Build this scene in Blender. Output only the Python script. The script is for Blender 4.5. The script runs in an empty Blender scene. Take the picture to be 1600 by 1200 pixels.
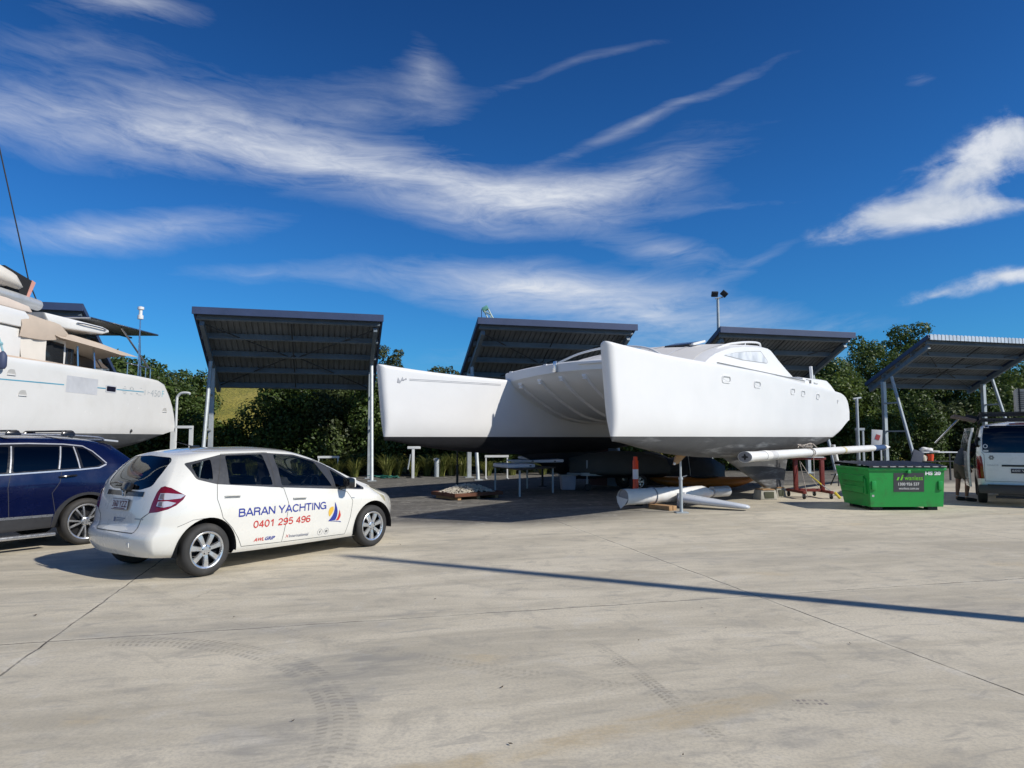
import bpy, bmesh, math, random
import numpy as np
from mathutils import Vector, Matrix, Euler
from mathutils.bvhtree import BVHTree
from math import sin, cos, tan, pi, radians as R, sqrt, hypot, atan2

scene = bpy.context.scene
COL = scene.collection
random.seed(7)

# ------------------------------------------------------------------ helpers
def link(o, parent=None):
    COL.objects.link(o)
    if parent is not None:
        o.parent = parent
    return o

def tag(o, label=None, cat=None, group=None, kind=None):
    if label: o['label'] = label
    if cat: o['category'] = cat
    if group: o['group'] = group
    if kind: o['kind'] = kind
    return o

def thing(name, label, cat, loc=(0, 0, 0), rz=0.0, group=None):
    o = bpy.data.objects.new(name, None)
    o.empty_display_size = 0.2
    link(o)
    o.location = loc
    o.rotation_euler = (0, 0, rz)
    return tag(o, label, cat, group)

def copy_tree(o, parent=None):
    c = o.copy()
    link(c)
    c.parent = parent
    for ch in list(o.children):
        copy_tree(ch, c)
    return c

def mesh_obj(name, verts, faces, material, parent=None, smooth=True, angle=40):
    me = bpy.data.meshes.new(name)
    me.from_pydata(verts, [], faces)
    me.update()
    return finish(name, me, material, parent, smooth, angle)

def finish(name, me, material, parent=None, smooth=True, angle=40):
    mats = material if isinstance(material, (list, tuple)) else [material]
    for m in mats:
        me.materials.append(m)
    if smooth:
        me.polygons.foreach_set('use_smooth', [True] * len(me.polygons))
        if angle is not None and angle < 180:
            me.set_sharp_from_angle(angle=R(angle))
    o = bpy.data.objects.new(name, me)
    link(o, parent)
    return o

class MB:
    """collects shapes; build() links them as one mesh object"""
    def __init__(s):
        s.bm = bmesh.new()
        s.mi = 0
    def _f(s, vs):
        try:
            f = s.bm.faces.new(vs)
            f.material_index = s.mi
            return f
        except ValueError:
            return None
    def box(s, c, d, rot=None, bevel=0.0, taper=1.0):
        hx, hy, hz = d[0] / 2, d[1] / 2, d[2] / 2
        M = Matrix.Translation(c)
        if rot is not None:
            M = M @ (rot.to_matrix().to_4x4() if isinstance(rot, Euler) else rot)
        vs = []
        for z in (-hz, hz):
            k = taper if z > 0 else 1
            for x, y in ((-hx, -hy), (hx, -hy), (hx, hy), (-hx, hy)):
                vs.append(s.bm.verts.new(M @ Vector((x * k, y * k, z))))
        fs = [s._f([vs[i] for i in q]) for q in ((3, 2, 1, 0), (4, 5, 6, 7), (0, 1, 5, 4), (1, 2, 6, 5), (2, 3, 7, 6), (3, 0, 4, 7))]
        if bevel > 0:
            es = set()
            for f in fs:
                es.update(f.edges)
            r = bmesh.ops.bevel(s.bm, geom=list(es), offset=bevel, segments=2, affect='EDGES', profile=0.6)
            for f in r['faces']:
                f.material_index = s.mi
        return s
    def cyl(s, p0, p1, r0, r1=None, n=12, caps=True):
        if r1 is None: r1 = r0
        return s.tube([p0, p1], [r0, r1], n, caps)
    def tube(s, path, r, n=10, caps=True, squash=1.0):
        path = [Vector(p) for p in path]
        rs = r if isinstance(r, (list, tuple)) else [r] * len(path)
        rings = []
        up0 = None
        for i, p in enumerate(path):
            if i == 0: t = path[1] - path[0]
            elif i == len(path) - 1: t = path[-1] - path[-2]
            else: t = (path[i + 1] - path[i]).normalized() + (path[i] - path[i - 1]).normalized()
            if t.length < 1e-9: t = Vector((0, 0, 1))
            t.normalize()
            if up0 is None:
                up0 = Vector((0, 0, 1)) if abs(t.z) < 0.9 else Vector((1, 0, 0))
            a = t.cross(up0)
            if a.length < 1e-6: a = t.cross(Vector((0, 1, 0)))
            a.normalize()
            b = a.cross(t).normalized()
            up0 = b
            rings.append([p + (a * cos(2 * pi * k / n) + b * sin(2 * pi * k / n) * squash) * rs[i] for k in range(n)])
        return s.loft(rings, True, caps)
    def loft(s, rings, closed=True, caps=False):
        vr = [[s.bm.verts.new(p) for p in rg] for rg in rings]
        n = len(vr[0])
        for a, b in zip(vr[:-1], vr[1:]):
            for k in range(n if closed else n - 1):
                k2 = (k + 1) % n
                s._f([a[k], a[k2], b[k2], b[k]])
        if caps:
            s._f(list(reversed(vr[0])))
            s._f(vr[-1])
        return s
    def prism(s, poly, ext):
        """poly: list of 3D points (planar), ext: extrude vector"""
        e = Vector(ext)
        a = [s.bm.verts.new(Vector(p)) for p in poly]
        b = [s.bm.verts.new(Vector(p) + e) for p in poly]
        n = len(a)
        s._f(list(reversed(a)))
        s._f(b)
        for k in range(n):
            k2 = (k + 1) % n
            s._f([a[k], a[k2], b[k2], b[k]])
        return s
    def lathe(s, prof, n=24, M=None, closed_ends=True):
        """prof: list of (r, h) about the local z axis"""
        M = M or Matrix.Identity(4)
        rings = [[M @ Vector((r * cos(2 * pi * k / n), r * sin(2 * pi * k / n), h)) for k in range(n)] for r, h in prof]
        return s.loft(rings, True, closed_ends)
    def ball(s, c, r, n=12, squash=(1, 1, 1)):
        M = Matrix.Translation(c) @ Matrix.Diagonal((squash[0], squash[1], squash[2], 1))
        m = n // 2
        prof = [(max(r * sin(pi * i / m), 1e-4), -r * cos(pi * i / m)) for i in range(m + 1)]
        return s.lathe(prof, n, M, True)
    def quad(s, a, b, c, d):
        s._f([s.bm.verts.new(Vector(p)) for p in (a, b, c, d)])
        return s
    def poly(s, pts):
        s._f([s.bm.verts.new(Vector(p)) for p in pts])
        return s
    def build(s, name, material, parent=None, smooth=True, angle=35, loc=None, fixn=True):
        if fixn:
            bmesh.ops.recalc_face_normals(s.bm, faces=s.bm.faces[:])
        me = bpy.data.meshes.new(name)
        s.bm.to_mesh(me)
        s.bm.free()
        o = finish(name, me, material, parent, smooth, angle)
        if loc is not None: o.location = loc
        return o

def lerp(a, b, t): return a + (b - a) * t
def clamp(x, a=0.0, b=1.0): return max(a, min(b, x))
def sstep(a, b, x):
    t = clamp((x - a) / (b - a)); return t * t * (3 - 2 * t)

def spline(pts):
    """monotone-ish cubic interpolation through (x, y) points -> function"""
    xs = [p[0] for p in pts]; ys = [p[1] for p in pts]
    n = len(xs)
    d = [(ys[i + 1] - ys[i]) / (xs[i + 1] - xs[i]) for i in range(n - 1)]
    m = [0.0] * n
    m[0] = d[0]; m[-1] = d[-1]
    for i in range(1, n - 1):
        if d[i - 1] * d[i] <= 0: m[i] = 0.0
        else:
            w1 = 2 * (xs[i + 1] - xs[i]) + (xs[i] - xs[i - 1]); w2 = (xs[i + 1] - xs[i]) + 2 * (xs[i] - xs[i - 1])
            m[i] = (w1 + w2) / (w1 / d[i - 1] + w2 / d[i])
    def f(x):
        if x <= xs[0]: return ys[0]
        if x >= xs[-1]: return ys[-1]
        i = 0
        while x > xs[i + 1]: i += 1
        h = xs[i + 1] - xs[i]; t = (x - xs[i]) / h
        return ((2 * t**3 - 3 * t * t + 1) * ys[i] + (t**3 - 2 * t * t + t) * h * m[i] + (-2 * t**3 + 3 * t * t) * ys[i + 1] + (t**3 - t * t) * h * m[i + 1])
    return f

def catmull(pts, n=6, closed=False):
    """smooth curve through points (any dimension tuples)"""
    P = [Vector(p) for p in pts]
    out = []
    N = len(P)
    rng = range(N if closed else N - 1)
    for i in rng:
        p1, p2 = P[i], P[(i + 1) % N]
        p0 = P[i - 1] if (closed or i > 0) else p1 * 2 - p2
        p3 = P[(i + 2) % N] if (closed or i + 2 < N) else p2 * 2 - p1
        for k in range(n):
            t = k / n
            out.append(0.5 * ((2 * p1) + (p2 - p0) * t + (2 * p0 - 5 * p1 + 4 * p2 - p3) * t * t + (3 * p1 - p0 - 3 * p2 + p3) * t**3))
    if not closed: out.append(P[-1].copy())
    return out

# ------------------------------------------------------------------ node helpers
class NT:
    def __init__(s, tree):
        s.t = tree; s.n = tree.nodes; s.l = tree.links
    def node(s, typ, **kw):
        nd = s.n.new(typ)
        for k, v in kw.items(): setattr(nd, k, v)
        return nd
    def put(s, sock, v):
        if isinstance(v, bpy.types.NodeSocket): s.l.new(v, sock)
        elif v is not None:
            if sock.type == 'RGBA' and isinstance(v, (tuple, list)) and len(v) == 3: v = (*v, 1)
            sock.default_value = v
    def m(s, op, a, b=None, c=None, cl=False):
        nd = s.node('ShaderNodeMath', operation=op, use_clamp=cl)
        s.put(nd.inputs[0], a)
        if b is not None: s.put(nd.inputs[1], b)
        if c is not None: s.put(nd.inputs[2], c)
        return nd.outputs[0]
    def add(s, a, b): return s.m('ADD', a, b)
    def sub(s, a, b): return s.m('SUBTRACT', a, b)
    def mul(s, a, b): return s.m('MULTIPLY', a, b)
    def div(s, a, b): return s.m('DIVIDE', a, b)
    def mad(s, a, b, c): return s.m('MULTIPLY_ADD', a, b, c)
    def step(s, x, a, b, lo=0.0, hi=1.0, smooth=True):
        nd = s.node('ShaderNodeMapRange', interpolation_type='SMOOTHSTEP' if smooth else 'LINEAR')
        for k, v in zip(range(5), (x, a, b, lo, hi)): s.put(nd.inputs[k], v)
        return nd.outputs[0]
    def xyz(s, v):
        nd = s.node('ShaderNodeSeparateXYZ'); s.put(nd.inputs[0], v); return nd.outputs
    def vec(s, x, y, z=0.0):
        nd = s.node('ShaderNodeCombineXYZ')
        for k, v in enumerate((x, y, z)): s.put(nd.inputs[k], v)
        return nd.outputs[0]
    def noise(s, v, scale, detail=4, rough=0.55, dist=0.0, dim='3D', out=0):
        nd = s.node('ShaderNodeTexNoise', noise_dimensions=dim)
        s.put(nd.inputs['Vector'], v)
        s.put(nd.inputs['Scale'], scale); s.put(nd.inputs['Detail'], detail); s.put(nd.inputs['Roughness'], rough); s.put(nd.inputs['Distortion'], dist)
        return nd.outputs[out]
    def voro(s, v, scale, feature='F1', out=0, rnd=1.0):
        nd = s.node('ShaderNodeTexVoronoi', feature=feature)
        s.put(nd.inputs['Vector'], v); s.put(nd.inputs['Scale'], scale); s.put(nd.inputs['Randomness'], rnd)
        return nd.outputs[out]
    def mix(s, f, a, b, mode='MIX'):
        nd = s.node('ShaderNodeMix', data_type='RGBA', blend_type=mode)
        s.put(nd.inputs[0], f); s.put(nd.inputs[6], a); s.put(nd.inputs[7], b)
        return nd.outputs[2]
    def ramp(s, f, stops, interp='LINEAR'):
        nd = s.node('ShaderNodeValToRGB'); cr = nd.color_ramp; cr.interpolation = interp
        while len(cr.elements) < len(stops): cr.elements.new(0.5)
        for e, (p, c) in zip(cr.elements, stops):
            e.position = p; e.color = (*c, 1) if len(c) == 3 else c
        s.put(nd.inputs[0], f)
        return nd.outputs[0]
    def bump(s, h, strength=0.3, dist=0.01, normal=None):
        nd = s.node('ShaderNodeBump'); s.put(nd.inputs['Height'], h)
        nd.inputs['Strength'].default_value = strength; nd.inputs['Distance'].default_value = dist
        if normal is not None: s.put(nd.inputs['Normal'], normal)
        return nd.outputs[0]
    def coord(s, kind='Object'):
        return s.node('ShaderNodeTexCoord').outputs[kind]

MATS = {}
def new_mat(name):
    m = bpy.data.materials.new(name); m.use_nodes = True
    nt = NT(m.node_tree)
    b = m.node_tree.nodes['Principled BSDF']
    return m, nt, b

def mat(name, col, rough=0.5, metal=0.0, var=0.12, vscale=3.0, bump=0.0, bscale=60.0, coat=0.0, spec=0.5, dirt=0.0, dirtcol=(0.12, 0.1, 0.08), dscale=1.3):
    """principled paint / metal / plastic with slight procedural variation and optional dirt blotches"""
    if name in MATS: return MATS[name]
    m, nt, b = new_mat(name)
    P = nt.coord('Object')
    n = nt.noise(P, vscale, 5, 0.6)
    lo = tuple(c * (1 - var) for c in col); hi = tuple(min(1, c * (1 + var * 0.6)) for c in col)
    c = nt.ramp(n, [(0.3, lo), (0.7, hi)])
    if dirt > 0:
        d = nt.noise(P, dscale, 8, 0.65, 0.4)
        c = nt.mix(nt.mul(nt.step(d, 0.5, 0.75), dirt), c, dirtcol)
    nt.put(b.inputs['Base Color'], c)
    r = nt.noise(P, vscale * 4, 3)
    nt.put(b.inputs['Roughness'], nt.step(r, 0.2, 0.8, max(0.02, rough - 0.08), min(1, rough + 0.08), False))
    b.inputs['Metallic'].default_value = metal
    b.inputs['Specular IOR Level'].default_value = spec
    if coat > 0:
        b.inputs['Coat Weight'].default_value = coat; b.inputs['Coat Roughness'].default_value = 0.04
    if bump > 0:
        nt.put(b.inputs['Normal'], nt.bump(nt.noise(P, bscale, 4, 0.6), bump, 0.01))
    MATS[name] = m
    return m

def glass_mat(name, tint=(0.25, 0.3, 0.3), refl=1.0, rough=0.01):
    """thin window pane: tinted see-through plus fresnel reflection"""
    if name in MATS: return MATS[name]
    m, nt, b = new_mat(name)
    m.node_tree.nodes.remove(b)
    tr = nt.node('ShaderNodeBsdfTransparent'); nt.put(tr.inputs[0], tint)
    gl = nt.node('ShaderNodeBsdfGlossy'); gl.inputs['Roughness'].default_value = rough
    nt.put(gl.inputs[0], (0.9, 0.95, 1.0))
    fr = nt.node('ShaderNodeFresnel'); fr.inputs[0].default_value = 1.5
    mx = nt.node('ShaderNodeMixShader')
    nt.put(mx.inputs[0], nt.mul(fr.outputs[0], refl)); nt.l.new(tr.outputs[0], mx.inputs[1]); nt.l.new(gl.outputs[0], mx.inputs[2])
    nt.l.new(mx.outputs[0], m.node_tree.nodes['Material Output'].inputs[0])
    MATS[name] = m
    return m

# ------------------------------------------------------------------ lettering
def text_polys(body, size=1.0, bold=0.0, shear=0.0, spacing=1.0):
    """outline font -> (verts2d, faces), origin at lower-left of the first letter"""
    cu = bpy.data.curves.new('lettering', 'FONT')
    cu.body = body; cu.size = size; cu.offset = bold; cu.shear = shear; cu.space_character = spacing
    cu.resolution_u = 3
    o = bpy.data.objects.new('lettering', cu)
    COL.objects.link(o)
    dg = bpy.context.evaluated_depsgraph_get()
    me = o.evaluated_get(dg).to_mesh()
    vs = [(v.co.x, v.co.y) for v in me.vertices]
    fs = [tuple(p.vertices) for p in me.polygons]
    o.evaluated_get(dg).to_mesh_clear()
    bpy.data.objects.remove(o); bpy.data.curves.remove(cu)
    return vs, fs

def fit_text(body, w, h, bold=0.0, shear=0.0):
    """lettering scaled to fill a w x h box"""
    vs, fs = text_polys(body, 1.0, bold, shear)
    x0 = min(v[0] for v in vs); x1 = max(v[0] for v in vs); y0 = min(v[1] for v in vs); y1 = max(v[1] for v in vs)
    return [((v[0] - x0) / (x1 - x0) * w, (v[1] - y0) / (y1 - y0) * h) for v in vs], fs

def text_on(name, body, mapf, w, h, material, parent, bold=0.0, shear=0.0):
    vs, fs = fit_text(body, w, h, bold, shear)
    words = body.split(' ')
    if len(words) > 1:                 # one mesh per word
        spans = sorted((min(vs[i][0] for i in f), max(vs[i][0] for i in f)) for f in fs)
        gaps, hi = [], spans[0][1]
        for s0, s1 in spans:
            if s0 > hi: gaps.append((s0 - hi, (s0 + hi) / 2))
            hi = max(hi, s1)
        cuts = sorted(g[1] for g in sorted(gaps)[::-1][:len(words) - 1])
        o = None
        for k in range(len(words)):
            lo_, hi_ = ([-9e9] + cuts)[k], (cuts + [9e9])[k]
            sub = [f for f in fs if lo_ < sum(vs[i][0] for i in f) / len(f) < hi_]
            ids = sorted({i for f in sub for i in f}); mp = {i: j for j, i in enumerate(ids)}
            o = mesh_obj(name, [mapf(*vs[i]) for i in ids], [tuple(mp[i] for i in f) for f in sub], material, parent, smooth=False)
        return o
    return mesh_obj(name, [mapf(x, y) for x, y in vs], fs, material, parent, smooth=False)

# plain sans-serif capitals and figures drawn as strokes (x, y) in a cap-height-1 box
def arc(cx, cy, rx, ry, a0, a1, n=14):
    return [(cx + rx * cos(R(lerp(a0, a1, i / n))), cy + ry * sin(R(lerp(a0, a1, i / n)))) for i in range(n + 1)]
GLYPH = {
 'A': (.90, [[(.06, 0), (.45, .99)], [(.84, 0), (.45, .99)], [(.20, .32), (.70, .32)]]),
 'B': (.80, [[(.10, 0), (.10, 1)], [(.10, .935), (.44, .935)] + arc(.46, .735, .20, .20, 90, -90) + [(.10, .535)], [(.10, .535), (.48, .535)] + arc(.50, .30, .22, .235, 90, -90) + [(.10, .065)]]),
 'R': (.83, [[(.10, 0), (.10, 1)], [(.10, .935), (.48, .935)] + arc(.50, .72, .215, .215, 90, -90) + [(.10, .505)], [(.46, .505), (.60, .47), (.66, .36), (.68, .12), (.73, 0)]]),
 'N': (.86, [[(.10, 0), (.10, 1)], [(.76, 0), (.76, 1)], [(.10, .97), (.76, .03)]]),
 'Y': (.84, [[(.05, 1), (.42, .42)], [(.79, 1), (.42, .42)], [(.42, .46), (.42, 0)]]),
 'C': (.88, [arc(.46, .5, .375, .445, 38, 322, 24)]),
 'H': (.86, [[(.10, 0), (.10, 1)], [(.76, 0), (.76, 1)], [(.10, .53), (.76, .53)]]),
 'T': (.76, [[(.02, .935), (.74, .935)], [(.38, .93), (.38, 0)]]),
 'I': (.32, [[(.16, 0), (.16, 1)]]),
 'G': (.93, [arc(.47, .5, .39, .445, 42, 340, 24), [(.50, .46), (.84, .46)], [(.80, .46), (.82, 0)]]),
 '0': (.70, [arc(.35, .5, .255, .445, 0, 360, 28)]),
 '1': (.70, [[(.14, .74), (.30, .79), (.40, .98)], [(.41, 1), (.41, 0)]]),
 '2': (.70, [arc(.35, .70, .245, .24, 165, -20, 14) + [(.50, .47), (.22, .26), (.11, .065)], [(.06, .065), (.62, .065)]]),
 '4': (.70, [[(.47, 0), (.47, .97)], [(.47, .96), (.07, .30)], [(.05, .29), (.66, .29)]]),
 '5': (.70, [[(.58, .935), (.20, .935), (.13, .50)], [(.13, .50)] + arc(.34, .33, .26, .27, 130, -150, 18)]),
 '6': (.70, [arc(.35, .31, .25, .25, 0, 360, 24), arc(.40, .50, .31, .445, 50, 205, 16)]),
 '9': (.70, [arc(.35, .69, .25, .25, 0, 360, 24), arc(.30, .50, .31, .445, 25, -130, 16)]),
}
def stroke_words(name, body, mapf, width, h, sw, material, parent):
    """mapf(x, y, lift) -> 3D; one mesh per word; strokes lifted by hair's breadths so they never share a plane"""
    adv, x = [], 0.0
    for ch in body:
        w_ = .36 if ch == ' ' else GLYPH[ch][0]; adv.append((ch, x, w_)); x += w_
    kx = width / x; out = []; mb = None; lift = 0
    for ch, x0, w_ in adv + [(' ', 0, 0)]:
        if ch == ' ':
            if mb is not None: out.append(mb.build(name, material, parent, smooth=False))
            mb = None; continue
        if mb is None: mb = MB()
        for st in GLYPH[ch][1]:
            lift = (lift + 1) % 4
            P = [Vector(((x0 + px) * kx, py * h)) for px, py in st]
            closed = (P[0] - P[-1]).length < 1e-5
            if closed: P = P[:-1]
            L, Rr = [], []; n = len(P)
            for i in range(n):
                p0 = P[i - 1] if (i > 0 or closed) else None; p1 = P[(i + 1) % n] if (i < n - 1 or closed) else None
                d0 = (P[i] - p0).normalized() if p0 is not None else None; d1 = (p1 - P[i]).normalized() if p1 is not None else None
                if d0 is None: d0 = d1
                if d1 is None: d1 = d0
                n0 = Vector((-d0.y, d0.x)); n1 = Vector((-d1.y, d1.x)); m_ = (n0 + n1); m_.normalize(); k = 1 / max(.6, m_.dot(n0))
                q = m_ * sw / 2 * k; L.append(mapf(P[i].x + q.x, P[i].y + q.y, lift * .0003)); Rr.append(mapf(P[i].x - q.x, P[i].y - q.y, lift * .0003))
            mb.loft([L, Rr], closed)
    return out
# ------------------------------------------------------------------ camera
FPX, HC, PITCH = 1080.0, 1.6, math.atan(84 / 1080.0)
cam_d = bpy.data.cameras.new('camera')
cam = bpy.data.objects.new('camera', cam_d); link(cam)
cam.location = (0, 0, HC)
cam.rotation_euler = (pi / 2 + PITCH, 0, 0)
cam_d.sensor_width = 36; cam_d.lens = 36 * FPX / 1600
cam_d.clip_end = 6000; cam_d.clip_start = 0.05
scene.camera = cam

# ------------------------------------------------------------------ sun and sky
SUN_AZ = Vector((0.898, -0.44)).normalized()     # horizontal direction towards the sun
SUN_EL = R(37)
SUNV = Vector((SUN_AZ.x * cos(SUN_EL), SUN_AZ.y * cos(SUN_EL), sin(SUN_EL)))
sd = bpy.data.lights.new('sun', 'SUN'); sd.energy = 4.4; sd.angle = R(0.9); sd.color = (1.0, 0.945, 0.85)
sun = bpy.data.objects.new('sun', sd); link(sun)
sun.rotation_euler = SUNV.to_track_quat('Z', 'Y').to_euler()
sun.location = (20, -10, 30)

w = bpy.data.worlds.new('World'); scene.world = w; w.use_nodes = True
nt = NT(w.node_tree)
for nd in list(nt.n): nt.n.remove(nd)
sky = nt.node('ShaderNodeTexSky', sky_type='NISHITA', sun_disc=False)
sky.sun_elevation = SUN_EL
sky.sun_rotation = atan2(SUN_AZ.x, SUN_AZ.y)
sky.altitude = 0; sky.air_density = 1.0; sky.dust_density = 0.4; sky.ozone_density = 3.0
D = nt.coord('Generated')
dx, dy, dz = nt.xyz(D)
front = nt.step(dy, 0.05, 0.25)
sdy = nt.m('MAXIMUM', dy, 0.05)
u = nt.div(dx, sdy); v = nt.div(dz, sdy)
q = nt.sub(v, nt.mul(nt.mul(u, u), 0.24))
def photo_dir(px, py):                            # direction of a sky point seen by the camera, as (x/y, z/y)
    a = (px - 800) / FPX; b = -(py - 600) / FPX
    Y = cos(PITCH) - b * sin(PITCH); Z = sin(PITCH) + b * cos(PITCH)
    return a / Y, Z / Y
warp = nt.noise(nt.vec(nt.mul(u, 2.2), nt.mul(v, 2.8)), 1.0, 3, 0.5, 0, '3D', 1)
wx, wy, wz = nt.xyz(warp)
uw = nt.mad(nt.sub(wx, 0.5), 0.16, u); vw = nt.mad(nt.sub(wy, 0.5), 0.10, v); qw = nt.mad(nt.sub(wy, 0.5), 0.10, q)
nz1 = nt.noise(nt.vec(nt.mul(uw, 2.6), nt.mul(qw, 13.0)), 1.0, 6, 0.62, 0.35)      # streaky cirrus
nz2 = nt.noise(nt.vec(nt.mul(uw, 7.0), nt.mul(vw, 10.0), 4.0), 1.0, 6, 0.6, 0.3)   # puffs
nz3 = nt.noise(nt.vec(nt.mul(uw, 11.0), nt.mul(qw, 46.0), 9.0), 1.0, 5, 0.68, 0.8)  # fine fibres
UVW = nt.vec(uw, vw, 0.0)
def streak(px, py, hl, hw, ang, wgt):
    u0, v0 = photo_dir(px, py)
    mp = nt.node('ShaderNodeMapping', vector_type='TEXTURE')
    nt.l.new(UVW, mp.inputs[0])
    mp.inputs['Location'].default_value = (u0, v0, 0); mp.inputs['Rotation'].default_value = (0, 0, R(ang)); mp.inputs['Scale'].default_value = (2.0 * hl / FPX, 2.0 * hw / FPX, 1)
    gr = nt.node('ShaderNodeTexGradient', gradient_type='QUADRATIC_SPHERE'); nt.l.new(mp.outputs[0], gr.inputs[0])
    return gr.outputs['Fac'], wgt
CIRRUS = [(250, 225, 420, 52, -9, 1.0), (640, 285, 300, 42, -13, 0.85), (860, 318, 210, 36, 3, 0.95), (1010, 285, 130, 24, 18, 0.7),
          (250, 165, 430, 75, -6, 0.26), (560, 170, 240, 75, 8, 0.26), (190, 5, 120, 30, -8, 0.8), (1030, 175, 250, 13, 27, 0.42), (930, 88, 190, 12, 18, 0.25),
          (665, 110, 40, 90, 20, 0.38), (190, 362, 230, 30, 0, 0.85), (820, 445, 240, 34, -4, 1.05), (1020, 490, 260, 52, -5, 0.85),
          (1050, 395, 100, 22, -10, 0.6), (430, 432, 190, 18, -3, 0.3), (1190, 405, 120, 12, 22, 0.32), (1420, 125, 50, 20, 15, 0.28), (900, 555, 500, 30, 0, 0.25),
          (1150, 330, 200, 10, 5, 0.22), (1300, 500, 200, 20, 3, 0.2), (100, 80, 260, 70, -5, 0.22), (1020, 260, 260, 70, 20, 0.22)]
CUMUL = [(1490, 285, 175, 52, 26, 1.25), (1420, 345, 150, 24, 10, 0.95), (1590, 200, 90, 50, 22, 0.9), (1560, 440, 95, 22, 4, 1.1), (1460, 468, 70, 16, 4, 0.95),
         (1600, 320, 130, 22, 8, 0.7), (150, 345, 110, 11, 0, 0.5), (330, 352, 60, 9, -3, 0.4), (700, 425, 90, 13, -6, 0.45), (1130, 398, 22, 16, 20, 0.3)]
acc = None
for sargs in CIRRUS:
    g, wg = streak(*sargs); acc = nt.mad(g, wg, acc if acc is not None else 0.0)
nc1 = nt.step(nz1, 0.33, 0.69, 0.0, 1.0, False); nc3 = nt.step(nz3, 0.30, 0.70, -0.5, 0.5, False)
dens1 = nt.mul(acc, nt.mad(nc1, 0.72, nt.mad(nc3, 0.42, 0.34)))
dens1 = nt.step(dens1, 0.08, 1.12, 0.0, 0.92, False)
acc = None
for sargs in CUMUL:
    g, wg = streak(*sargs); acc = nt.mad(g, wg, acc if acc is not None else 0.0)
d2 = nt.add(acc, nt.mul(nt.sub(nz2, 0.5), nt.m('MINIMUM', nt.mul(acc, 3.6), 2.2)))
d2 = nt.add(d2, nt.mul(nt.sub(nz3, 0.5), nt.m('MINIMUM', acc, 0.5)))
dens2 = nt.step(d2, 0.28, 1.15, 0.0, 0.94)
# the rest of the sky, outside the photograph: scattered thin cloud
back = nt.mul(nt.step(nt.noise(nt.vec(nt.mul(dx, 2.0), nt.mul(dy, 2.0), nt.mul(dz, 5.0)), 1.3, 4, 0.6, 0.4), 0.5, 0.8, 0.0, 0.35), nt.sub(1.0, front))
cl = nt.m('MAXIMUM', nt.mul(nt.m('MAXIMUM', dens1, dens2), front), back)
cl = nt.mul(cl, nt.step(dz, -0.02, 0.05))
skyc = nt.mix(1.0, sky.outputs[0], nt.ramp(nt.m('MAXIMUM', dz, 0.0), [(0.0, (0.40, 0.74, 1.12)), (0.12, (0.22, 0.76, 1.24)), (0.3, (0.185, 0.655, 1.19)), (0.6, (0.12, 0.42, 0.85)), (0.9, (0.08, 0.28, 0.6))]), 'MULTIPLY')
# clouds: white, a little greyer where the cumulus is thick underneath
ccol = nt.mix(nt.mul(dens2, nt.step(nz2, 0.62, 0.40)), (8.3, 8.7, 9.4), (6.4, 7.0, 8.0))
out = nt.mix(cl, skyc, ccol)
bg = nt.node('ShaderNodeBackground'); nt.put(bg.inputs[0], out); bg.inputs[1].default_value = 0.091
nt.l.new(bg.outputs[0], nt.node('ShaderNodeOutputWorld').inputs[0])
w.cycles.sampling_method = 'MANUAL'; w.cycles.sample_map_resolution = 512

vs_ = scene.view_settings
vs_.view_transform = 'Standard'; vs_.look = 'None'; vs_.gamma = 1; vs_.exposure = 0.0
scene.cycles.max_bounces = 6; scene.cycles.transparent_max_bounces = 16

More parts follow.
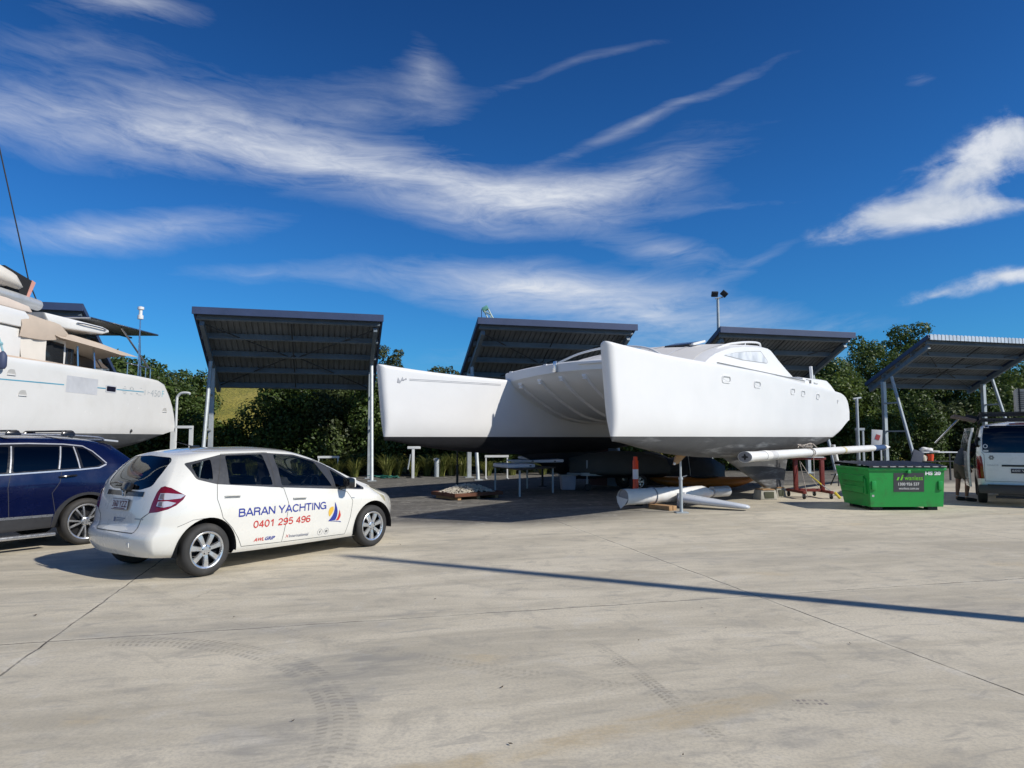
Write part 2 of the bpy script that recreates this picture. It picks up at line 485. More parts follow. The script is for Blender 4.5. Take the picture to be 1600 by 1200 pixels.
# ------------------------------------------------------------------ ground
def ground_material():
    m, nt, b = new_mat('concrete_yard')
    P = nt.coord('Object')
    X, Y, Z = nt.xyz(P)
    W = nt.noise(P, 0.45, 5, 0.6, 0.0, '3D', 1)
    big = nt.noise(P, 0.16, 6, 0.62, 0.6)
    # drag marks: long stretched noise across the traffic direction
    rx = nt.add(nt.mul(X, 0.97), nt.mul(Y, 0.24)); ry = nt.sub(nt.mul(Y, 0.97), nt.mul(X, 0.24))
    drag = nt.noise(nt.vec(nt.mul(rx, 0.32), nt.mul(ry, 1.5)), 1.0, 8, 0.66, 0.7)
    drag2 = nt.noise(nt.vec(nt.mul(X, 1.2), nt.mul(Y, 4.2), 5.0), 1.0, 8, 0.72, 1.0)
    fine = nt.noise(P, 45.0, 5, 0.7)
    spk = nt.noise(P, 210.0, 2, 0.6)
    c = nt.ramp(big, [(0.30, (0.385, 0.365, 0.325)), (0.5, (0.53, 0.50, 0.44)), (0.70, (0.61, 0.58, 0.52))])
    c = nt.mix(nt.step(drag, 0.42, 0.66, 0.0, 0.78), c, (0.355, 0.335, 0.295))
    c = nt.mix(nt.step(drag, 0.52, 0.30, 0.0, 0.35), c, (0.62, 0.59, 0.535))
    c = nt.mix(nt.step(drag2, 0.52, 0.72, 0.0, 0.35), c, (0.39, 0.36, 0.305))
    c = nt.mix(nt.step(nt.noise(P, 0.8, 6, 0.65, 0.8), 0.58, 0.75, 0.0, 0.4), c, (0.40, 0.385, 0.35))
    # ochre stains
    c = nt.mix(nt.mul(nt.step(nt.noise(nt.vec(nt.mul(X, 0.8), nt.mul(Y, 1.4), 3.0), 0.9, 5, 0.6), 0.62, 0.76), 0.35), c, (0.50, 0.39, 0.22))
    # slab tint and joints: slabs about 6.3 m, turned 14.5 degrees
    a = R(14.5)
    jx = nt.add(nt.mul(nt.sub(X, 2.49), cos(a)), nt.mul(nt.sub(Y, 7.17), sin(a)))
    jy = nt.sub(nt.mul(nt.sub(Y, 7.17), cos(a)), nt.mul(nt.sub(X, 2.49), sin(a)))
    wob = nt.mul(nt.sub(nt.noise(P, 3.0, 3), 0.5), 0.05)
    def joint(j, per):
        t = nt.div(nt.add(j, wob), per)
        fr = nt.m('ABSOLUTE', nt.sub(t, nt.m('ROUND', t)))
        return nt.mul(fr, per), nt.m('FLOOR', t)
    dxj, ixj = joint(jx, 6.35); dyj, iyj = joint(jy, 7.6)
    d = nt.m('MINIMUM', dxj, dyj)
    wn = nt.node('ShaderNodeTexWhiteNoise', noise_dimensions='2D'); nt.put(wn.inputs['Vector'], nt.vec(ixj, iyj))
    c = nt.mix(nt.mul(wn.outputs[0], 0.16), c, (0.39, 0.365, 0.315))
    edge = nt.noise(P, 6.0, 4, 0.6)
    c = nt.mix(nt.mul(nt.step(d, 0.09, 0.01), nt.step(edge, 0.35, 0.65, 0.0, 0.5)), c, (0.62, 0.60, 0.55))
    jw = nt.mul(nt.step(d, 0.012, 0.005), nt.step(nt.noise(P, 1.2, 5, 0.6), 0.38, 0.56, 0.4, 1.0))
    c = nt.mix(jw, c, (0.045, 0.042, 0.038))
    c = nt.mix(1.0, c, (1.20, 1.14, 1.0), 'MULTIPLY')
    # hairline cracks
    vd = nt.voro(nt.add(P, W) if False else nt.vec(nt.mad(nt.xyz(W)[0], 1.4, X), nt.mad(nt.xyz(W)[1], 1.4, Y)), 0.24, 'DISTANCE_TO_EDGE')
    ck = nt.mul(nt.step(vd, 0.004, 0.0015), nt.step(nt.noise(P, 0.5, 3), 0.60, 0.70, 0.0, 0.25))
    c = nt.mix(ck, c, (0.10, 0.095, 0.085))
    # tyre tread prints along arcs
    def tread(c, cx, cy, rad, wid, a0, a1, n, strength, curve_pitch=0.8):
        px = nt.sub(X, cx); py = nt.sub(Y, cy)
        rr = nt.m('SQRT', nt.add(nt.mul(px, px), nt.mul(py, py)))
        off = nt.div(nt.sub(rr, rad), wid)                      # -1..1 over the print
        ang = nt.m('ARCTAN2', py, px)
        inb = nt.step(nt.m('ABSOLUTE', off), 1.05, 0.85)
        lim = nt.mul(nt.step(ang, a0, a0 + 0.12), nt.step(ang, a1, a1 - 0.12))
        ph = nt.mad(nt.m('ABSOLUTE', off), curve_pitch, nt.mul(ang, rad * n))
        lug = nt.step(nt.m('SINE', nt.mul(ph, 6.283)), -0.1, 0.35)
        rib = nt.step(nt.m('COSINE', nt.mul(off, 9.4)), -0.75, -0.2)
        brk = nt.step(nt.noise(P, 2.6, 5, 0.7), 0.36, 0.62)
        f = nt.mul(nt.mul(nt.mul(inb, lim), nt.mul(lug, rib)), nt.mul(brk, strength))
        f2 = nt.mul(nt.mul(inb, lim), nt.mul(brk, strength * 0.35))
        c = nt.mix(f2, c, (0.20, 0.19, 0.17))
        return nt.mix(f, c, (0.085, 0.08, 0.072))
    c = tread(c, -2.95, 3.55, 2.03, 0.13, -0.45, 1.75, 19.0, 0.40)
    c = tread(c, -11.0, 1.5, 12.32, 0.06, 0.12, 0.42, 26.0, 0.5)
    c = tread(c, 5.2, 17.0, 13.2, 0.10, -2.45, -1.75, 20.0, 0.22)
    c = tread(c, 9.5, 1.0, 6.9, 0.12, 2.3, 3.2, 19.0, 0.18)
    # dirtier, greyer hardstand under boats and sheds; deep boat shade darkened into its colour
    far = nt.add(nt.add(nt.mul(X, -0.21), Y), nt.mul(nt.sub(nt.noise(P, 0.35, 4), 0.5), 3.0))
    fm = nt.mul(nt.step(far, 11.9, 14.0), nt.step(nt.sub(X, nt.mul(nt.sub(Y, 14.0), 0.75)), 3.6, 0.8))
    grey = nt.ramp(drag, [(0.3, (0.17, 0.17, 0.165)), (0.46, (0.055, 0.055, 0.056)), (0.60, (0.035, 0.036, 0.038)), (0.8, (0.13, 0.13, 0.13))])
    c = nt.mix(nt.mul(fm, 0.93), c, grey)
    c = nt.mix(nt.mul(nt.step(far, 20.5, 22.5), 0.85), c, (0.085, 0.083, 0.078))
    # mottling and grain
    mo = nt.noise(P, 2.4, 7, 0.72, 0.6)
    c = nt.mix(nt.step(mo, 0.50, 0.68, 0.0, 0.55), c, (0.34, 0.315, 0.265))
    c = nt.mix(nt.step(mo, 0.46, 0.30, 0.0, 0.40), c, (0.64, 0.61, 0.545))
    mo2 = nt.noise(nt.vec(nt.mul(rx, 2.2), nt.mul(ry, 7.0), 2.0), 1.0, 6, 0.7, 0.8)
    c = nt.mix(nt.step(mo2, 0.52, 0.70, 0.0, 0.6), c, (0.33, 0.31, 0.27))
    # smears of rubber and an ochre run
    def smear(c, cx, cy, rx_, ry_, a, s_, col):
        ca, sa = cos(R(a)), sin(R(a)); du = nt.sub(X, cx); dv = nt.sub(Y, cy)
        e1 = nt.div(nt.add(nt.mul(du, ca), nt.mul(dv, sa)), rx_); e2 = nt.div(nt.sub(nt.mul(dv, ca), nt.mul(du, sa)), ry_)
        r2 = nt.add(nt.mul(e1, e1), nt.mul(e2, e2))
        f = nt.mul(nt.step(nt.add(r2, nt.mul(nt.sub(mo, 0.5), 2.6)), 1.25, -0.1), nt.mul(nt.step(mo2, 0.34, 0.62, 0.25, 1.0), s_))
        return nt.mix(f, c, col)
    c = smear(c, -1.15, 4.9, 0.75, 0.55, 20, 0.62, (0.24, 0.235, 0.215))
    c = smear(c, -1.25, 3.9, 0.45, 0.8, -8, 0.50, (0.25, 0.24, 0.22))
    c = smear(c, -2.6, 5.9, 1.9, 0.28, 6, 0.45, (0.28, 0.27, 0.245))
    c = smear(c, 1.58, 3.85, 0.26, 0.14, 30, 0.38, (0.25, 0.24, 0.225))
    c = smear(c, 0.62, 3.8, 0.28, 0.12, -20, 0.4, (0.26, 0.25, 0.235))
    c = smear(c, 0.85, 4.05, 1.35, 0.14, 26, 0.75, (0.50, 0.40, 0.245))
    c = smear(c, -0.55, 3.40, 0.7, 0.13, 20, 0.7, (0.48, 0.38, 0.22))
    c = smear(c, 4.6, 6.6, 2.6, 0.40, -14, 0.5, (0.31, 0.285, 0.245))
    c = smear(c, 2.6, 9.4, 2.2, 0.5, 4, 0.4, (0.34, 0.32, 0.285))
    c = smear(c, -5.0, 7.0, 1.6, 0.4, 8, 0.4, (0.33, 0.31, 0.27))
    # print of a grating left on the slab
    gxp = nt.m('ABSOLUTE', nt.sub(X, 1.81)); gyp = nt.m('ABSOLUTE', nt.sub(nt.add(Y, nt.mul(nt.sub(X, 1.81), 0.12)), 4.34))
    cell = nt.mul(nt.step(nt.m('SINE', nt.mul(X, 170.0)), -0.5, 0.0), nt.step(nt.m('SINE', nt.mul(Y, 120.0)), -0.6, -0.1))
    c = nt.mix(nt.mul(nt.mul(nt.mul(nt.step(gxp, 0.105, 0.09), nt.step(gyp, 0.055, 0.04)), cell), nt.step(nt.noise(P, 14.0, 3), 0.3, 0.6, 0.2, 0.75)), c, (0.16, 0.14, 0.15))
    c = nt.mix(nt.step(fine, 0.40, 0.68, 0.0, 0.42), c, (0.33, 0.305, 0.26))
    c = nt.mix(nt.step(spk, 0.60, 0.72, 0.0, 0.40), c, (0.27, 0.25, 0.22))
    c = nt.mix(nt.step(spk, 0.40, 0.28, 0.0, 0.30), c, (0.68, 0.66, 0.61))
    # beyond the yard: earth and grass
    c = nt.mix(nt.step(nt.add(nt.mul(X, -0.219), Y), 31.6, 32.4), c, nt.ramp(nt.noise(P, 0.6, 5), [(0.35, (0.06, 0.075, 0.02)), (0.7, (0.13, 0.12, 0.045))]))
    nt.put(b.inputs['Base Color'], c)
    b.inputs['Roughness'].default_value = 0.86; b.inputs['Specular IOR Level'].default_value = 0.25
    h = nt.add(nt.mul(fine, 0.5), nt.add(nt.mul(spk, 0.35), nt.mul(nt.step(d, 0.012, 0.004), -2.0)))
    nt.put(b.inputs['Normal'], nt.bump(h, 0.35, 0.006))
    return m
gv = []; gx = [-900, -60, -30, -15, -6, 0, 6, 15, 30, 60, 900]; gy = [-300, -40, -8, 0, 5, 10, 16, 24, 36, 60, 2000]
for yy in gy:
    for xx in gx: gv.append((xx, yy, 0))
nx = len(gx)
gf = [(j * nx + i, j * nx + i + 1, (j + 1) * nx + i + 1, (j + 1) * nx + i) for j in range(len(gy) - 1) for i in range(nx - 1)]
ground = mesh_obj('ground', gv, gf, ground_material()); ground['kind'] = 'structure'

# grassy hillside behind the yard
def hill_mat():
    m, nt, b = new_mat('dry_grass_slope')
    P = nt.coord('Object'); X, Y, Z = nt.xyz(P)
    n1 = nt.noise(P, 0.35, 6, 0.6, 0.5); n2 = nt.noise(nt.vec(nt.mul(X, 3), nt.mul(Y, 3), nt.mul(Z, 1.0)), 2.2, 6, 0.7)
    c = nt.ramp(n1, [(0.3, (0.13, 0.16, 0.025)), (0.5, (0.34, 0.30, 0.05)), (0.7, (0.46, 0.38, 0.08))])
    c = nt.mix(nt.step(n2, 0.45, 0.7, 0, 0.75), c, (0.045, 0.065, 0.014))
    nt.put(b.inputs['Base Color'], c); b.inputs['Roughness'].default_value = 0.9
    nt.put(b.inputs['Normal'], nt.bump(n2, 0.9, 0.25))
    return m
hv, hf = [], []
NX, NY = 70, 30
rng = random.Random(3)
for j in range(NY + 1):
    for i in range(NX + 1):
        x = -95 + 190 * i / NX; d = j / NY
        y = 34 + 0.219 * x + 90 * d
        hgt = 6.3 * sstep(0.0, 0.20, d) * (0.9 + 0.1 * sin(x * 0.09 + 1.0)) * sstep(34, 10, abs(x + 12) * 0.6) + 0.28 * (rng.random() - 0.5) * min(1, 6 * d) - 0.05
        hv.append((x, y, hgt))
for j in range(NY):
    for i in range(NX):
        k = j * (NX + 1) + i; hf.append((k, k + 1, k + NX + 2, k + NX + 1))
hill = mesh_obj('hillside', hv, hf, hill_mat(), angle=180); hill['kind'] = 'structure'
# ------------------------------------------------------------------ sheds
SH_O = Vector((-10.83, 23.3)); SH_R = Vector((0.977, 0.214)).normalized(); SH_B = Vector((-SH_R.y, SH_R.x))
SH_YAW = atan2(SH_R.y, SH_R.x)
M_steel = mat('galvanised_grey_steel', (0.44, 0.48, 0.50), 0.5, 0.25, 0.15, 4.0, 0.1, 40, dirt=0.35, dirtcol=(0.2, 0.2, 0.2))
M_purlin = mat('purlin_steel', (0.15, 0.185, 0.22), 0.5, 0.2, 0.15, 2.0)
M_fascia = mat('navy_fascia', (0.035, 0.056, 0.125), 0.55, 0.0, 0.15, 1.5)
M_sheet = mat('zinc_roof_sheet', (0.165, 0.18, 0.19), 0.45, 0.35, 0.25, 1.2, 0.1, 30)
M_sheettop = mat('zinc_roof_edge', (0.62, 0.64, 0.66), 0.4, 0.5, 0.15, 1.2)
M_rod = mat('dark_bracing_steel', (0.035, 0.04, 0.045), 0.6)
def make_shed(label, k, fascia=True):
    W, DP, HF, SL = 6.3, 4.5 if k < 3 else 3.7, 5.93, 0.484
    o = SH_O + SH_R * (9.8 * k)
    t = thing('open_shed', label, 'shed', (o.x, o.y, 0), R(14.6), 'tilted open sheds along the back of the yard')
    # roof: corrugated sheet, ribs run front to back
    rib = 0.2; pts = []
    n = int(W / rib)
    for i in range(n):
        x = i * W / n
        wv = W / n
        pts += [(x, 0.0), (x + wv * 0.72, 0.0), (x + wv * 0.78, 0.035), (x + wv * 0.94, 0.035)]
    pts.append((W, 0.0))
    def row(y, th): return [(px, y, HF - SL * y + pz + th) for px, pz in pts]
    mb = MB(); mb.loft([row(-0.12, 0), row(DP, 0)], False); mb.loft([row(-0.12, 0.006), row(DP, 0.006)], False)
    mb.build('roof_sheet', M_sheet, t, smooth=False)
    # purlins
    for j in range(5):
        y = 0.12 + j * (DP - 0.3) / 4
        z = HF - SL * y - 0.13
        mb = MB(); mb.box((W / 2, y, z), (W - 0.12, 0.09, 0.22), Euler((-atan2(SL, 1), 0, 0)))
        mb.build('purlin', M_purlin, t, smooth=False)
    # fascia at the raised front edge, side trims
    if fascia:
        mb = MB(); mb.box((W / 2, -0.16, HF - 0.02), (W + 0.1, 0.05, 0.25), bevel=0.008)
        mb.build('fascia', M_fascia, t, smooth=False)
    else:
        mb = MB()
        for i in range(n):
            x = i * W / n
            mb.box((x + 0.09, -0.16, HF - 0.01), (0.12, 0.03, 0.24)); mb.box((x + 0.185, -0.145, HF - 0.02), (0.07, 0.03, 0.22))
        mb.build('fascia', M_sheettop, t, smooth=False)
    for x in (0.0, W):
        mb = MB(); sl = sqrt(1 + SL * SL)
        mb.box((x, DP / 2 - 0.1, HF - SL * (DP / 2 - 0.1) - 0.03), (0.07, DP * sl + 0.05, 0.16), Euler((-atan2(SL, 1), 0, 0)))
        mb.build('side_trim', M_fascia, t, smooth=False)
    # rafters over the posts
    for x in (0.22, W - 0.22):
        mb = MB(); sl = sqrt(1 + SL * SL)
        mb.box((x, DP / 2, HF - SL * DP / 2 - 0.33), (0.14, DP * sl * 0.93, 0.18), Euler((-atan2(SL, 1), 0, 0)))
        mb.build('rafter', M_purlin, t, smooth=False)
        yc = 2.75; zc = HF - SL * yc - 0.38
        mb = MB(); mb.box((x, yc, zc / 2), (0.165, 0.165, zc), bevel=0.01); mb.box((x, yc, 0.015), (0.36, 0.36, 0.03))
        mb.build('post', M_steel, t, smooth=False)
        yt = 2.25; zt = HF - SL * yt - 0.40; yb = 0.95
        mb = MB(); mb.tube([(x, yb, 0), (x, yt, zt)], 0.07, 10); mb.box((x, yb, 0.015), (0.32, 0.32, 0.03))
        mb.build('strut', M_steel, t)
        for zz in (1.9, 3.2):
            mb = MB(); mb.box((x, (lerp(yb, yt, zz / zt) + yc) / 2, zz), (0.07, yc - lerp(yb, yt, zz / zt), 0.07))
            mb.build('cross_tie', M_steel, t, smooth=False)
    def rp(x, y): return (x, y, HF - SL * y - 0.06)
    for a, b in ((rp(0.1, 0.3), rp(W / 2, 2.3)), (rp(W - 0.1, 0.3), rp(W / 2, 2.3)), (rp(W / 2, 2.1), rp(0.3, DP - .3)), (rp(W / 2, 2.1), rp(W - 0.3, DP - .3)), (rp(W / 2, 0.1), rp(W / 2, DP - .2))):
        mb = MB(); mb.tube([Vector(a) + Vector((0, 0, -0.14)), Vector(b) + Vector((0, 0, -0.14))], 0.022, 6)
        mb.build('bracing_rod', M_rod, t)
    return t
make_shed('navy edged open shed peeking above the left boat cabin', -1)
make_shed('navy edged open shed standing behind the white hatchback', 0)
make_shed('navy edged open shed between the two catamaran bows', 1)
make_shed('navy edged open shed behind the catamaran cabin, below the light pole', 2)
make_shed('open shed with pale corrugated roof edge behind the green skip', 3, False)

# ------------------------------------------------------------------ foliage
def leaf_mat(name, dark, light, gloss=0.45, trans=0.25):
    m, nt, b = new_mat(name)
    at = nt.node('ShaderNodeAttribute', attribute_name='tint'); f = at.outputs['Fac']
    c = nt.ramp(f, [(0.0, dark), (0.55, tuple(lerp(a, b_, 0.45) for a, b_ in zip(dark, light))), (1.0, light)])
    nt.put(b.inputs['Base Color'], c)
    b.inputs['Roughness'].default_value = gloss; b.inputs['Specular IOR Level'].default_value = 0.34
    tl = nt.node('ShaderNodeBsdfTranslucent'); nt.put(tl.inputs[0], nt.mix(0.5, c, tuple(min(1, x * 1.4) for x in light)))
    mx = nt.node('ShaderNodeMixShader'); mx.inputs[0].default_value = trans
    nt.l.new(b.outputs[0], mx.inputs[1]); nt.l.new(tl.outputs[0], mx.inputs[2])
    nt.l.new(mx.outputs[0], m.node_tree.nodes['Material Output'].inputs[0])
    return m
M_leaf = leaf_mat('hedge_leaf', (0.014, 0.034, 0.008), (0.125, 0.185, 0.042), 0.50)
M_leafb = leaf_mat('olive_hedge_leaf', (0.018, 0.030, 0.010), (0.115, 0.150, 0.050), 0.52)
M_leafc = leaf_mat('fresh_hedge_leaf', (0.018, 0.042, 0.008), (0.155, 0.215, 0.040), 0.48)
M_leafw = leaf_mat('eucalypt_leaf', (0.03, 0.042, 0.016), (0.115, 0.135, 0.05), 0.55)
M_blade = leaf_mat('strap_leaf', (0.06, 0.09, 0.015), (0.36, 0.37, 0.12), 0.45, 0.3)
M_bark = mat('bark', (0.10, 0.08, 0.06), 0.9, 0, 0.3, 5, 0.6, 25)

def leaf_mesh(name, centres, normals, sizes, tints, material, seed, aspect=0.55):
    r = np.random.default_rng(seed)
    n = len(centres)
    nrm = normals / (np.linalg.norm(normals, axis=1, keepdims=True) + 1e-9)
    t = r.normal(size=(n, 3)); t -= nrm * (t * nrm).sum(1, keepdims=True); t /= (np.linalg.norm(t, axis=1, keepdims=True) + 1e-9)
    bt = np.cross(nrm, t)
    s = sizes[:, None]
    droop = nrm * s * 0.16
    v = np.stack([centres - t * s, centres - bt * s * aspect + droop, centres + t * s - droop, centres + bt * s * aspect + droop], 1).reshape(-1, 3)
    me = bpy.data.meshes.new(name)
    me.vertices.add(4 * n); me.vertices.foreach_set('co', v.astype(np.float32).ravel())
    me.loops.add(4 * n); me.loops.foreach_set('vertex_index', np.arange(4 * n, dtype=np.int32))
    me.polygons.add(n); me.polygons.foreach_set('loop_start', np.arange(0, 4 * n, 4, dtype=np.int32)); me.polygons.foreach_set('loop_total', np.full(n, 4, dtype=np.int32))
    me.update(calc_edges=True)
    a = me.attributes.new('tint', 'FLOAT', 'FACE'); a.data.foreach_set('value', tints.astype(np.float32))
    me.materials.append(material)
    return me

def crown_points(seed, blobs, per, sizes=(0.09, 0.16), up=0.35, shell=0.55):
    """leaves through a set of blobs: (cx, cy, cz, rx, ry, rz)"""
    r = np.random.default_rng(seed)
    C, N, S, T = [], [], [], []
    for (cx, cy, cz, rx, ry, rz) in blobs:
        k = int(per * (rx * ry + rx * rz + ry * rz) / 3)
        d = r.normal(size=(k, 3)); d /= np.linalg.norm(d, axis=1, keepdims=True)
        rad = shell + (1.08 - shell) * r.random((k, 1)) ** 0.6
        # lumpy surface
        ph = r.random(6) * 6.28
        lump = 1 + 0.16 * np.sin(d[:, :1] * 5 + ph[0]) * np.sin(d[:, 1:2] * 5 + ph[1]) + 0.12 * np.sin(d[:, 2:3] * 8 + ph[2]) * np.sin(d[:, :1] * 9 + ph[3])
        p = np.array([[cx, cy, cz]]) + d * rad * lump * np.array([[rx, ry, rz]])
        nn = d * 0.8 + r.normal(size=(k, 3)) * 0.55 + np.array([[0, 0, up]])
        bt = r.random() * 0.35
        C.append(p); N.append(nn); S.append(sizes[0] + (sizes[1] - sizes[0]) * r.random(k)); T.append(np.clip(bt + r.random(k) * 0.65, 0, 1))
    return np.concatenate(C), np.concatenate(N), np.concatenate(S), np.concatenate(T)

def make_tree(name, label, cat, loc, h, spread, seed, group, nblob=16, per=520, base=0.0, leaf=(0.09, 0.16), material=None, trunk_r=0.12, depth=None, conical=0.0):
    rr = random.Random(seed)
    t = thing(name, label, cat, (loc[0], loc[1], loc[2] if len(loc) > 2 else 0), rr.random() * 6.28 if depth is None else SH_YAW, group)
    dp = depth or spread
    blobs = []
    for i in range(nblob):
        zf = (i + 0.5) / nblob
        z = base + (h - base) * (0.06 + 0.84 * zf)
        wid = (1 - conical * zf) * (0.55 + 0.45 * sin(pi * clamp(0.25 + zf * 0.62)))
        a = i * 2.4 + rr.random() * 1.2; rad = (0.25 + 0.5 * rr.random()) * wid
        s = (0.30 + 0.22 * rr.random()) * wid
        vz = min((h - base) * 0.24, spread * s * 0.85)
        blobs.append((cos(a) * rad * spread, sin(a) * rad * dp, min(z, h - vz), spread * s, dp * s * 1.05, vz * (0.8 + 0.4 * rr.random())))
    mb = MB()
    th = base + (h - base) * 0.6
    tip = Vector((rr.uniform(-.2, .2), rr.uniform(-.2, .2), th))
    path = [Vector((0, 0, -0.05)), Vector((rr.uniform(-.08, .08), rr.uniform(-.08, .08), th * 0.35)), Vector((rr.uniform(-.15, .15), rr.uniform(-.15, .15), th * 0.7)), tip]
    mb.tube(path, [trunk_r * 1.25, trunk_r, trunk_r * 0.7, trunk_r * 0.35], 8)
    for b in blobs[::2]:
        k = rr.uniform(0.3, 0.9); st = path[1].lerp(path[3], k)
        e = Vector(b[:3])
        mb.tube([st, st.lerp(e, 0.5) + Vector((0, 0, 0.12)), e], [trunk_r * 0.42, trunk_r * 0.28, trunk_r * 0.1], 6)
    mb.build('trunk', M_bark, t)
    me = leaf_mesh('crown', *crown_points(seed, blobs, per, leaf), material or M_leaf, seed)
    cr = bpy.data.objects.new('crown', me); link(cr, t)
    return t

def k_at(px, off):                    # how far along the shed line a plant stands that lies in the direction of px
    t = (px - 800) / FPX; o = SH_O + SH_B * off
    return (t * o.y - o.x) / (SH_R.x - t * SH_R.y)
def back(px, off):
    p = SH_O + SH_R * k_at(px, off) + SH_B * off; return (p.x, p.y)
def where(px):
    for lim, s in ((250, 'behind the left boat'), (330, 'left of the first shed beside the grassy slope'), (600, 'behind the shed above the white hatchback'), (740, 'behind the far catamaran bow'), (1000, 'behind the middle shed'), (1290, 'behind the catamaran cabin'), (1400, 'between the catamaran stern and the right shed'), (1500, 'in the shade of the right shed')):
        if px < lim: return s
    return 'behind the white van'
G_H = 'evergreen bushes in the hedge behind the sheds'
hrng = random.Random(11)
seed = 100
for px, off, h, sp in ((-120, 6.8, 4.0, 1.9), (-20, 6.6, 4.2, 1.9), (60, 6.5, 4.2, 1.8), (130, 6.6, 4.5, 1.8), (190, 6.3, 4.9, 1.7), (240, 6.6, 4.5, 1.6), (278, 6.2, 4.0, 1.4), (356, 6.6, 2.35, 1.1), (430, 6.2, 4.6, 1.4), (470, 5.9, 4.2, 1.7), (525, 6.0, 4.1, 1.7), (580, 6.1, 4.3, 1.7), (640, 6.2, 4.4, 1.7),
                       (700, 6.4, 4.4, 1.7), (760, 6.5, 4.3, 1.8), (830, 6.4, 4.2, 1.8), (900, 6.4, 4.0, 1.8), (970, 6.4, 4.0, 1.8), (1040, 6.4, 4.3, 1.8), (1110, 6.2, 4.2, 1.8), (1180, 6.2, 4.3, 1.8), (1250, 6.2, 4.6, 1.8), (1310, 6.0, 4.9, 1.8), (1365, 6.2, 4.3, 1.8), (1425, 6.0, 3.9, 1.7), (1480, 6.4, 3.6, 1.7), (1540, 6.0, 4.6, 1.8), (1600, 6.2, 5.2, 1.9), (1680, 6.2, 5.0, 1.9)):
    x, y = back(px, off); seed += 1
    make_tree('hedge_bush', 'dense dark evergreen bush in the hedge ' + where(px), 'bush', (x, y), h * 1.03, sp, seed, G_H, nblob=20, per=1350, base=0.05, leaf=((0.055, 0.10) if seed % 3 else (0.07, 0.12)), material=(M_leaf, M_leafb, M_leaf, M_leafc, M_leaf)[seed % 5], trunk_r=0.09)
G_T = 'trees standing behind the hedge'
for px, off, h, sp, lab, m_, b0 in ((612, 20, 7.9, 1.35, 'lone round grey green tree top rising over the far catamaran bow', M_leafw, 2.5), (165, 14, 6.0, 2.4, 'broad tree seen under the awning of the left boat', M_leaf, 1.2), (225, 12, 5.3, 2.0, 'tree behind the stern rail of the left boat', M_leaf, 1.0), (292, 9.5, 4.9, 1.3, 'dark tree top just left of the first shed roof', M_leaf, 1.0),
                             (690, 13, 5.6, 2.0, 'low tree crown peeping over the deck of the far hull', M_leafw, 1.0), (1300, 10, 6.4, 2.2, 'leafy tree over the catamaran stern, left end of the tall trees', M_leaf, 1.0), (1362, 11, 8.0, 1.9, 'tall bushy tree between the two right sheds', M_leaf, 1.2), (1416, 12, 9.3, 1.75, 'tallest tree, its dark rounded crown left of the right shed', M_leaf, 1.5), (1470, 13, 7.0, 2.2, 'dark tree hidden behind the right shed roof', M_leaf, 1.5),
                             (1580, 10, 6.2, 2.2, 'lighter tree at the right edge over the white van', M_leaf, 1.0), (1640, 10, 6.6, 2.2, 'tree at the far right edge of the hedge', M_leaf, 1.0), (1250, 11, 5.6, 2.0, 'tree behind the third shed, mostly hidden by its roof', M_leaf, 1.0), (462, 11, 4.9, 1.9, 'dark tree right of the gap showing the yellow slope', M_leaf, 0.6), (60, 14, 5.4, 2.4, 'tree hidden behind the cabin of the left boat', M_leaf, 1.0), (560, 10.5, 4.7, 2.0, 'tree in the shade behind the first shed post', M_leaf, 0.6)):
    x, y = back(px, off); seed += 1
    make_tree('leafy_tree', lab, 'tree', (x, y), h, sp, seed, G_T, nblob=24, per=1050, base=b0, leaf=(0.065, 0.115), material=m_, trunk_r=0.15)
# strap-leaved clumps along the foot of the hedge
def make_clump(label, loc, seed, n=110, h=1.0, spread=0.75):
    rr = random.Random(seed); t = thing('grass_clump', label, 'plant', (loc[0], loc[1], 0), rr.random() * 6, 'strap leaved grass clumps at the foot of the hedge')
    vs, fs, ti = [], [], []
    for i in range(n):
        a = rr.random() * 6.283; r0 = rr.random() * 0.16; L = h * (0.6 + 0.6 * rr.random()); out = spread * (0.35 + 0.75 * rr.random()); w_ = 0.011 + 0.012 * rr.random()
        b = len(vs); tint = rr.random() * (1.0 if rr.random() < .8 else .3)
        for j in range(6):
            f = j / 5; r_ = r0 + out * f ** 1.6; z = L * (f * 1.25 - 0.62 * f ** 2.6)
            ww = w_ * (1 - f) ** .6 + .001
            c = Vector((cos(a) * r_, sin(a) * r_, z)); s = Vector((-sin(a), cos(a), 0.1)) * ww
            vs += [c - s, c + s]
        for j in range(5): fs.append((b + 2 * j, b + 2 * j + 1, b + 2 * j + 3, b + 2 * j + 2)); ti.append(tint)
    me = bpy.data.meshes.new('blades'); me.from_pydata([tuple(v) for v in vs], [], fs); me.update()
    at = me.attributes.new('tint', 'FLOAT', 'FACE'); at.data.foreach_set('value', ti)
    me.materials.append(M_blade); o = bpy.data.objects.new('blades', me); link(o, t)
    return t
for i, (px, off, h) in enumerate(((345, 4.3, .9), (372, 4.2, 1.0), (396, 4.4, .9), (420, 4.2, 1.0), (444, 4.3, .9), (468, 4.1, .8), (500, 4.2, .9), (528, 4.0, 1.0), (556, 4.1, 1.1), (606, 3.9, 1.25), (622, 4.3, 1.1), (648, 4.0, 1.0), (668, 4.2, 1.15), (690, 3.9, 1.2), (706, 4.2, 1.25), (724, 3.9, 1.1), (762, 4.0, .8), (800, 4.1, .8), (848, 4.2, .7))):
    x, y = back(px, off)
    make_clump('strap leaved grass clump ' + ('behind the bonnet of the white hatchback' if px < 590 else 'right of the pale shed post' if px < 640 else 'in sun under the far catamaran bow' if px < 740 else 'in deep shade under the far hull'), (x, y), 40 + i, 150, h, h * .62)

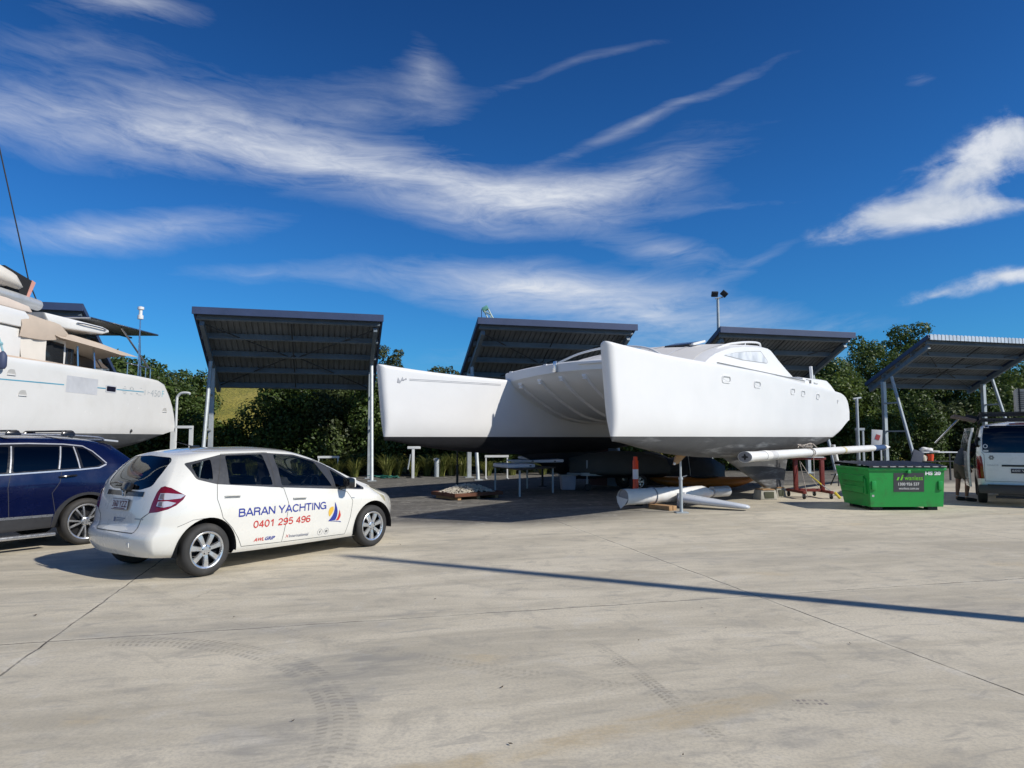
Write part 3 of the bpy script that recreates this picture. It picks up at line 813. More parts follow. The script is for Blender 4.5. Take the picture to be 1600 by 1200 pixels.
# dry leaves blown over the slab
rr = random.Random(21)
vs, fs = [], []
for k in range(60):
    y = rr.uniform(3.2, 19); x = rr.uniform(-.72, .72) * y
    if k < 30: x, y = rr.uniform(-7.5, -2.5), rr.uniform(26.2, 28.2)
    a = rr.random() * 6.28; L = rr.uniform(.008, .022); w_ = L * rr.uniform(.3, .5); b0 = len(vs)
    for u_, v_, z in ((-L, 0, .008), (0, -w_, .004), (L, 0, .012), (0, w_, .006)):
        vs.append((x + u_ * cos(a) - v_ * sin(a), y + u_ * sin(a) + v_ * cos(a), z + rr.random() * .006))
    fs.append((b0, b0 + 1, b0 + 2, b0 + 3))
ll = mesh_obj('leaf_litter', vs, fs, mat('dry_leaf', (.09, .065, .04), .9, 0, .5, 30), smooth=False)
tag(ll, 'dry brown leaves and grit scattered over the concrete', 'leaf litter', None, 'stuff')
# ------------------------------------------------------------------ boats
def set_base(t, loc):
    """everything was modelled in world axes: move the thing's origin to its base"""
    M = Matrix.Translation(-Vector(loc)); done = set()
    def rec(o):
        for ch in o.children:
            if ch.type == 'MESH' and ch.data.name not in done:
                done.add(ch.data.name); ch.data.transform(M)
            rec(ch)
    rec(t); t.location = loc

M_white = mat('fresh_white_primer', (0.75, 0.75, 0.745), 0.42, 0, 0.035, 0.9, dirt=0.10, dirtcol=(0.6, 0.6, 0.58), dscale=0.8)
M_whiteg = mat('white_gelcoat', (0.80, 0.79, 0.76), 0.22, 0, 0.04, 0.7, coat=0.3, dirt=0.22, dirtcol=(0.55, 0.53, 0.48), dscale=0.9)
M_primer = mat('grey_primer', (0.50, 0.50, 0.49), 0.6, 0, 0.08, 1.5)
M_black = mat('black_rubber', (0.02, 0.02, 0.022), 0.6, 0, 0.2, 5)
M_dark = mat('dark_plastic', (0.035, 0.036, 0.04), 0.5, 0, 0.2, 4)
M_inox = mat('stainless_tube', (0.62, 0.63, 0.64), 0.22, 0.95, 0.08, 3)
def bottom_paint(name, c0, c1, cs):
    m, nt, b = new_mat(name)
    P = nt.coord('Object'); X, Y, Z = nt.xyz(P)
    n = nt.noise(nt.vec(nt.mul(X, 0.9), nt.mul(Y, 0.9), nt.mul(Z, 2.4)), 1.0, 7, 0.62, 0.5)
    c = nt.ramp(n, [(0.3, c0), (0.7, c1)])
    s = nt.noise(nt.vec(nt.mul(X, 0.35), nt.mul(Y, 0.35), nt.mul(Z, 3.2)), 1.6, 6, 0.6, 0.3)
    c = nt.mix(nt.step(s, 0.52, 0.72, 0, 0.85), c, cs)
    nt.put(b.inputs['Base Color'], c); b.inputs['Roughness'].default_value = 0.75
    nt.put(b.inputs['Normal'], nt.bump(nt.noise(P, 30, 4), 0.25, 0.01))
    return m
M_botgrey = bottom_paint('sanded_grey_bottom_paint', (0.045, 0.046, 0.05), (0.085, 0.088, 0.092), (0.30, 0.31, 0.32))
M_botblk = bottom_paint('black_bottom_paint', (0.010, 0.011, 0.014), (0.020, 0.021, 0.026), (0.032, 0.033, 0.037))
M_botleft = bottom_paint('worn_grey_bottom_paint', (0.055, 0.06, 0.065), (0.10, 0.105, 0.11), (0.16, 0.165, 0.17))

def hull_g(t):
    t = clamp(t)
    k = min(t / 0.42, 1.0)
    return 0.90 * (1 - (1 - k) ** 2.4) ** 0.62 + 0.10 * t

def hull_rings(xs, zk, zt, hw, warp, zref=None):
    rings = []
    for x in xs:
        k0, z1, w_ = zk(x), zt(x), hw(x)
        kr = min(k0, zref(x)) if zref else k0; zr1 = max(z1, 3.0)
        half = []
        for t in (0, .01, .03, .06, .1, .15, .21, .28, .36, .45, .55, .65, .75, .84, .91, .95):
            z = lerp(k0, z1, t); half.append((w_ * hull_g((z - kr) / (zr1 - kr)) * (min(1.0, (t / .06) ** .5) if kr < k0 - .01 else 1.0), z))
        wt = half[-1][0]
        half += [(wt * 0.995, lerp(k0, z1, .975)), (wt - min(0.02, wt * .1), z1 - 0.012), (wt - min(0.06, wt * .3), z1), (wt * 0.45, z1 + 0.012)]
        pts = [(-y, z) for y, z in half[:0:-1]] + half
        rings.append([Vector((warp(x, z), y, z)) for y, z in pts])
    return rings

def split_z(bm, zw):
    bmesh.ops.bisect_plane(bm, geom=bm.verts[:] + bm.edges[:] + bm.faces[:], plane_co=(0, 0, zw), plane_no=(0, 0, 1), dist=1e-5)
    lo = bm.copy()
    bmesh.ops.delete(bm, geom=[f for f in bm.faces if f.calc_center_median().z < zw], context='FACES')
    bmesh.ops.delete(lo, geom=[f for f in lo.faces if f.calc_center_median().z >= zw], context='FACES')
    return bm, lo

def rrect(w, h, r, n=5):
    out = []
    for cx, cy, a0 in ((w / 2 - r, h / 2 - r, 0), (-w / 2 + r, h / 2 - r, 90), (-w / 2 + r, -h / 2 + r, 180), (w / 2 - r, -h / 2 + r, 270)):
        for i in range(n + 1):
            a = R(a0 + 90 * i / n); out.append((cx + r * cos(a), cy + r * sin(a)))
    return out

# ---- the catamaran in the middle: bows towards the camera, x = aft, y = towards the far hull
CAT = thing('catamaran', 'bare white catamaran under refit, two high bows, standing between the sheds and the skip', 'catamaran', (1.633, 12.168, -.064), atan2(0.776, 0.63)); CAT.scale = (1.04, 1.04, 1.04)
c_zk = spline([(0, 1.54), (0.3, 1.52), (1.2, 1.40), (2.5, 1.27), (4.3, 1.17), (6, 1.134), (9, 1.16), (11, 1.30), (12.5, 1.60), (14.25, 2.16)])
c_zt = spline([(0, 3.235), (0.6, 3.20), (2, 3.14), (4, 3.12), (6.2, 3.11), (9, 3.05), (12, 3.02), (13.2, 3.0), (13.8, 2.9), (14.1, 2.72), (14.25, 2.45)])
c_zref = spline([(0, 1.54), (0.3, 1.52), (1.2, 1.40), (2.5, 1.27), (4.3, 1.17), (6, 1.134), (9, 1.15), (12, 1.22), (14.25, 1.32)])
def c_hw(x):
    n = 0.115 * sqrt(max(0.0, 1 - (1 - min(x, .13) / .13) ** 2)) + 0.008
    return (n + 0.56 * (1 - (1 - min(x, 6.5) / 6.5) ** 1.7)) * (1 - 0.22 * sstep(10, 14.25, x))
def c_warp(x, z): return x + 0.21 * clamp((3.235 - z) / 1.64, 0, 1.1) * math.exp(-x / 0.8)
def cat_y(x, z):
    k0, z1 = min(c_zk(x), c_zref(x)), max(c_zt(x), 3.0); return c_hw(x) * hull_g((z - k0) / (z1 - k0))
c_xs = [0, .015, .04, .07, .1, .13, .2, .35, .6, 1.0, 1.5, 2.1, 2.8, 3.6, 4.5, 5.5, 6.5, 7.6, 8.7, 9.8, 10.8, 11.6, 12.3, 12.8, 13.2, 13.5, 13.8, 14.0, 14.12, 14.2, 14.25]
for yo, bp, near in ((0.0, M_botgrey, True), (5.9, M_botblk, False)):
    mb = MB(); mb.loft([[p + Vector((0, yo, 0)) for p in r] for r in hull_rings(c_xs, c_zk, c_zt, c_hw, c_warp, c_zref)], True, True)
    bmesh.ops.recalc_face_normals(mb.bm, faces=mb.bm.faces[:])
    up, lo = split_z(mb.bm, 1.622)
    mb.bm = up; hull = mb.build('hull', M_white, CAT, angle=60, fixn=False)
    m2 = MB(); m2.bm.free(); m2.bm = lo; bot = m2.build('bottom_paint', bp, hull, angle=60, fixn=False)
    # fin keel
    mk = MB()
    prof = [(4.85, 1.19, .16), (7.6, 0.36, .11), (9.1, 0.30, .09), (9.6, 1.2, .13)]
    rings = []
    for zf in (0, 0.3, 0.7, 1.0):
        xa = lerp(4.85, 7.62, zf); xb = lerp(9.6, 9.1, zf); z = lerp(1.2, 0.34, zf); th = lerp(.17, .11, zf)
        rg = []
        for k in range(20):
            a = 2 * pi * k / 20; f = (1 - cos(a)) / 2
            yy = th * (1 if a < pi else -1) * 1.6 * (sqrt(f) * (1 - f) + .12 * f * (1 - f))
            rg.append(Vector((lerp(xa, xb, f), yo + yy, z - 0.06 * f * zf)))
        rings.append(rg)
    mk.loft(rings, True, True); mk.build('fin_keel', bp, hull, angle=50)
    if near:
        for px, w_, h_ in ((3.93, .40, .165), (5.5, .38, .165), (7.95, .34, .17), (8.8, .34, .17), (10.15, .30, .17), (12.6, .14, .14)):
            z = 2.82 - (px - 3.9) * 0.012; y = -cat_y(px, z)
            mp = MB(); o = rrect(w_, h_, .07); i_ = rrect(w_ - .05, h_ - .05, .05); ii = rrect(w_ - .07, h_ - .07, .045)
            def P3(pt, d): return Vector((px + pt[0], -cat_y(px + pt[0], z + pt[1]) - d, z + pt[1]))
            mp.loft([[P3(p, -0.004) for p in o], [P3(p, 0.012) for p in o], [P3(p, 0.012) for p in i_], [P3(p, -0.03) for p in ii]], True, False)
            pf = mp.build('portlight', M_white, hull, angle=30)
            mp = MB(); mp.poly([P3(p, 0.0015) for p in ii]); mp.build('portlight_cover', M_primer if px > 12 else M_white, hull)
            # grey strip along the top right, pocket shade put into its colour
            mp = MB(); mp.loft([[P3(p, 0.003) for p in ii if p[0] > -.02 or p[1] > 0], [P3((p[0] * .86, p[1] * .8 - .008), 0.003) for p in ii if p[0] > -.02 or p[1] > 0]], False, False)
            mp.build('pocket_shade', mat('pocket_shade_grey', (0.33, 0.35, 0.36), 0.7), hull, smooth=False)
    else:
        # groove and patch on the inner topside of the far bow
        def I3(x, z, d): return Vector((x, yo - cat_y(x, z) - d, z))
        for z0 in (2.945, 2.915):
            mp = MB(); xs = [0.75 + 2.9 * i / 14 for i in range(15)]
            mp.loft([[I3(x, z0 + 0.01 + 0.012 * (x - .75), 0.004) for x in xs], [I3(x, z0 + 0.012 * (x - .75), 0.004) for x in xs]], False)
            mp.build('masking_line', mat('masking_grey', (0.36, 0.37, 0.40), 0.7), hull, smooth=False)
        mp = MB()
        mp.poly([I3(x, z, 0.004) for x, z in ((.42, 2.85), (.44, 2.97), (.50, 2.88), (.56, 2.99), (.60, 2.90), (.66, 2.97), (.68, 2.93), (.55, 2.90), (.50, 2.84))])
        mp.build('scuff_mark', mat('masking_grey', (0.36, 0.37, 0.40), 0.7), hull, smooth=False)

# bridgedeck: front face, deck and curved underside
bd_u = spline([(4.38, 3.06), (4.46, 2.98), (4.9, 2.74), (5.6, 2.47), (6.3, 2.24), (7.0, 2.12), (8.0, 2.07), (11.5, 2.10), (12.4, 2.3)])
def bd_top(y): return 3.33 + 0.13 * (1 - ((y - 2.95) / 2.45) ** 2)
def bd_fx(y): return 4.06 - 0.25 * (1 - ((y - 2.95) / 2.5) ** 2)
xs_b = [0, .08, .3, .55, .85, 1.2, 1.6, 2.1, 2.7, 3.5, 4.5, 5.5, 6.5, 7.3, 8.0]
ys_b = [0.35 + 5.2 * i / 52 for i in range(53)]
mb = MB(); rows = []
def fil(y): return 0.30 * max(0, 1 - (y - 0.35) / 0.55) ** 2.2 + 0.30 * max(0, 1 - (5.55 - y) / 0.55) ** 2.2
for dx_ in xs_b:
    rows.append([Vector((bd_fx(y) + dx_, y, bd_u(4.38 + dx_) - fil(y) * sstep(-.2, 1.0, dx_) + 0.16 * (1 - ((y - 2.95) / 2.45) ** 2) * math.exp(-dx_ * 1.2))) for y in ys_b])
front = [[Vector((bd_fx(y) - 0.012, y, bd_u(4.38) + 0.16 * (1 - ((y - 2.95) / 2.45) ** 2) + (bd_top(y) - 0.03 - bd_u(4.38) - 0.16 * (1 - ((y - 2.95) / 2.45) ** 2)) * k)) for y in ys_b] for k in (1.0, 0.5, 0.02)]
toprow = [[Vector((bd_fx(y) + dx_, y, bd_top(y))) for y in ys_b] for dx_ in (8.0, 4.0, 1.0, 0.03)]
mb.loft(toprow + front + rows, False); mb.build('bridgedeck', M_white, CAT, angle=40)
for i, y in enumerate((5.05, 4.35, 3.65, 2.95, 2.25, 1.55)):
    mb = MB(); rg = []
    for dx_ in xs_b[1:11]:
        z = bd_u(4.38 + dx_) + 0.16 * (1 - ((y - 2.95) / 2.45) ** 2) * math.exp(-dx_ * 1.2)
        x = bd_fx(y) + dx_
        rg.append([Vector((x, y - .07, z + .02)), Vector((x - .02, y - .035, z - .055)), Vector((x - .02, y + .035, z - .055)), Vector((x, y + .07, z + .02))])
    mb.loft(rg, True, True); mb.build('stringer', M_white, CAT, angle=60)
    mb = MB(); z = bd_u(4.38) + 0.16 * (1 - ((y - 2.95) / 2.45) ** 2)
    mb.box((bd_fx(y) + .17, y, z - .12), (.05, .10, .24), Euler((0, R(38), 0)), bevel=.012); mb.build('bracket', M_white, CAT)
for y in (5.35, 4.1):
    mb = MB(); mb.box((bd_fx(y) + .03, y, bd_top(y) - .02), (.07, .10, .07), bevel=.015); mb.build('deck_stud', M_white, CAT)
mb = MB(); y = 3.72
mb.box((bd_fx(y) - .05, y, bd_top(y) - .10), (.06, .09, .28), bevel=.02); mb.box((bd_fx(y) - .04, y + .05, bd_top(y) - .16), (.03, .06, .14), bevel=.01)
mb.build('cleat', M_inox, CAT)
mb = MB(); mb.box((bd_fx(2.4) - .05, 2.4, bd_top(2.4) - .07), (.10, 1.25, .06), bevel=.02); mb.build('step_moulding', M_white, CAT)
for dz_, y0, y1 in ((0, 3.7, 0.9),):
    mb = MB(); path = catmull([(bd_fx(3.7) + .05, 3.7, bd_top(3.7)), (bd_fx(3) + .2, 3.1, 3.66), (bd_fx(2.3) + .3, 2.3, 3.76), (bd_fx(1.4) + .2, 1.4, 3.66), (bd_fx(.9) + .1, .9, 3.40)], 6)
    mb.tube(path, .026, 8); mb.build('bow_rail', M_white, CAT)

# cabin
c_prof = [(5.45, 0.0), (5.50, 0.07), (5.72, 0.20), (6.05, 0.37), (6.40, 0.51), (6.9, 0.65), (7.5, 0.79), (8.34, 0.91), (9.2, 0.99), (10.0, 1.05), (10.25, 1.05), (10.48, 1.02), (10.72, 0.94), (11.3, 0.72), (11.9, 0.52), (12.5, 0.34), (12.75, 0.0)]
def cab_pt(i, y):
    v = (y - 2.95) / 2.25; x, z = c_prof[i]
    hb = 1 - v * v
    edge = sstep(1.0, 0.90, abs(v))
    return Vector((x - 0.35 * hb * max(0, 1 - (x - 5.45) / 4), y, 3.21 + z * (0.94 + 0.06 * edge) + 0.11 * hb * min(1, z * 3)))
ys_c = [0.7, 0.72, 0.78, 0.9] + [1.1 + 3.7 * i / 16 for i in range(17)] + [5.0, 5.12, 5.18, 5.2]
mb = MB(); mb.loft([[cab_pt(i, y) for i in range(len(c_prof))] for y in ys_c], False)
for y in (0.7, 5.2):
    mb.poly([cab_pt(i, y) for i in range(len(c_prof))])
cabin = mb.build('cabin', M_white, CAT, angle=35)
# papered-over windscreen across the front and roof panel, greyed to imitate its shade
M_paper = mat('shaded_paper', (0.66, 0.645, 0.62), 0.85, 0, 0.06, 1.2, 0.2, 8)
mb = MB(); ysw = [1.0 + 3.9 * i / 24 for i in range(25)]
mb.loft([[cab_pt(i, y) + Vector((-0.008, 0, 0.012)) for y in ysw] for i in range(2, 8)], False); mb.build('windscreen_cover', M_paper, cabin, angle=60)
for y in (1.7, 2.55, 3.35, 4.2):
    mb = MB(); mb.loft([[cab_pt(i, y + d) + Vector((-0.014, 0, 0.022)) for d in (-.035, .035)] for i in range(2, 7)], False); mb.build('windscreen_mullion', M_white, cabin)
# side window, masked, with a thin dark seal
wp = [(6.95, 3.70), (7.75, 3.85), (8.69, 3.975), (9.62, 4.07), (9.70, 4.05), (10.18, 3.84), (10.20, 3.80), (10.13, 3.755), (8.22, 3.684)]
cx_ = sum(p[0] for p in wp) / len(wp); cz_ = sum(p[1] for p in wp) / len(wp)
mb = MB(); mb.poly([(x, 0.692, z) for x, z in wp]); wf = mb.build('side_window', mat('seal_mid', (0.42, 0.42, 0.41), 0.7), cabin, smooth=False)
mb = MB(); mb.poly([(cx_ + (x - cx_) * .965 - .015, 0.686, cz_ + (z - cz_) * .90 - .004) for x, z in wp])
m_, nt_, b_ = new_mat('frosted_window_film')
P_ = nt_.coord('Object'); n_ = nt_.noise(P_, 1.6, 4, 0.5, 0.4)
nt_.put(b_.inputs['Base Color'], nt_.ramp(n_, [(0.35, (0.42, 0.44, 0.46)), (0.6, (0.74, 0.75, 0.76))])); b_.inputs['Roughness'].default_value = 0.3
mb.build('window_film', m_, cabin, smooth=False)
mb = MB(); mb.tube(catmull([(6.48, .9, 3.70), (7.1, .9, 3.92), (7.74, .9, 4.08), (8.4, .9, 4.19), (9.06, .9, 4.28), (9.7, .9, 4.345), (10.08, .9, 4.36), (10.2, .9, 4.31), (10.21, .9, 4.15)], 5), .03, 8)
mb.tube([(9.0, .9, 4.27), (9.0, .9, 4.05)], .02, 6); mb.build('grab_rail', M_white, CAT)
mb = MB(); mb.loft([[Vector((x, -0.42 + d, 3.10 + .085)) for x in (3.85, 4.6, 5.6, 6.8, 8.0, 9.0, 10.0)] for d in (0, .03)] + [[Vector((x, -0.39, 3.08)) for x in (3.85, 4.6, 5.6, 6.8, 8.0, 9.0, 10.0)]], False)
mb.build('coaming_strip', M_primer, CAT, smooth=False)
# side deck coaming and cockpit
mb = MB()
rg = []
for x, h in ((3.2, .02), (4.2, .14), (6, .16), (9, .17), (10.5, .20)):
    rg.append([Vector((x, -.40, 3.0)), Vector((x, -.34, 3.03 + h)), Vector((x, .5, 3.06 + h)), Vector((x, .6, 2.9))])
mb.loft(rg, True, True); mb.build('side_deck', M_white, CAT)
mb = MB(); rg = []
for x, h in ((10.3, .30), (11.2, .32), (12.2, .36), (12.75, .37), (13.2, .25), (13.75, .05)):
    rg.append([Vector((x, -.28, 2.9)), Vector((x, -.24, 3.03 + h * .9)), Vector((x, -.12, 3.03 + h)), Vector((x, .5, 3.05 + h)), Vector((x, .6, 2.9))])
mb.loft(rg, True, True); mb.build('cockpit_coaming', M_white, CAT, angle=45)
mb = MB(); mb.box((12.55, .15, 3.60), (.10, .08, .46), Euler((0, R(-10), 0)), bevel=.015); mb.build('deck_post', M_white, CAT)
mb = MB(); mb.box((10.75, -.26, 3.24), (.32, .05, .06), bevel=.01); mb.box((10.9, -.27, 3.22), (.06, .06, .10)); mb.build('winch_pad', mat('seal_dark', (0.22, 0.22, 0.21), 0.7), CAT)
mb = MB(); mb.box((11.5, -.26, 3.21), (.36, .04, .035), bevel=.01); mb.build('fairlead', M_primer, CAT)
# hatch frame and dark hatch on the cabin front deck
mb = MB(); mb.box((7.3, 2.0, 4.13), (.7, .7, .04), Euler((0, R(-12), 0)), bevel=.01); hh = mb.build('roof_hatch', mat('tinted_hatch', (0.03, 0.04, 0.06), 0.15), CAT)
mb = MB(); mb.box((7.35, 1.55, 4.14), (.8, .06, .06), Euler((0, R(-12), 0)), bevel=.01); mb.build('hatch_frame', M_white, CAT)

# ---- left boat, stern away from the camera; modelled in world axes
LB = thing('sailing_catamaran', 'cream white cruising catamaran with awning and solar roof at the left edge', 'catamaran')
lxs = [0, .03, .08, .15, .3, .6, 1.2, 2, 3, 4, 5, 6, 7, 8, 9, 10, 11, 11.8, 12.3, 12.7, 12.95, 13.15, 13.3, 13.45, 13.55]
l_zk = spline([(0, 1.5), (.6, 1.38), (3, 1.15), (6, 1.05), (9, 1.08), (11, 1.2), (12.4, 1.46), (13.1, 1.68), (13.55, 1.80)])
l_zt = spline([(0, 3.42), (5.4, 3.36), (8, 3.39), (11, 3.41), (12.2, 3.385), (12.65, 3.31), (12.95, 3.04), (13.4, 2.45), (13.55, 2.05)])
l_zref = spline([(0, 1.5), (.6, 1.38), (3, 1.15), (6, 1.05), (9, 1.08), (11, 1.12), (13.55, 1.25)])
def l_hw(x): return 0.90 * (0.10 * sqrt(max(0, 1 - (1 - min(x, .2) / .2) ** 2)) + .01 + .89 * (1 - (1 - min(x, 5) / 5) ** 1.9)) * (1 - 0.10 * sstep(9, 13.5, x))
LY0 = 9.1
def l_map(p, cx): return Vector((cx - p.y, LY0 + p.x, p.z))
for cx in (-11.8, -17.6):
    rings = hull_rings(lxs, l_zk, l_zt, l_hw, lambda x, z: x, l_zref)
    mb = MB(); mb.loft([[l_map(p, cx) for p in r] for r in rings], True, True)
    bmesh.ops.recalc_face_normals(mb.bm, faces=mb.bm.faces[:])
    up, lo = split_z(mb.bm, 1.71)
    mb.bm = up; lh = mb.build('hull', M_whiteg, LB, angle=50, fixn=False)
    m2 = MB(); m2.bm.free(); m2.bm = lo; m2.build('bottom_paint', M_botleft, lh, angle=50, fixn=False)
    if cx == -11.8: LH = lh
def LS(y, z, d=0.003):                       # a point on the lit topside
    x = y - LY0; k0, z1 = min(l_zk(x), l_zref(x)), max(l_zt(x), 3.0)
    return Vector((-11.8 + l_hw(x) * hull_g((z - k0) / (z1 - k0)) + d, y, z))
M_stripe = mat('pale_blue_stripe', (0.10, 0.36, 0.50), 0.4)
for y0, y1 in ((13.5, 16.80), (18.15, 18.55), (19.05, 20.55)):
    n = 12; ys_ = [lerp(y0, y1, i / n) for i in range(n + 1)]
    mb = MB(); mb.loft([[LS(y, 2.85 + (y - 14.66) * 0.0185 + d) for y in ys_] for d in (.013, -.013)], False); mb.build('hull_stripe', M_stripe, LH, smooth=False)
mb = MB(); ys_ = [16.88 + 1.28 * i / 8 for i in range(9)]
mb.loft([[LS(y, z) for y in ys_] for z in (3.13, 2.92, 2.72)], False); mb.build('masked_window', mat('pale_window_mask', (0.58, 0.59, 0.61), 0.5), LH, smooth=False)
def lrect(yc, zc, w_, h_, d, r=.03): return [LS(yc + a, zc + b, d) for a, b in rrect(w_, h_, r)]
mb = MB(); mb.poly(lrect(18.79, 2.925, .52, .20, .004)); mb.build('portlight_frame', mat('pale_window_mask', (0.58, 0.59, 0.61), 0.5), LH, smooth=False)
mb = MB(); mb.poly(lrect(18.79, 2.925, .43, .135, .008)); mb.build('portlight', mat('dark_tint', (0.012, 0.012, 0.03), 0.1), LH, smooth=False)
for yc, zc in ((15.0, 3.03), (15.4, 2.60), (21.9, 2.48)):                      # boarding-step recesses
    mb = MB(); mb.poly([LS(yc + a, zc + b, .004) for a, b in ((-.14, -.05), (-.09, .04), (-.02, .065), (.09, .06), (.15, -.05))]); mb.build('step_recess', mat('recess_grey', (0.50, 0.49, 0.46), 0.6), LH, smooth=False)
    mb = MB(); mb.box(LS(yc, zc - .06, .008), (.03, .26, .025), bevel=.008); mb.build('step_lip', M_whiteg, LH)
mb = MB(); mb.lathe([(.001, .03), (.035, .03), (.05, .012), (.05, 0)], 14, Matrix.Translation(LS(20.03, 1.80, 0)) @ Matrix.Rotation(pi / 2, 4, 'Y'), False); mb.build('drain_fitting', M_dark, LH)
M_ltr = mat('faded_grey_lettering', (0.40, 0.43, 0.44), 0.6); M_ltrb = mat('faded_blue_lettering', (0.24, 0.50, 0.58), 0.6)
text_on('lettering', '450', lambda x, y: LS(20.95 + x, 2.86 + y * 1.0), .62, .20, M_ltr, LH)
text_on('lettering', 'F', lambda x, y: LS(21.66 + x, 2.875 + y), .13, .20, M_ltrb, LH)
mb = MB(); mb.box(LS(20.86, 2.96, .003), (.004, .10, .018)); mb.build('lettering', M_ltr, LH, smooth=False)
rr = random.Random(5)
for y0, y1, z0, dz_ in ((19.42, 19.52, 3.03, .016), (19.36, 19.56, 2.975, .012), (19.36, 19.58, 2.885, .012), (19.42, 19.54, 2.835, .016), (19.78, 19.90, 3.045, .014), (19.74, 19.80, 2.98, .05), (19.9, 19.95, 2.98, .05), (19.78, 19.90, 2.85, .014), (20.12, 20.2, 2.87, .03), (20.22, 20.42, 2.85, .012), (20.30, 20.42, 3.05, .012), (20.60, 20.63, 2.87, .16), (20.78, 20.80, 2.90, .12)):
    mb = MB(); mb.quad(LS(y0, z0), LS(y1, z0), LS(y1, z0 + dz_), LS(y0, z0 + dz_)); mb.build('lettering', M_ltr, LH, smooth=False)
# superstructure
M_canvas = mat('sand_canvas', (0.52, 0.43, 0.345), 0.9, 0, 0.10, 1.5, 0.25, 12)
M_canvasl = mat('pale_canvas', (0.68, 0.635, 0.565), 0.9, 0, 0.08, 1.5, 0.25, 12)
M_glassd = mat('dark_saloon_glass', (0.02, 0.022, 0.025), 0.06, 0, 0.2, 1.0)
def slab(name, poly, x0, x1, m_, bev=0.05, parent=LB, ang=35):
    mb = MB(); mb.prism([(x0, y, z) for y, z in poly], (x1 - x0, 0, 0))
    bmesh.ops.recalc_face_normals(mb.bm, faces=mb.bm.faces[:])
    if bev > 0:
        es = [e for e in mb.bm.edges if abs(e.verts[0].co.x - e.verts[1].co.x) < 1e-4]
        bmesh.ops.bevel(mb.bm, geom=es, offset=bev, segments=3, affect='EDGES', profile=.5)
    return mb.build(name, m_, parent, angle=ang)
slab('bridgedeck', [(9.8, 3.33), (21.3, 3.33), (21.3, 2.0), (10.5, 2.0)], -17.6, -11.9, M_whiteg, 0)
slab('cockpit_coaming', [(12, 3.3), (12, 3.50), (16.0, 3.50), (20.9, 3.50), (21.5, 3.40), (21.5, 3.3)], -12.1, -11.55, mat('teak_cap', (0.55, 0.42, 0.32), 0.7), .03)
slab('saloon', [(10.2, 3.3), (11.6, 4.35), (12.6, 4.55), (17.35, 4.55), (17.6, 4.35), (17.6, 3.3)], -16.9, -12.35, M_whiteg, .12)
slab('saloon_window', [(18.12, 4.22), (18.98, 4.18), (18.98, 3.62), (18.08, 3.66)], -16.0, -12.38, M_glassd, .02)
slab('saloon_window', [(19.15, 4.1), (19.45, 4.1), (19.45, 3.45), (19.1, 3.45)], -16.0, -12.40, M_glassd, .02)
slab('bulkhead', [(16.9, 4.3), (19.15, 4.3), (19.15, 3.4), (16.9, 3.4)], -15.9, -12.44, M_whiteg, .02)
slab('helm_seat', [(10.5, 4.34), (10.5, 4.80), (17.15, 4.76), (17.3, 4.66), (17.32, 4.44), (17.15, 4.34)], -15.6, -12.2, M_whiteg, .03)
slab('side_panel', [(10.5, 3.45), (10.5, 4.31), (17.12, 4.31), (17.12, 3.45)], -15.5, -12.26, M_whiteg, .02)
slab('helm_cushion', [(11.0, 4.81), (11.0, 5.05), (16.6, 5.0), (17.35, 4.93), (17.5, 4.80), (17.4, 4.77)], -15.3, -12.26, mat('cream_cushion', (0.66, 0.56, 0.48), 0.8, 0, .06, 1.5), .03)
# canvas side curtain, curved
mb = MB(); rg = []
for k, (y, zt_, zb_) in enumerate(((17.0, 4.72, 4.12), (17.4, 4.72, 4.12), (17.9, 4.70, 4.14), (18.3, 4.68, 4.20), (18.55, 4.65, 4.28), (18.75, 4.55, 4.32))):
    rg.append([Vector((-12.25 + .02 * sin(k * 2.2), y, zt_)), Vector((-12.17 + .03 * sin(k * 1.7), y, lerp(zt_, zb_, .5))), Vector((-12.22, y, zb_))])
mb.loft(rg, False); mb.build('side_curtain', M_canvas, LB, angle=180)
mb = MB(); rg = []
for k, (y, zt_, zb_) in enumerate(((17.1, 4.24, 3.45), (17.4, 4.22, 3.45), (17.6, 4.21, 3.45), (18.05, 4.20, 3.47))):
    rg.append([Vector((-12.30 + .05 * (k % 2), y, zt_)), Vector((-12.26, y, lerp(zt_, zb_, .5))), Vector((-12.2 - .05 * (k % 2), y, zb_))])
mb.loft(rg, False); mb.build('door_curtain', M_canvasl, LB, angle=180)
slab('hard_top', [(18.0, 4.90), (19.2, 4.92), (20.6, 4.93), (20.92, 4.88), (20.95, 4.80), (20.6, 4.70), (18.9, 4.60), (18.2, 4.62)], -15.9, -12.3, M_whiteg, .05)
mb = MB(); mb.tube([(-12.27, 19.3, 4.83), (-12.24, 19.6, 4.85), (-12.24, 20.5, 4.86), (-12.27, 20.7, 4.84)], .018, 6); mb.build('grab_rail', M_inox, LB)
# awning: sloping cloth under the hard top down to the stern rail
mb = MB(); rg = []
for y, z, xa, xb in ((18.2, 4.40, -12.3, -15.7), (19.2, 4.47, -12.3, -15.7), (20.4, 4.42, -12.28, -15.7), (21.4, 4.33, -12.4, -15.8), (22.3, 4.22, -12.5, -15.9)):
    rg.append([Vector((lerp(xa, xb, f), y, z - 0.13 * sin(pi * f) + (0.05 if i_ % 2 else 0))) for i_, f in enumerate((0, .15, .3, .5, .7, .85, 1))])
mb.loft(rg, False)
mb.loft([[Vector((-12.3, y, z)) for y, z in ((18.2, 4.40), (19.2, 4.47), (20.4, 4.42), (21.4, 4.33), (22.3, 4.22))], [Vector((-12.1, y, z)) for y, z in ((18.4, 4.27), (19.2, 4.25), (20.3, 4.21), (21.3, 4.15), (22.25, 4.20))]], False)
mb.build('awning', M_canvas, LB, angle=180)
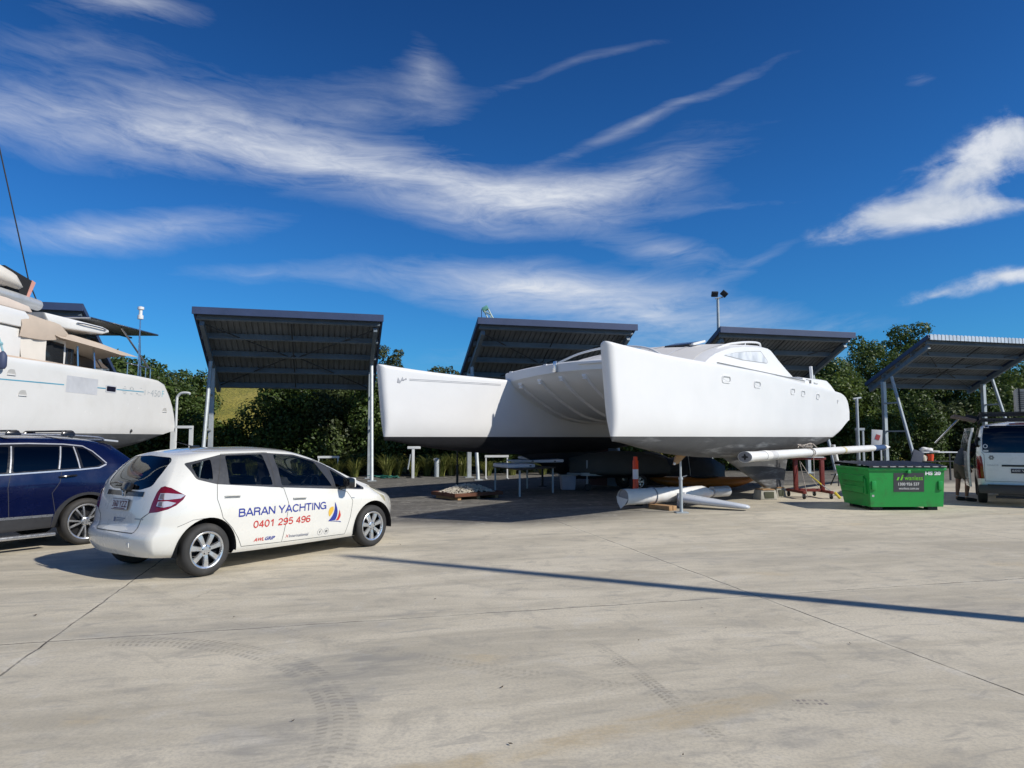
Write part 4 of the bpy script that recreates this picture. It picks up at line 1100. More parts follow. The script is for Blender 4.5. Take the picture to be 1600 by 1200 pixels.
mb = MB(); rg = [[Vector((-13.6, 19.3, 4.05)), Vector((-13.6, 22.5, 4.20)), Vector((-13.6, 23.2, 3.92)), Vector((-13.6, 19.6, 3.78))], [Vector((-15.9, 19.3, 4.05)), Vector((-15.9, 22.5, 4.20)), Vector((-15.9, 23.2, 3.92)), Vector((-15.9, 19.6, 3.78))]]
mb.loft(rg, True, True); mb.build('stern_awning', mat('brown_canvas', (0.13, 0.105, 0.09), 0.9), LB, smooth=False)
# solar roof on davits
M_solar = mat('solar_panel_back', (0.16, 0.165, 0.175), 0.4, 0, .2, 1.0)
mb = MB(); mb.prism([(-12.45, 20.2, 5.10), (-12.45, 24.0, 5.16), (-16.2, 24.0, 5.18), (-16.2, 20.2, 5.14)], (0, 0, .045)); sp = mb.build('solar_roof', M_solar, LB, smooth=False)
mb = MB()
for a, b in (((-12.43, 20.15, 5.13), (-12.43, 24.05, 5.19)), ((-12.43, 24.05, 5.19), (-16.25, 24.05, 5.21)), ((-12.43, 20.15, 5.13), (-16.25, 20.15, 5.17))): mb.tube([a, b], .03, 6)
mb.build('panel_frame', M_inox, sp)
for x_ in (-13.3, -14.6):
    mb = MB(); mb.box((x_, 22.1, 5.08), (.06, 3.7, .05)); mb.build('panel_batten', M_dark, sp, smooth=False)
for nm, pts_, r_ in (('roof_strut', [(-12.5, 23.0, 5.1), (-12.35, 22.9, 3.4)], .028), ('roof_strut', [(-12.5, 21.9, 5.1), (-12.35, 23.4, 3.95)], .03), ('roof_strut', [(-15.6, 23.0, 5.1), (-15.6, 22.9, 3.4)], .028),
                     ('stern_rail', [(-12.3, 21.9, 3.98), (-12.3, 22.8, 3.96), (-12.3, 23.4, 3.95), (-12.3, 23.4, 3.2)], .022), ('stern_rail', [(-12.3, 23.1, 3.95), (-12.3, 23.1, 3.2)], .02), ('stern_rail', [(-12.3, 22.0, 3.97), (-12.3, 22.0, 3.2)], .02),
                     ('awning_pole', [(-12.4, 20.35, 4.25), (-12.3, 20.3, 3.45)], .025), ('awning_pole', [(-12.35, 19.5, 4.2), (-12.3, 19.5, 3.45)], .025)):
    mb = MB(); mb.tube(pts_, r_, 8); mb.build(nm, M_inox, LB)
mb = MB(); mb.tube([(-12.2, 22.45, 3.3), (-12.25, 22.55, 5.55)], .022, 8); ap = mb.build('antenna_pole', M_inox, LB)
mb = MB(); mb.lathe([(.001, 0), (.09, .0), (.09, .12), (.055, .14), (.055, .30), (.10, .32), (.10, .40), (.001, .43)], 12, Matrix.Translation((-12.25, 22.55, 5.5)), False); mb.build('antenna', M_whiteg, ap)
# fender, ropes
mb = MB(); mb.lathe([(.001, -.19), (.05, -.18), (.085, -.12), (.085, .10), (.05, .17), (.02, .20), (.001, .21)], 14, Matrix.Translation((-10.84, 14.62, 3.24)), False); mb.build('fender', mat('navy_fender', (0.05, 0.065, 0.13), 0.6), LB)
mb = MB(); mb.tube([(-10.84, 14.62, 3.43), (-10.95, 14.62, 3.75), (-11.1, 14.65, 4.0)], .02, 6); mb.ball((-10.9, 14.62, 3.60), .05, 8); mb.build('fender_rope', mat('teal_rope', (0.25, 0.45, 0.5), 0.8), LB)
# boom with stowed sail
mb = MB(); mb.tube([(-13.0, 11.0, 5.36), (-13.0, 17.7, 5.24), (-13.0, 18.72, 5.22)], [.17, .17, .15], 14); bm_ = mb.build('boom', mat('boom_alloy', (0.56, 0.57, 0.57), 0.4, 0.4), LB)
mb = MB(); rg = []
for k, (y, zt_, wd) in enumerate(((11.5, 6.6, .3), (13.5, 6.3, .30), (15.5, 6.15, .32), (16.9, 6.02, .34), (17.45, 5.88, .33), (17.74, 5.68, .25), (17.80, 5.5, .10))):
    cz0 = 5.45
    rg.append([Vector((-13.0 + wd * cos(a) * (1.1 if sin(a) < 0 else .9) + .02 * sin(k * 3 + j), y + .04 * sin(j * 2.1), (cz0 + zt_) / 2 + (zt_ - cz0) / 2 * sin(a))) for j, a in enumerate([2 * pi * i / 14 for i in range(14)])])
mb.loft(rg, True, True); mb.build('stowed_sail', M_canvasl, LB, angle=180)
mb = MB(); mb.prism([(-12.90, 17.3, 5.98), (-12.90, 18.33, 5.80), (-12.90, 18.12, 5.34), (-12.90, 17.4, 5.38)], (-.28, 0, 0)); mb.build('sail_bag', mat('black_canvas', (0.012, 0.012, 0.013), 0.85), LB, smooth=False)
mb = MB(); mb.prism([(-12.89, 18.31, 5.82), (-12.89, 18.44, 5.78), (-12.89, 18.22, 5.32), (-12.89, 18.12, 5.34)], (-.30, 0, 0)); mb.build('sail_bag_edge', mat('faded_coral_webbing', (0.62, 0.30, 0.24), 0.8), LB, smooth=False)
mb = MB(); mb.tube([(-13.0, 18.70, 5.3), (-13.0, 18.33, 5.79), (-13.0, 17.04, 8.87), (-13.0, 14.9, 14.0)], .018, 6); mb.build('topping_lift', M_dark, LB)
mb = MB(); mb.tube([(-13.0, 10.6, 3.4), (-13.0, 10.6, 19)], .13, 14); mb.build('mast', mat('boom_alloy', (0.56, 0.57, 0.57), 0.4, 0.4), LB)
set_base(LB, (-14.7, 16.0, 0))
# ------------------------------------------------------------------ vehicles
def car_paint(name, col, metal=0.0, rough=0.28, var=0.03, dirt=0.12, dirtcol=(0.35, 0.31, 0.25), coat=1.0):
    return mat(name, col, rough, metal, var, 1.2, coat=coat, dirt=dirt, dirtcol=dirtcol, dscale=1.6)
M_tyre = mat('tyre_rubber', (0.030, 0.029, 0.028), 0.75, 0, 0.3, 6, 0.2, 60, dirt=0.4, dirtcol=(0.09, 0.08, 0.07))
M_alloy = mat('silver_alloy', (0.66, 0.67, 0.68), 0.28, 0.85, 0.08, 5)
M_alloyd = mat('dark_alloy', (0.03, 0.03, 0.033), 0.35, 0.4, 0.1, 5)
M_well = mat('wheel_well_black', (0.010, 0.010, 0.011), 0.9, 0, 0.2, 5)
M_trimblk = mat('gloss_black_trim', (0.014, 0.014, 0.016), 0.18, 0, 0.1, 5)
M_frame = mat('window_surround_grey', (0.045, 0.047, 0.052), 0.35, 0, 0.1, 5)
M_chrome = mat('chrome_trim', (0.60, 0.60, 0.60), 0.22, 0.45, 0.03, 5)
M_seam = mat('panel_gap', (0.06, 0.058, 0.055), 0.9, 0, 0.05, 5)
M_seat = mat('dark_seat_cloth', (0.018, 0.018, 0.02), 0.9, 0, 0.2, 8)
G_car = glass_mat('car_window_glass', (0.80, 0.85, 0.84), 0.65)
G_rear = glass_mat('hatch_glass', (0.22, 0.27, 0.29), 1.0)
G_tint = glass_mat('dark_privacy_glass', (0.035, 0.045, 0.05), 1.3)
M_red = mat('red_lens', (0.17, 0.002, 0.007), 0.12, 0, 0.15, 9, coat=1.0)
M_clear = mat('clear_lens', (0.62, 0.60, 0.62), 0.12, 0.3, 0.12, 14, coat=1.0)
M_platew = mat('plate_white', (0.62, 0.62, 0.62), 0.4, 0, 0.04, 6)
M_maroon = mat('maroon_letters', (0.12, 0.012, 0.03), 0.5)

def sec_half(p, X, cf, M=46):
    zt, zr, zb = p['zt'](X), p['zr'](X), p['zb'](X)
    wr, wb = p['wr'](X) * cf, p['wb'](X) * cf
    z0 = p['z0'](X); zm = p['zm']; wm, ws = p['wm'] * cf, p['ws'] * cf
    zb = min(zb, zr - 0.01); zr = min(zr, zt - 0.005)
    low = spline([(z0, ws - .035), (z0 + .05, ws), (lerp(z0, zm, .55), lerp(ws, wm, .65)), (zm, wm), (max(zb, zm + .04), wb)])
    pts = []
    n1, n2, n3, n4 = 18, 10, 6, 12
    for i in range(n1):
        z = lerp(z0, zb, i / n1); pts.append((low(z), z))
    r = min(0.07, (zr - zb) * .6); dy = wb - wr; dz = zr - zb; L = hypot(dy, dz)
    e = (wr + dy * r / L, zr - dz * r / L)
    for i in range(n2):
        t = i / n2; pts.append((lerp(wb, e[0], t) + .018 * sin(pi * t) * min(1, L / .3), lerp(zb, e[1], t)))
    def roof(t): return (wr * (1 - t), zr + (zt - zr) * (1 - (1 - t) ** 2.2))
    t0 = min(.16, r / max(wr, .1) * 1.2); q = roof(t0)
    for i in range(n3):
        t = i / n3; c = (wr + .004, zr + .002)
        pts.append(((1 - t) ** 2 * e[0] + 2 * t * (1 - t) * c[0] + t * t * q[0], (1 - t) ** 2 * e[1] + 2 * t * (1 - t) * c[1] + t * t * q[1]))
    for i in range(n4 + 1):
        pts.append(roof(lerp(t0, 1, i / n4)))
    return pts

def car_surface(p):
    Xr0, Xrs, Xf0, Xfs = p['Xr0'], p['Xrs'], p['Xf0'], p['Xfs']
    N1, N2, N3 = 26, 58, 26
    Xs = [lerp(Xr0, Xrs, (i / N1) ** 1.25) for i in range(N1)] + [lerp(Xrs, Xfs, i / N2) for i in range(N2)] + [lerp(Xf0, Xfs, ((N3 - i) / N3) ** 1.25) for i in range(N3 + 1)]
    bm = bmesh.new(); rings = []
    for X in Xs:
        sr = clamp((X - Xr0) / (Xrs - Xr0)); sf = clamp((Xf0 - X) / (Xf0 - Xfs))
        kr, kf = p['cr']; ar, af = p['cw']
        cf = (1 - ar * (1 - min(sr / kr, 1)) ** 2) * (1 - af * (1 - min(sf / kf, 1)) ** 2)
        half = sec_half(p, X, cf)
        def P(y, z):
            x = X
            if sr < 1: x += (p['xr'](z) - Xr0) * (1 - sr) ** 1.6
            if sf < 1: x += (p['xf'](z) - Xf0) * (1 - sf) ** 1.6
            return Vector((x, y, z))
        rings.append([P(-y, z) for y, z in half] + [P(y, z) for y, z in half[-2::-1]])
    vr = [[bm.verts.new(v) for v in rg] for rg in rings]
    n = len(vr[0]); h = n // 2
    for a, b in zip(vr[:-1], vr[1:]):
        for k in range(n - 1): bm.faces.new((a[k], b[k], b[k + 1], a[k + 1]))
        bm.faces.new((a[0], a[-1], b[-1], b[0]))
    for ring, sg, bulge in ((vr[0], -1, p['bulge'][0]), (vr[-1], 1, p['bulge'][1])):
        C = 16; rows = []
        for k in range(h + 1):
            l, r_ = ring[k], ring[n - 1 - k]
            row = [l]
            for c in range(1, C):
                v = -1 + 2 * c / C
                row.append(bm.verts.new(Vector((l.co.x + sg * bulge * (1 - abs(v) ** 3.5), lerp(l.co.y, r_.co.y, c / C), l.co.z))))
            row.append(r_); rows.append(row)
        for a, b in zip(rows[:-1], rows[1:]):
            for c in range(C):
                q = [a[c], b[c], b[c + 1], a[c + 1]]
                u_ = []
                for v in q:
                    if v not in u_: u_.append(v)
                if len(u_) >= 3:
                    try: bm.faces.new(u_)
                    except ValueError: pass
    bmesh.ops.remove_doubles(bm, verts=bm.verts[:], dist=5e-4)
    bmesh.ops.recalc_face_normals(bm, faces=bm.faces[:])
    return bm

def inside(poly, x, y):
    c = False; n = len(poly)
    for i in range(n):
        x0, y0 = poly[i]; x1, y1 = poly[(i + 1) % n]
        if (y0 > y) != (y1 > y) and x < (x1 - x0) * (y - y0) / (y1 - y0) + x0: c = not c
    return c

EX, EY, EZ = Vector((1, 0, 0)), Vector((0, 1, 0)), Vector((0, 0, 1))
def cut(bm, poly, e1, e2, filt, grow=0.02):
    n = len(poly)
    U0, U1 = min(p[0] for p in poly) - grow, max(p[0] for p in poly) + grow; W0, W1 = min(p[1] for p in poly) - grow, max(p[1] for p in poly) + grow
    def box(f):
        us = [v.co.dot(e1) for v in f.verts]; ws = [v.co.dot(e2) for v in f.verts]
        return min(us), max(us), min(ws), max(ws)
    cand = {}
    for f in bm.faces:
        b = box(f)
        if b[1] < U0 or b[0] > U1 or b[3] < W0 or b[2] > W1 or not filt(f): continue
        cand[f] = b
    for i in range(n):
        p0, p1 = poly[i], poly[(i + 1) % n]
        d = (p1[0] - p0[0], p1[1] - p0[1])
        if hypot(*d) < 1e-6: continue
        no = e1 * (-d[1]) + e2 * d[0]; no.normalize(); co = e1 * p0[0] + e2 * p0[1]
        x0, x1 = min(p0[0], p1[0]) - grow, max(p0[0], p1[0]) + grow; y0, y1 = min(p0[1], p1[1]) - grow, max(p0[1], p1[1]) + grow
        fs = [f for f, b in cand.items() if not (b[1] < x0 or b[0] > x1 or b[3] < y0 or b[2] > y1)]
        if not fs: continue
        for f in fs: del cand[f]
        es = set(); vs = set()
        for f in fs: es.update(f.edges); vs.update(f.verts)
        r = bmesh.ops.bisect_plane(bm, geom=list(vs) + list(es) + fs, dist=2e-4, plane_co=co, plane_no=no)
        for g in r['geom']:
            if isinstance(g, bmesh.types.BMFace) and g.is_valid: cand[g] = box(g)
        cand = {f: b for f, b in cand.items() if f.is_valid}
    out = []
    for f in cand:
        if filt(f):
            c = f.calc_center_median()
            if inside(poly, c.dot(e1), c.dot(e2)): out.append(f)
    return out

def smooth_poly(poly, r=0.03, n=3):
    out = []; m = len(poly)
    for i in range(m):
        a, b, c = Vector(poly[i - 1]), Vector(poly[i]), Vector(poly[(i + 1) % m])
        d1, d2 = (a - b), (c - b); k = min(r, d1.length * .4, d2.length * .4)
        p, q = b + d1.normalized() * k, b + d2.normalized() * k
        for j in range(n + 1):
            t = j / n; out.append(tuple((1 - t) ** 2 * p + 2 * t * (1 - t) * b + t * t * q))
    return out

class Car:
    def __init__(s, t, p):
        s.t = t; s.p = p; s.bm = car_surface(p)
        s.L = s.bm.faces.layers.int.new('part'); s.parts = {}; s.nid = 0
        s.bvh = BVHTree.FromBMesh(s.bm)
    def side(s, poly, sg, ids=(0,), zmin=None, layer_new=None):
        f0 = lambda f: f.calc_center_median().y * sg > 0.30 and f.normal.y * sg > 0.05 and f[s.L] in ids
        return cut(s.bm, poly, EX, EZ, f0)
    def rear(s, poly, ids=(0,), xmax=0.15):
        return cut(s.bm, poly, EY, EZ, lambda f: f.calc_center_median().x < xmax and f.normal.x < -0.12 and f[s.L] in ids)
    def top(s, poly, ids=(0,), zmin=0.9):
        return cut(s.bm, poly, EX, EY, lambda f: f.calc_center_median().z > zmin and f.normal.z > 0.15 and f[s.L] in ids)
    def diag(s, poly, sx, sg, ids=(0,)):
        """seen from a corner: e1 runs along the body round the corner"""
        e1 = Vector((1 * -sx, sg * 1.0, 0)).normalized(); vd = Vector((sx, sg, 0)).normalized()
        return cut(s.bm, poly, e1, EZ, lambda f: f.normal.dot(vd) > 0.25 and f.calc_center_median().dot(vd) > 0.3 and f[s.L] in ids)
    def mark(s, faces, name, material):
        s.nid += 1
        for f in faces: f[s.L] = s.nid
        s.parts[s.nid] = (name, material); return s.nid
    def extract(s, ids, name, material, parent, shift=0.0, flip=False, angle=50):
        b = s.bm.copy(); L = b.faces.layers.int['part']
        bmesh.ops.delete(b, geom=[f for f in b.faces if f[L] not in ids], context='FACES')
        if not b.faces: b.free(); return None
        if shift:
            for v in b.verts: v.normal_update()
            ns = [(v, v.normal.copy()) for v in b.verts]
            for v, n_ in ns: v.co += n_ * shift
        me = bpy.data.meshes.new(name); b.to_mesh(me); b.free()
        return finish(name, me, material, parent, True, angle)
    def hit(s, o, d):
        r = s.bvh.ray_cast(Vector(o), Vector(d)); return r[0], r[1]
    def on_side(s, x, z, sg, off=0.003):
        h, n_ = s.hit((x, sg * 3, z), (0, -sg, 0))
        if h is None: h, n_ = Vector((x, sg * s.p['wm'], z)), Vector((0, sg, 0))
        return h + n_ * off
    def on_rear(s, y, z, off=0.003):
        h, n_ = s.hit((-4, y, z), (1, 0, 0))
        if h is None: h, n_ = Vector((s.p['xr'](z), y, z)), Vector((-1, 0, 0))
        return h + n_ * off
    def ribbon(s, pts, w, mp, name, material, parent, dens=0.05, off=0.002):
        P = []
        for a, b in zip(pts[:-1], pts[1:]):
            n = max(1, int(hypot(b[0] - a[0], b[1] - a[1]) / dens))
            for i in range(n): P.append((lerp(a[0], b[0], i / n), lerp(a[1], b[1], i / n)))
        P.append(pts[-1]); A, B = [], []
        for i, q in enumerate(P):
            a = P[max(i - 1, 0)]; b = P[min(i + 1, len(P) - 1)]
            d = Vector((b[0] - a[0], b[1] - a[1])); d.normalize(); nn = Vector((-d.y, d.x)) * w / 2
            A.append(mp(q[0] + nn.x, q[1] + nn.y, off)); B.append(mp(q[0] - nn.x, q[1] - nn.y, off))
        mb = MB(); mb.loft([A, B], False); return mb.build(name, material, parent, smooth=True)
    def patch(s, poly, mp, name, material, parent, off=0.004):
        mb = MB(); mb.poly([mp(x, z, off) for x, z in poly]); return mb.build(name, material, parent, smooth=False)

def make_wheel(t, x, y, sg, r, w_, rr_, style, zc=None):
    """tyre with rim; sg = outward side"""
    M = Matrix.Translation((x, y, zc if zc else r)) @ Matrix.Rotation(-sg * pi / 2, 4, 'X')
    mb = MB(); h = w_ / 2
    prof = [(rr_ * .95, -h * .82), (rr_ + .012, -h * .95), (lerp(rr_, r, .5), -h * 1.04), (r - .028, -h * .96), (r - .008, -h * .80), (r, -h * .55), (r, h * .55), (r - .008, h * .80), (r - .028, h * .96), (lerp(rr_, r, .55), h * 1.04), (lerp(rr_, r, .25), h * 1.02), (rr_ + .010, h * .95), (rr_ - .004, h * .88)]
    mb.lathe(prof, 56, M, False); wheel = mb.build('wheel', M_tyre, t, angle=40)
    mb = MB(); mb.lathe([(rr_ * .98, -h * .8), (rr_ * .93, h * .2), (rr_ * .93, -h * .1), (.05, -h * .1)], 40, M, False); mb.build('wheel_barrel', M_alloyd, wheel)
    mb = MB(); mb.lathe([(rr_ - .016, h * .55), (rr_ + .004, h * .86), (rr_ + .010, h * .93), (rr_ + .003, h * .98), (rr_ - .012, h * .92), (rr_ - .022, h * .62)], 56, M, False)
    ns = 7 if style == 'hatch' else (5 if style == 'suv' else 6)
    for i in range(ns):
        a = 2 * pi * i / ns + (.25 if style == 'hatch' else .1)
        lanes = (0,) if style != 'suv' else (-.17, .17)
        for da in lanes:
            aa = a + da * .55; d = Vector((cos(aa), sin(aa), 0))
            if style == 'suv':
                a2 = a + da * 1.35; tip = Vector((cos(a2), sin(a2), 0)) * (rr_ - .012); root = d * .045
                wr0, wr1 = .013, .017
            else:
                tip = d * (rr_ - .010); root = d * .03; wr0, wr1 = (.026, .040) if style == 'hatch' else (.03, .034)
            dd = (tip - root).normalized(); n_ = Vector((-dd.y, dd.x, 0))
            rg = []
            for f, zz in ((0, .70), (.35, .78), (.7, .80), (1, .74)):
                c = root.lerp(tip, f); w0 = lerp(wr0, wr1, f ** 1.5)
                zt_ = h * zz
                rg.append([M @ (c - n_ * w0 + EZ * (zt_ - .022)), M @ (c - n_ * w0 * .72 + EZ * zt_), M @ (c + n_ * w0 * .72 + EZ * zt_), M @ (c + n_ * w0 + EZ * (zt_ - .022))])
            mb.loft(rg, True, True)
    mb.lathe([(.062, h * .40), (.060, h * .74), (.048, h * .80), (.034, h * .80), (.030, h * .84), (.001, h * .85)], 24, M, False)
    mb.build('rim', M_alloy, wheel, angle=35)
    mb = MB()
    for i in range(5):
        a = 2 * pi * i / 5 + .4; c = Vector((cos(a) * .047, sin(a) * .047, 0))
        mb.cyl(M @ (c + EZ * h * .76), M @ (c + EZ * h * .84), .008, .008, 8)
    nuts = mb.build('wheel_nuts', M_alloyd, wheel); nuts['kind'] = 'stuff'
    return wheel

def wheel_wells(c, wheels, ra, y_in):
    for x, z in wheels:
        for sg in (1, -1):
            c_ = [(x + ra * cos(2 * pi * i / 40), z + ra * sin(2 * pi * i / 40)) for i in range(40)]
            fs = cut(c.bm, c_, EX, EZ, lambda f: f.calc_center_median().y * sg > y_in)
            bmesh.ops.delete(c.bm, geom=fs, context='FACES')
    for x, z in wheels:
        for sg in (1, -1):
            mb = MB()
            wy = c.p['wm'] - .012
            mb.loft([[Vector((x + ra * 1.0 * cos(a), sg * yy, z + ra * 1.0 * sin(a))) for a in [R(-7 + 194 * i / 30) for i in range(31)]] for yy in (wy, wy - .03, .45)], False)
            mb.loft([[Vector((x + k * cos(a), sg * .45, z + k * sin(a))) for a in [R(-7 + 194 * i / 30) for i in range(31)]] for k in (ra, .02)], False)
            mb.build('wheel_well', M_well, c.t)

def finish_car(c, paint, glass_ids, doors, keep_inner=True):
    body_ids = {0}
    body = c.extract(body_ids, 'body', paint, c.t)
    out = {'body': body}
    inner_ids = {0}
    for i, (nm, m_) in c.parts.items():
        if nm.startswith('door:'):
            inner_ids.add(i); o = c.extract({i}, nm[5:], m_, c.t)
        elif 'glass' in nm or nm in ('side_window', 'rear_window', 'windscreen', 'quarter_window'):
            o = c.extract({i}, nm, m_, c.t, -0.004)
        elif nm == 'window_surround': o = c.extract({i}, nm, m_, c.t, -0.0015)
        else: o = c.extract({i}, nm, m_, c.t, 0.0)
        out.setdefault(nm, []).append(o)
    if keep_inner: c.extract(inner_ids, 'interior_lining', M_seat, c.t, -0.03)
    return out

def seat(t, x, y, hr=True):
    mb = MB(); mb.box((x + .18, y, .52), (.5, .46, .16), bevel=.05); mb.box((x - .10, y, .80), (.14, .46, .56), Euler((0, R(-14), 0)), bevel=.06)
    if hr: mb.box((x - .21, y, 1.17), (.09, .24, .17), Euler((0, R(-12), 0)), bevel=.04)
    return mb.build('seat', M_seat, t)

# ---- the white hatchback
HB = thing('hatchback_car', 'small white hatchback with company lettering and phone number along its side', 'car', (-4.229, 8.607, 0), atan2(0.8311, 0.5561))
M_cream = car_paint('cream_white_paint', (0.74, 0.725, 0.67), dirt=0.05)
hp = dict(Xr0=-.12, Xrs=.35, Xf0=3.02, Xfs=2.45, zm=.72, wm=.855, ws=.80, cr=(.34, .75), cw=(.15, .42), bulge=(.075, .12),
          zt=spline([(-.12, 1.43), (.1, 1.458), (.35, 1.476), (.9, 1.482), (1.35, 1.455), (1.7, 1.375), (2.1, 1.205), (2.45, 1.035), (2.62, .975), (2.85, .92), (3.02, .86)]),
          zr=spline([(-.12, 1.375), (.1, 1.415), (.35, 1.432), (.85, 1.437), (1.28, 1.408), (1.62, 1.33), (1.95, 1.21), (2.3, 1.055), (2.6, .935), (2.85, .86), (3.02, .80)]),
          zb=spline([(-.12, 1.10), (.11, 1.05), (.9, .972), (1.75, .90), (2.5, .845), (3.02, .76)]),
          wr=spline([(-.12, .565), (.3, .595), (1.2, .60), (1.8, .615), (2.3, .66), (2.7, .68), (3.02, .66)]),
          wb=spline([(-.12, .79), (.4, .815), (1.8, .82), (2.5, .80), (3.02, .76)]),
          z0=spline([(-.12, .265), (.2, .22), (1.5, .195), (2.6, .19), (3.02, .20)]),
          xr=spline([(.2, -.49), (.28, -.54), (.36, -.585), (.47, -.60), (.53, -.585), (.56, -.545), (.75, -.51), (.95, -.465), (1.05, -.43), (1.2, -.335), (1.36, -.20), (1.43, -.12)]),
          xf=spline([(.2, 3.28), (.34, 3.38), (.5, 3.40), (.64, 3.36), (.76, 3.22), (.86, 3.02)]))
c = Car(HB, hp)
dlo = smooth_poly([(-.19, 1.30), (.27, 1.395), (.92, 1.405), (1.36, 1.375), (1.70, 1.29), (2.01, 1.17), (2.51, .875), (2.49, .845), (1.73, .902), (.89, .972), (.11, 1.052), (-.13, 1.12)], .03, 2)
wins = [smooth_poly(w_, .025, 2) for w_ in ([(-.13, 1.285), (.13, 1.345), (.08, 1.10), (-.11, 1.14)], [(.33, 1.382), (.86, 1.388), (.905, 1.0), (.275, 1.042)], [(1.03, 1.382), (1.36, 1.355), (1.70, 1.268), (1.89, .93), (1.04, .985)], [(1.96, 1.155), (2.46, .885), (2.44, .868), (1.95, .908)])]
rd = [(.28, 1.40), (.12, 1.04), (.107, .88), (.18, .655), (.32, .52), (.41, .39), (.466, .281), (1.056, .262), (1.094, .495), (1.12, .752), (1.06, .95), (.935, .985), (.945, 1.41)]
fd = [(.945, 1.41), (.935, .985), (1.06, .95), (1.12, .752), (1.094, .495), (1.056, .262), (2.135, .242), (2.21, .484), (2.232, .706), (2.147, .835), (1.93, .9), (1.93, 1.20), (1.7, 1.30), (1.36, 1.385)]
for sg in (-1, 1):
    fr = c.mark(c.side(dlo, sg), 'window_surround', M_frame)
    for i, w_ in enumerate(wins): c.mark(c.side(w_, sg, ids=(fr,)), 'quarter_window' if i in (0, 3) else 'side_window', G_car)
    c.mark(c.side(rd, sg), 'door:rear_door', M_cream); c.mark(c.side(fd, sg), 'door:front_door', M_cream)
    tl = [(.015, .755), (.05, .87), (.10, .985), (.145, 1.04), (.20, 1.055), (.28, 1.035), (.38, .985), (.455, .945), (.43, .90), (.36, .84), (.27, .80), (.14, .77)]
    tl = [(a * .86 - .012, z) for a, z in tl]
    c.mark(c.diag(tl, -1, sg), 'tail_light', M_red)
    c.mark(c.side(smooth_poly([(2.60, .90), (2.78, .872), (2.90, .80), (2.99, .70), (3.02, .62), (2.93, .66), (2.80, .76), (2.66, .85)], .03, 2), sg), 'headlight', mat('yellowed_lens', (0.50, 0.46, 0.30), 0.15, 0, .15, 9, coat=1.0))
c.mark(c.rear(smooth_poly([(-.49, 1.05), (-.50, 1.2), (-.465, 1.33), (-.40, 1.368), (0, 1.388), (.40, 1.368), (.465, 1.33), (.50, 1.2), (.49, 1.05), (.30, 1.0), (-.30, 1.0)], .05, 3)), 'rear_window', G_rear)
c.mark(c.top([(1.52, -.53), (1.50, 0), (1.52, .53), (2.42, .615), (2.50, 0), (2.42, -.615)]), 'windscreen', G_car)
wheel_wells(c, ((0.0, .30), (2.66, .30)), .375, .5)
parts = finish_car(c, M_cream, None, None)
SR = lambda x, z, off=.002: c.on_side(x, z, -1, off)
RR = lambda y, z, off=.002: c.on_rear(y, z, off)
for pts_ in (rd + [rd[0]], fd[4:13]):
    c.ribbon(pts_, .006, SR, 'door_gap', M_seam, parts['body'])
c.ribbon([(-.57, .76), (-.455, .69), (-.415, .545), (-.39, .53), (.39, .53), (.415, .545), (.455, .69), (.57, .76)], .009, RR, 'hatch_gap', M_seam, parts['body'])
c.ribbon([(-.36, .60), (-.20, .665), (-.02, .672)], .0045, SR, 'bumper_gap', M_seam, parts['body'])
c.ribbon([(-.40, .955), (.40, .955)], .055, RR, 'hatch_garnish', M_trimblk, HB, off=.006)
pl_ = c.patch([(-.18, .77), (.18, .77), (.18, .895), (-.18, .895)], lambda a, b, o: Vector((c.p['xr'](.83) - .075 - .02 + (b - .83) * .16, a, b)), 'number_plate', mat('plate_surround', (0.06, 0.03, 0.04), 0.5), HB, 0)
px0 = c.p['xr'](.83) - .095
def PL(y, z, o=.003): return Vector((px0 - o + (z - .83) * .16, -y, z))
c.patch([(-.174, .777), (.174, .777), (.174, .889), (-.174, .889)], lambda a, b, o: PL(a, b, .003), 'plate_face', M_platew, pl_)
text_on('plate_number', '360 YZZ', lambda x, y: PL(-.155 + x, .802 + y, .006), .31, .072, M_maroon, pl_, .006)
c.patch([(-.12, .783), (.12, .783), (.12, .792), (-.12, .792)], lambda a, b, o: PL(a, b, .006), 'plate_strip', M_maroon, pl_)
# hatch emblem, small badges
mb = MB(); ex = RR(0, .955, .012)
for a, b in (((-.03, .032), (-.02, -.032)), ((.03, .032), (.02, -.032)), ((-.022, 0), (.022, 0))): mb.tube([ex + Vector((0, a[0], a[1])), ex + Vector((0, b[0], b[1]))], .007, 6)
mb.tube([ex + Vector((0, -.04, .036)), ex + Vector((0, .04, .036)), ex + Vector((0, .03, -.038)), ex + Vector((0, -.03, -.038)), ex + Vector((0, -.04, .036))], .005, 6)
mb.build('hatch_emblem', M_chrome, HB)
for y0, y1, z0, dz_ in ((-.49, -.34, .676, .014),): c.patch([(y0, z0), (y1, z0), (y1, z0 + dz_), (y0, z0 + dz_)], RR, 'hatch_badge', mat('badge_grey', (0.35, 0.36, 0.38), .4, .5), HB)
M_ink = mat('dull_blue_ink', (0.16, 0.19, 0.27), .6)
for y0, y1, z0, dz_ in ((.06, .10, .632, .05), (-.15, .045, .672, .008), (-.12, .045, .654, .006), (-.10, .045, .640, .005)): c.patch([(y0, z0), (y1, z0), (y1, z0 + dz_), (y0, z0 + dz_)], RR, 'dealer_sticker', M_ink, parts['body'])
mb = MB(); mb.box(RR(-.36, .40, .004), (.02, .05, .05), bevel=.006); mb.build('tow_cover', M_cream, HB)
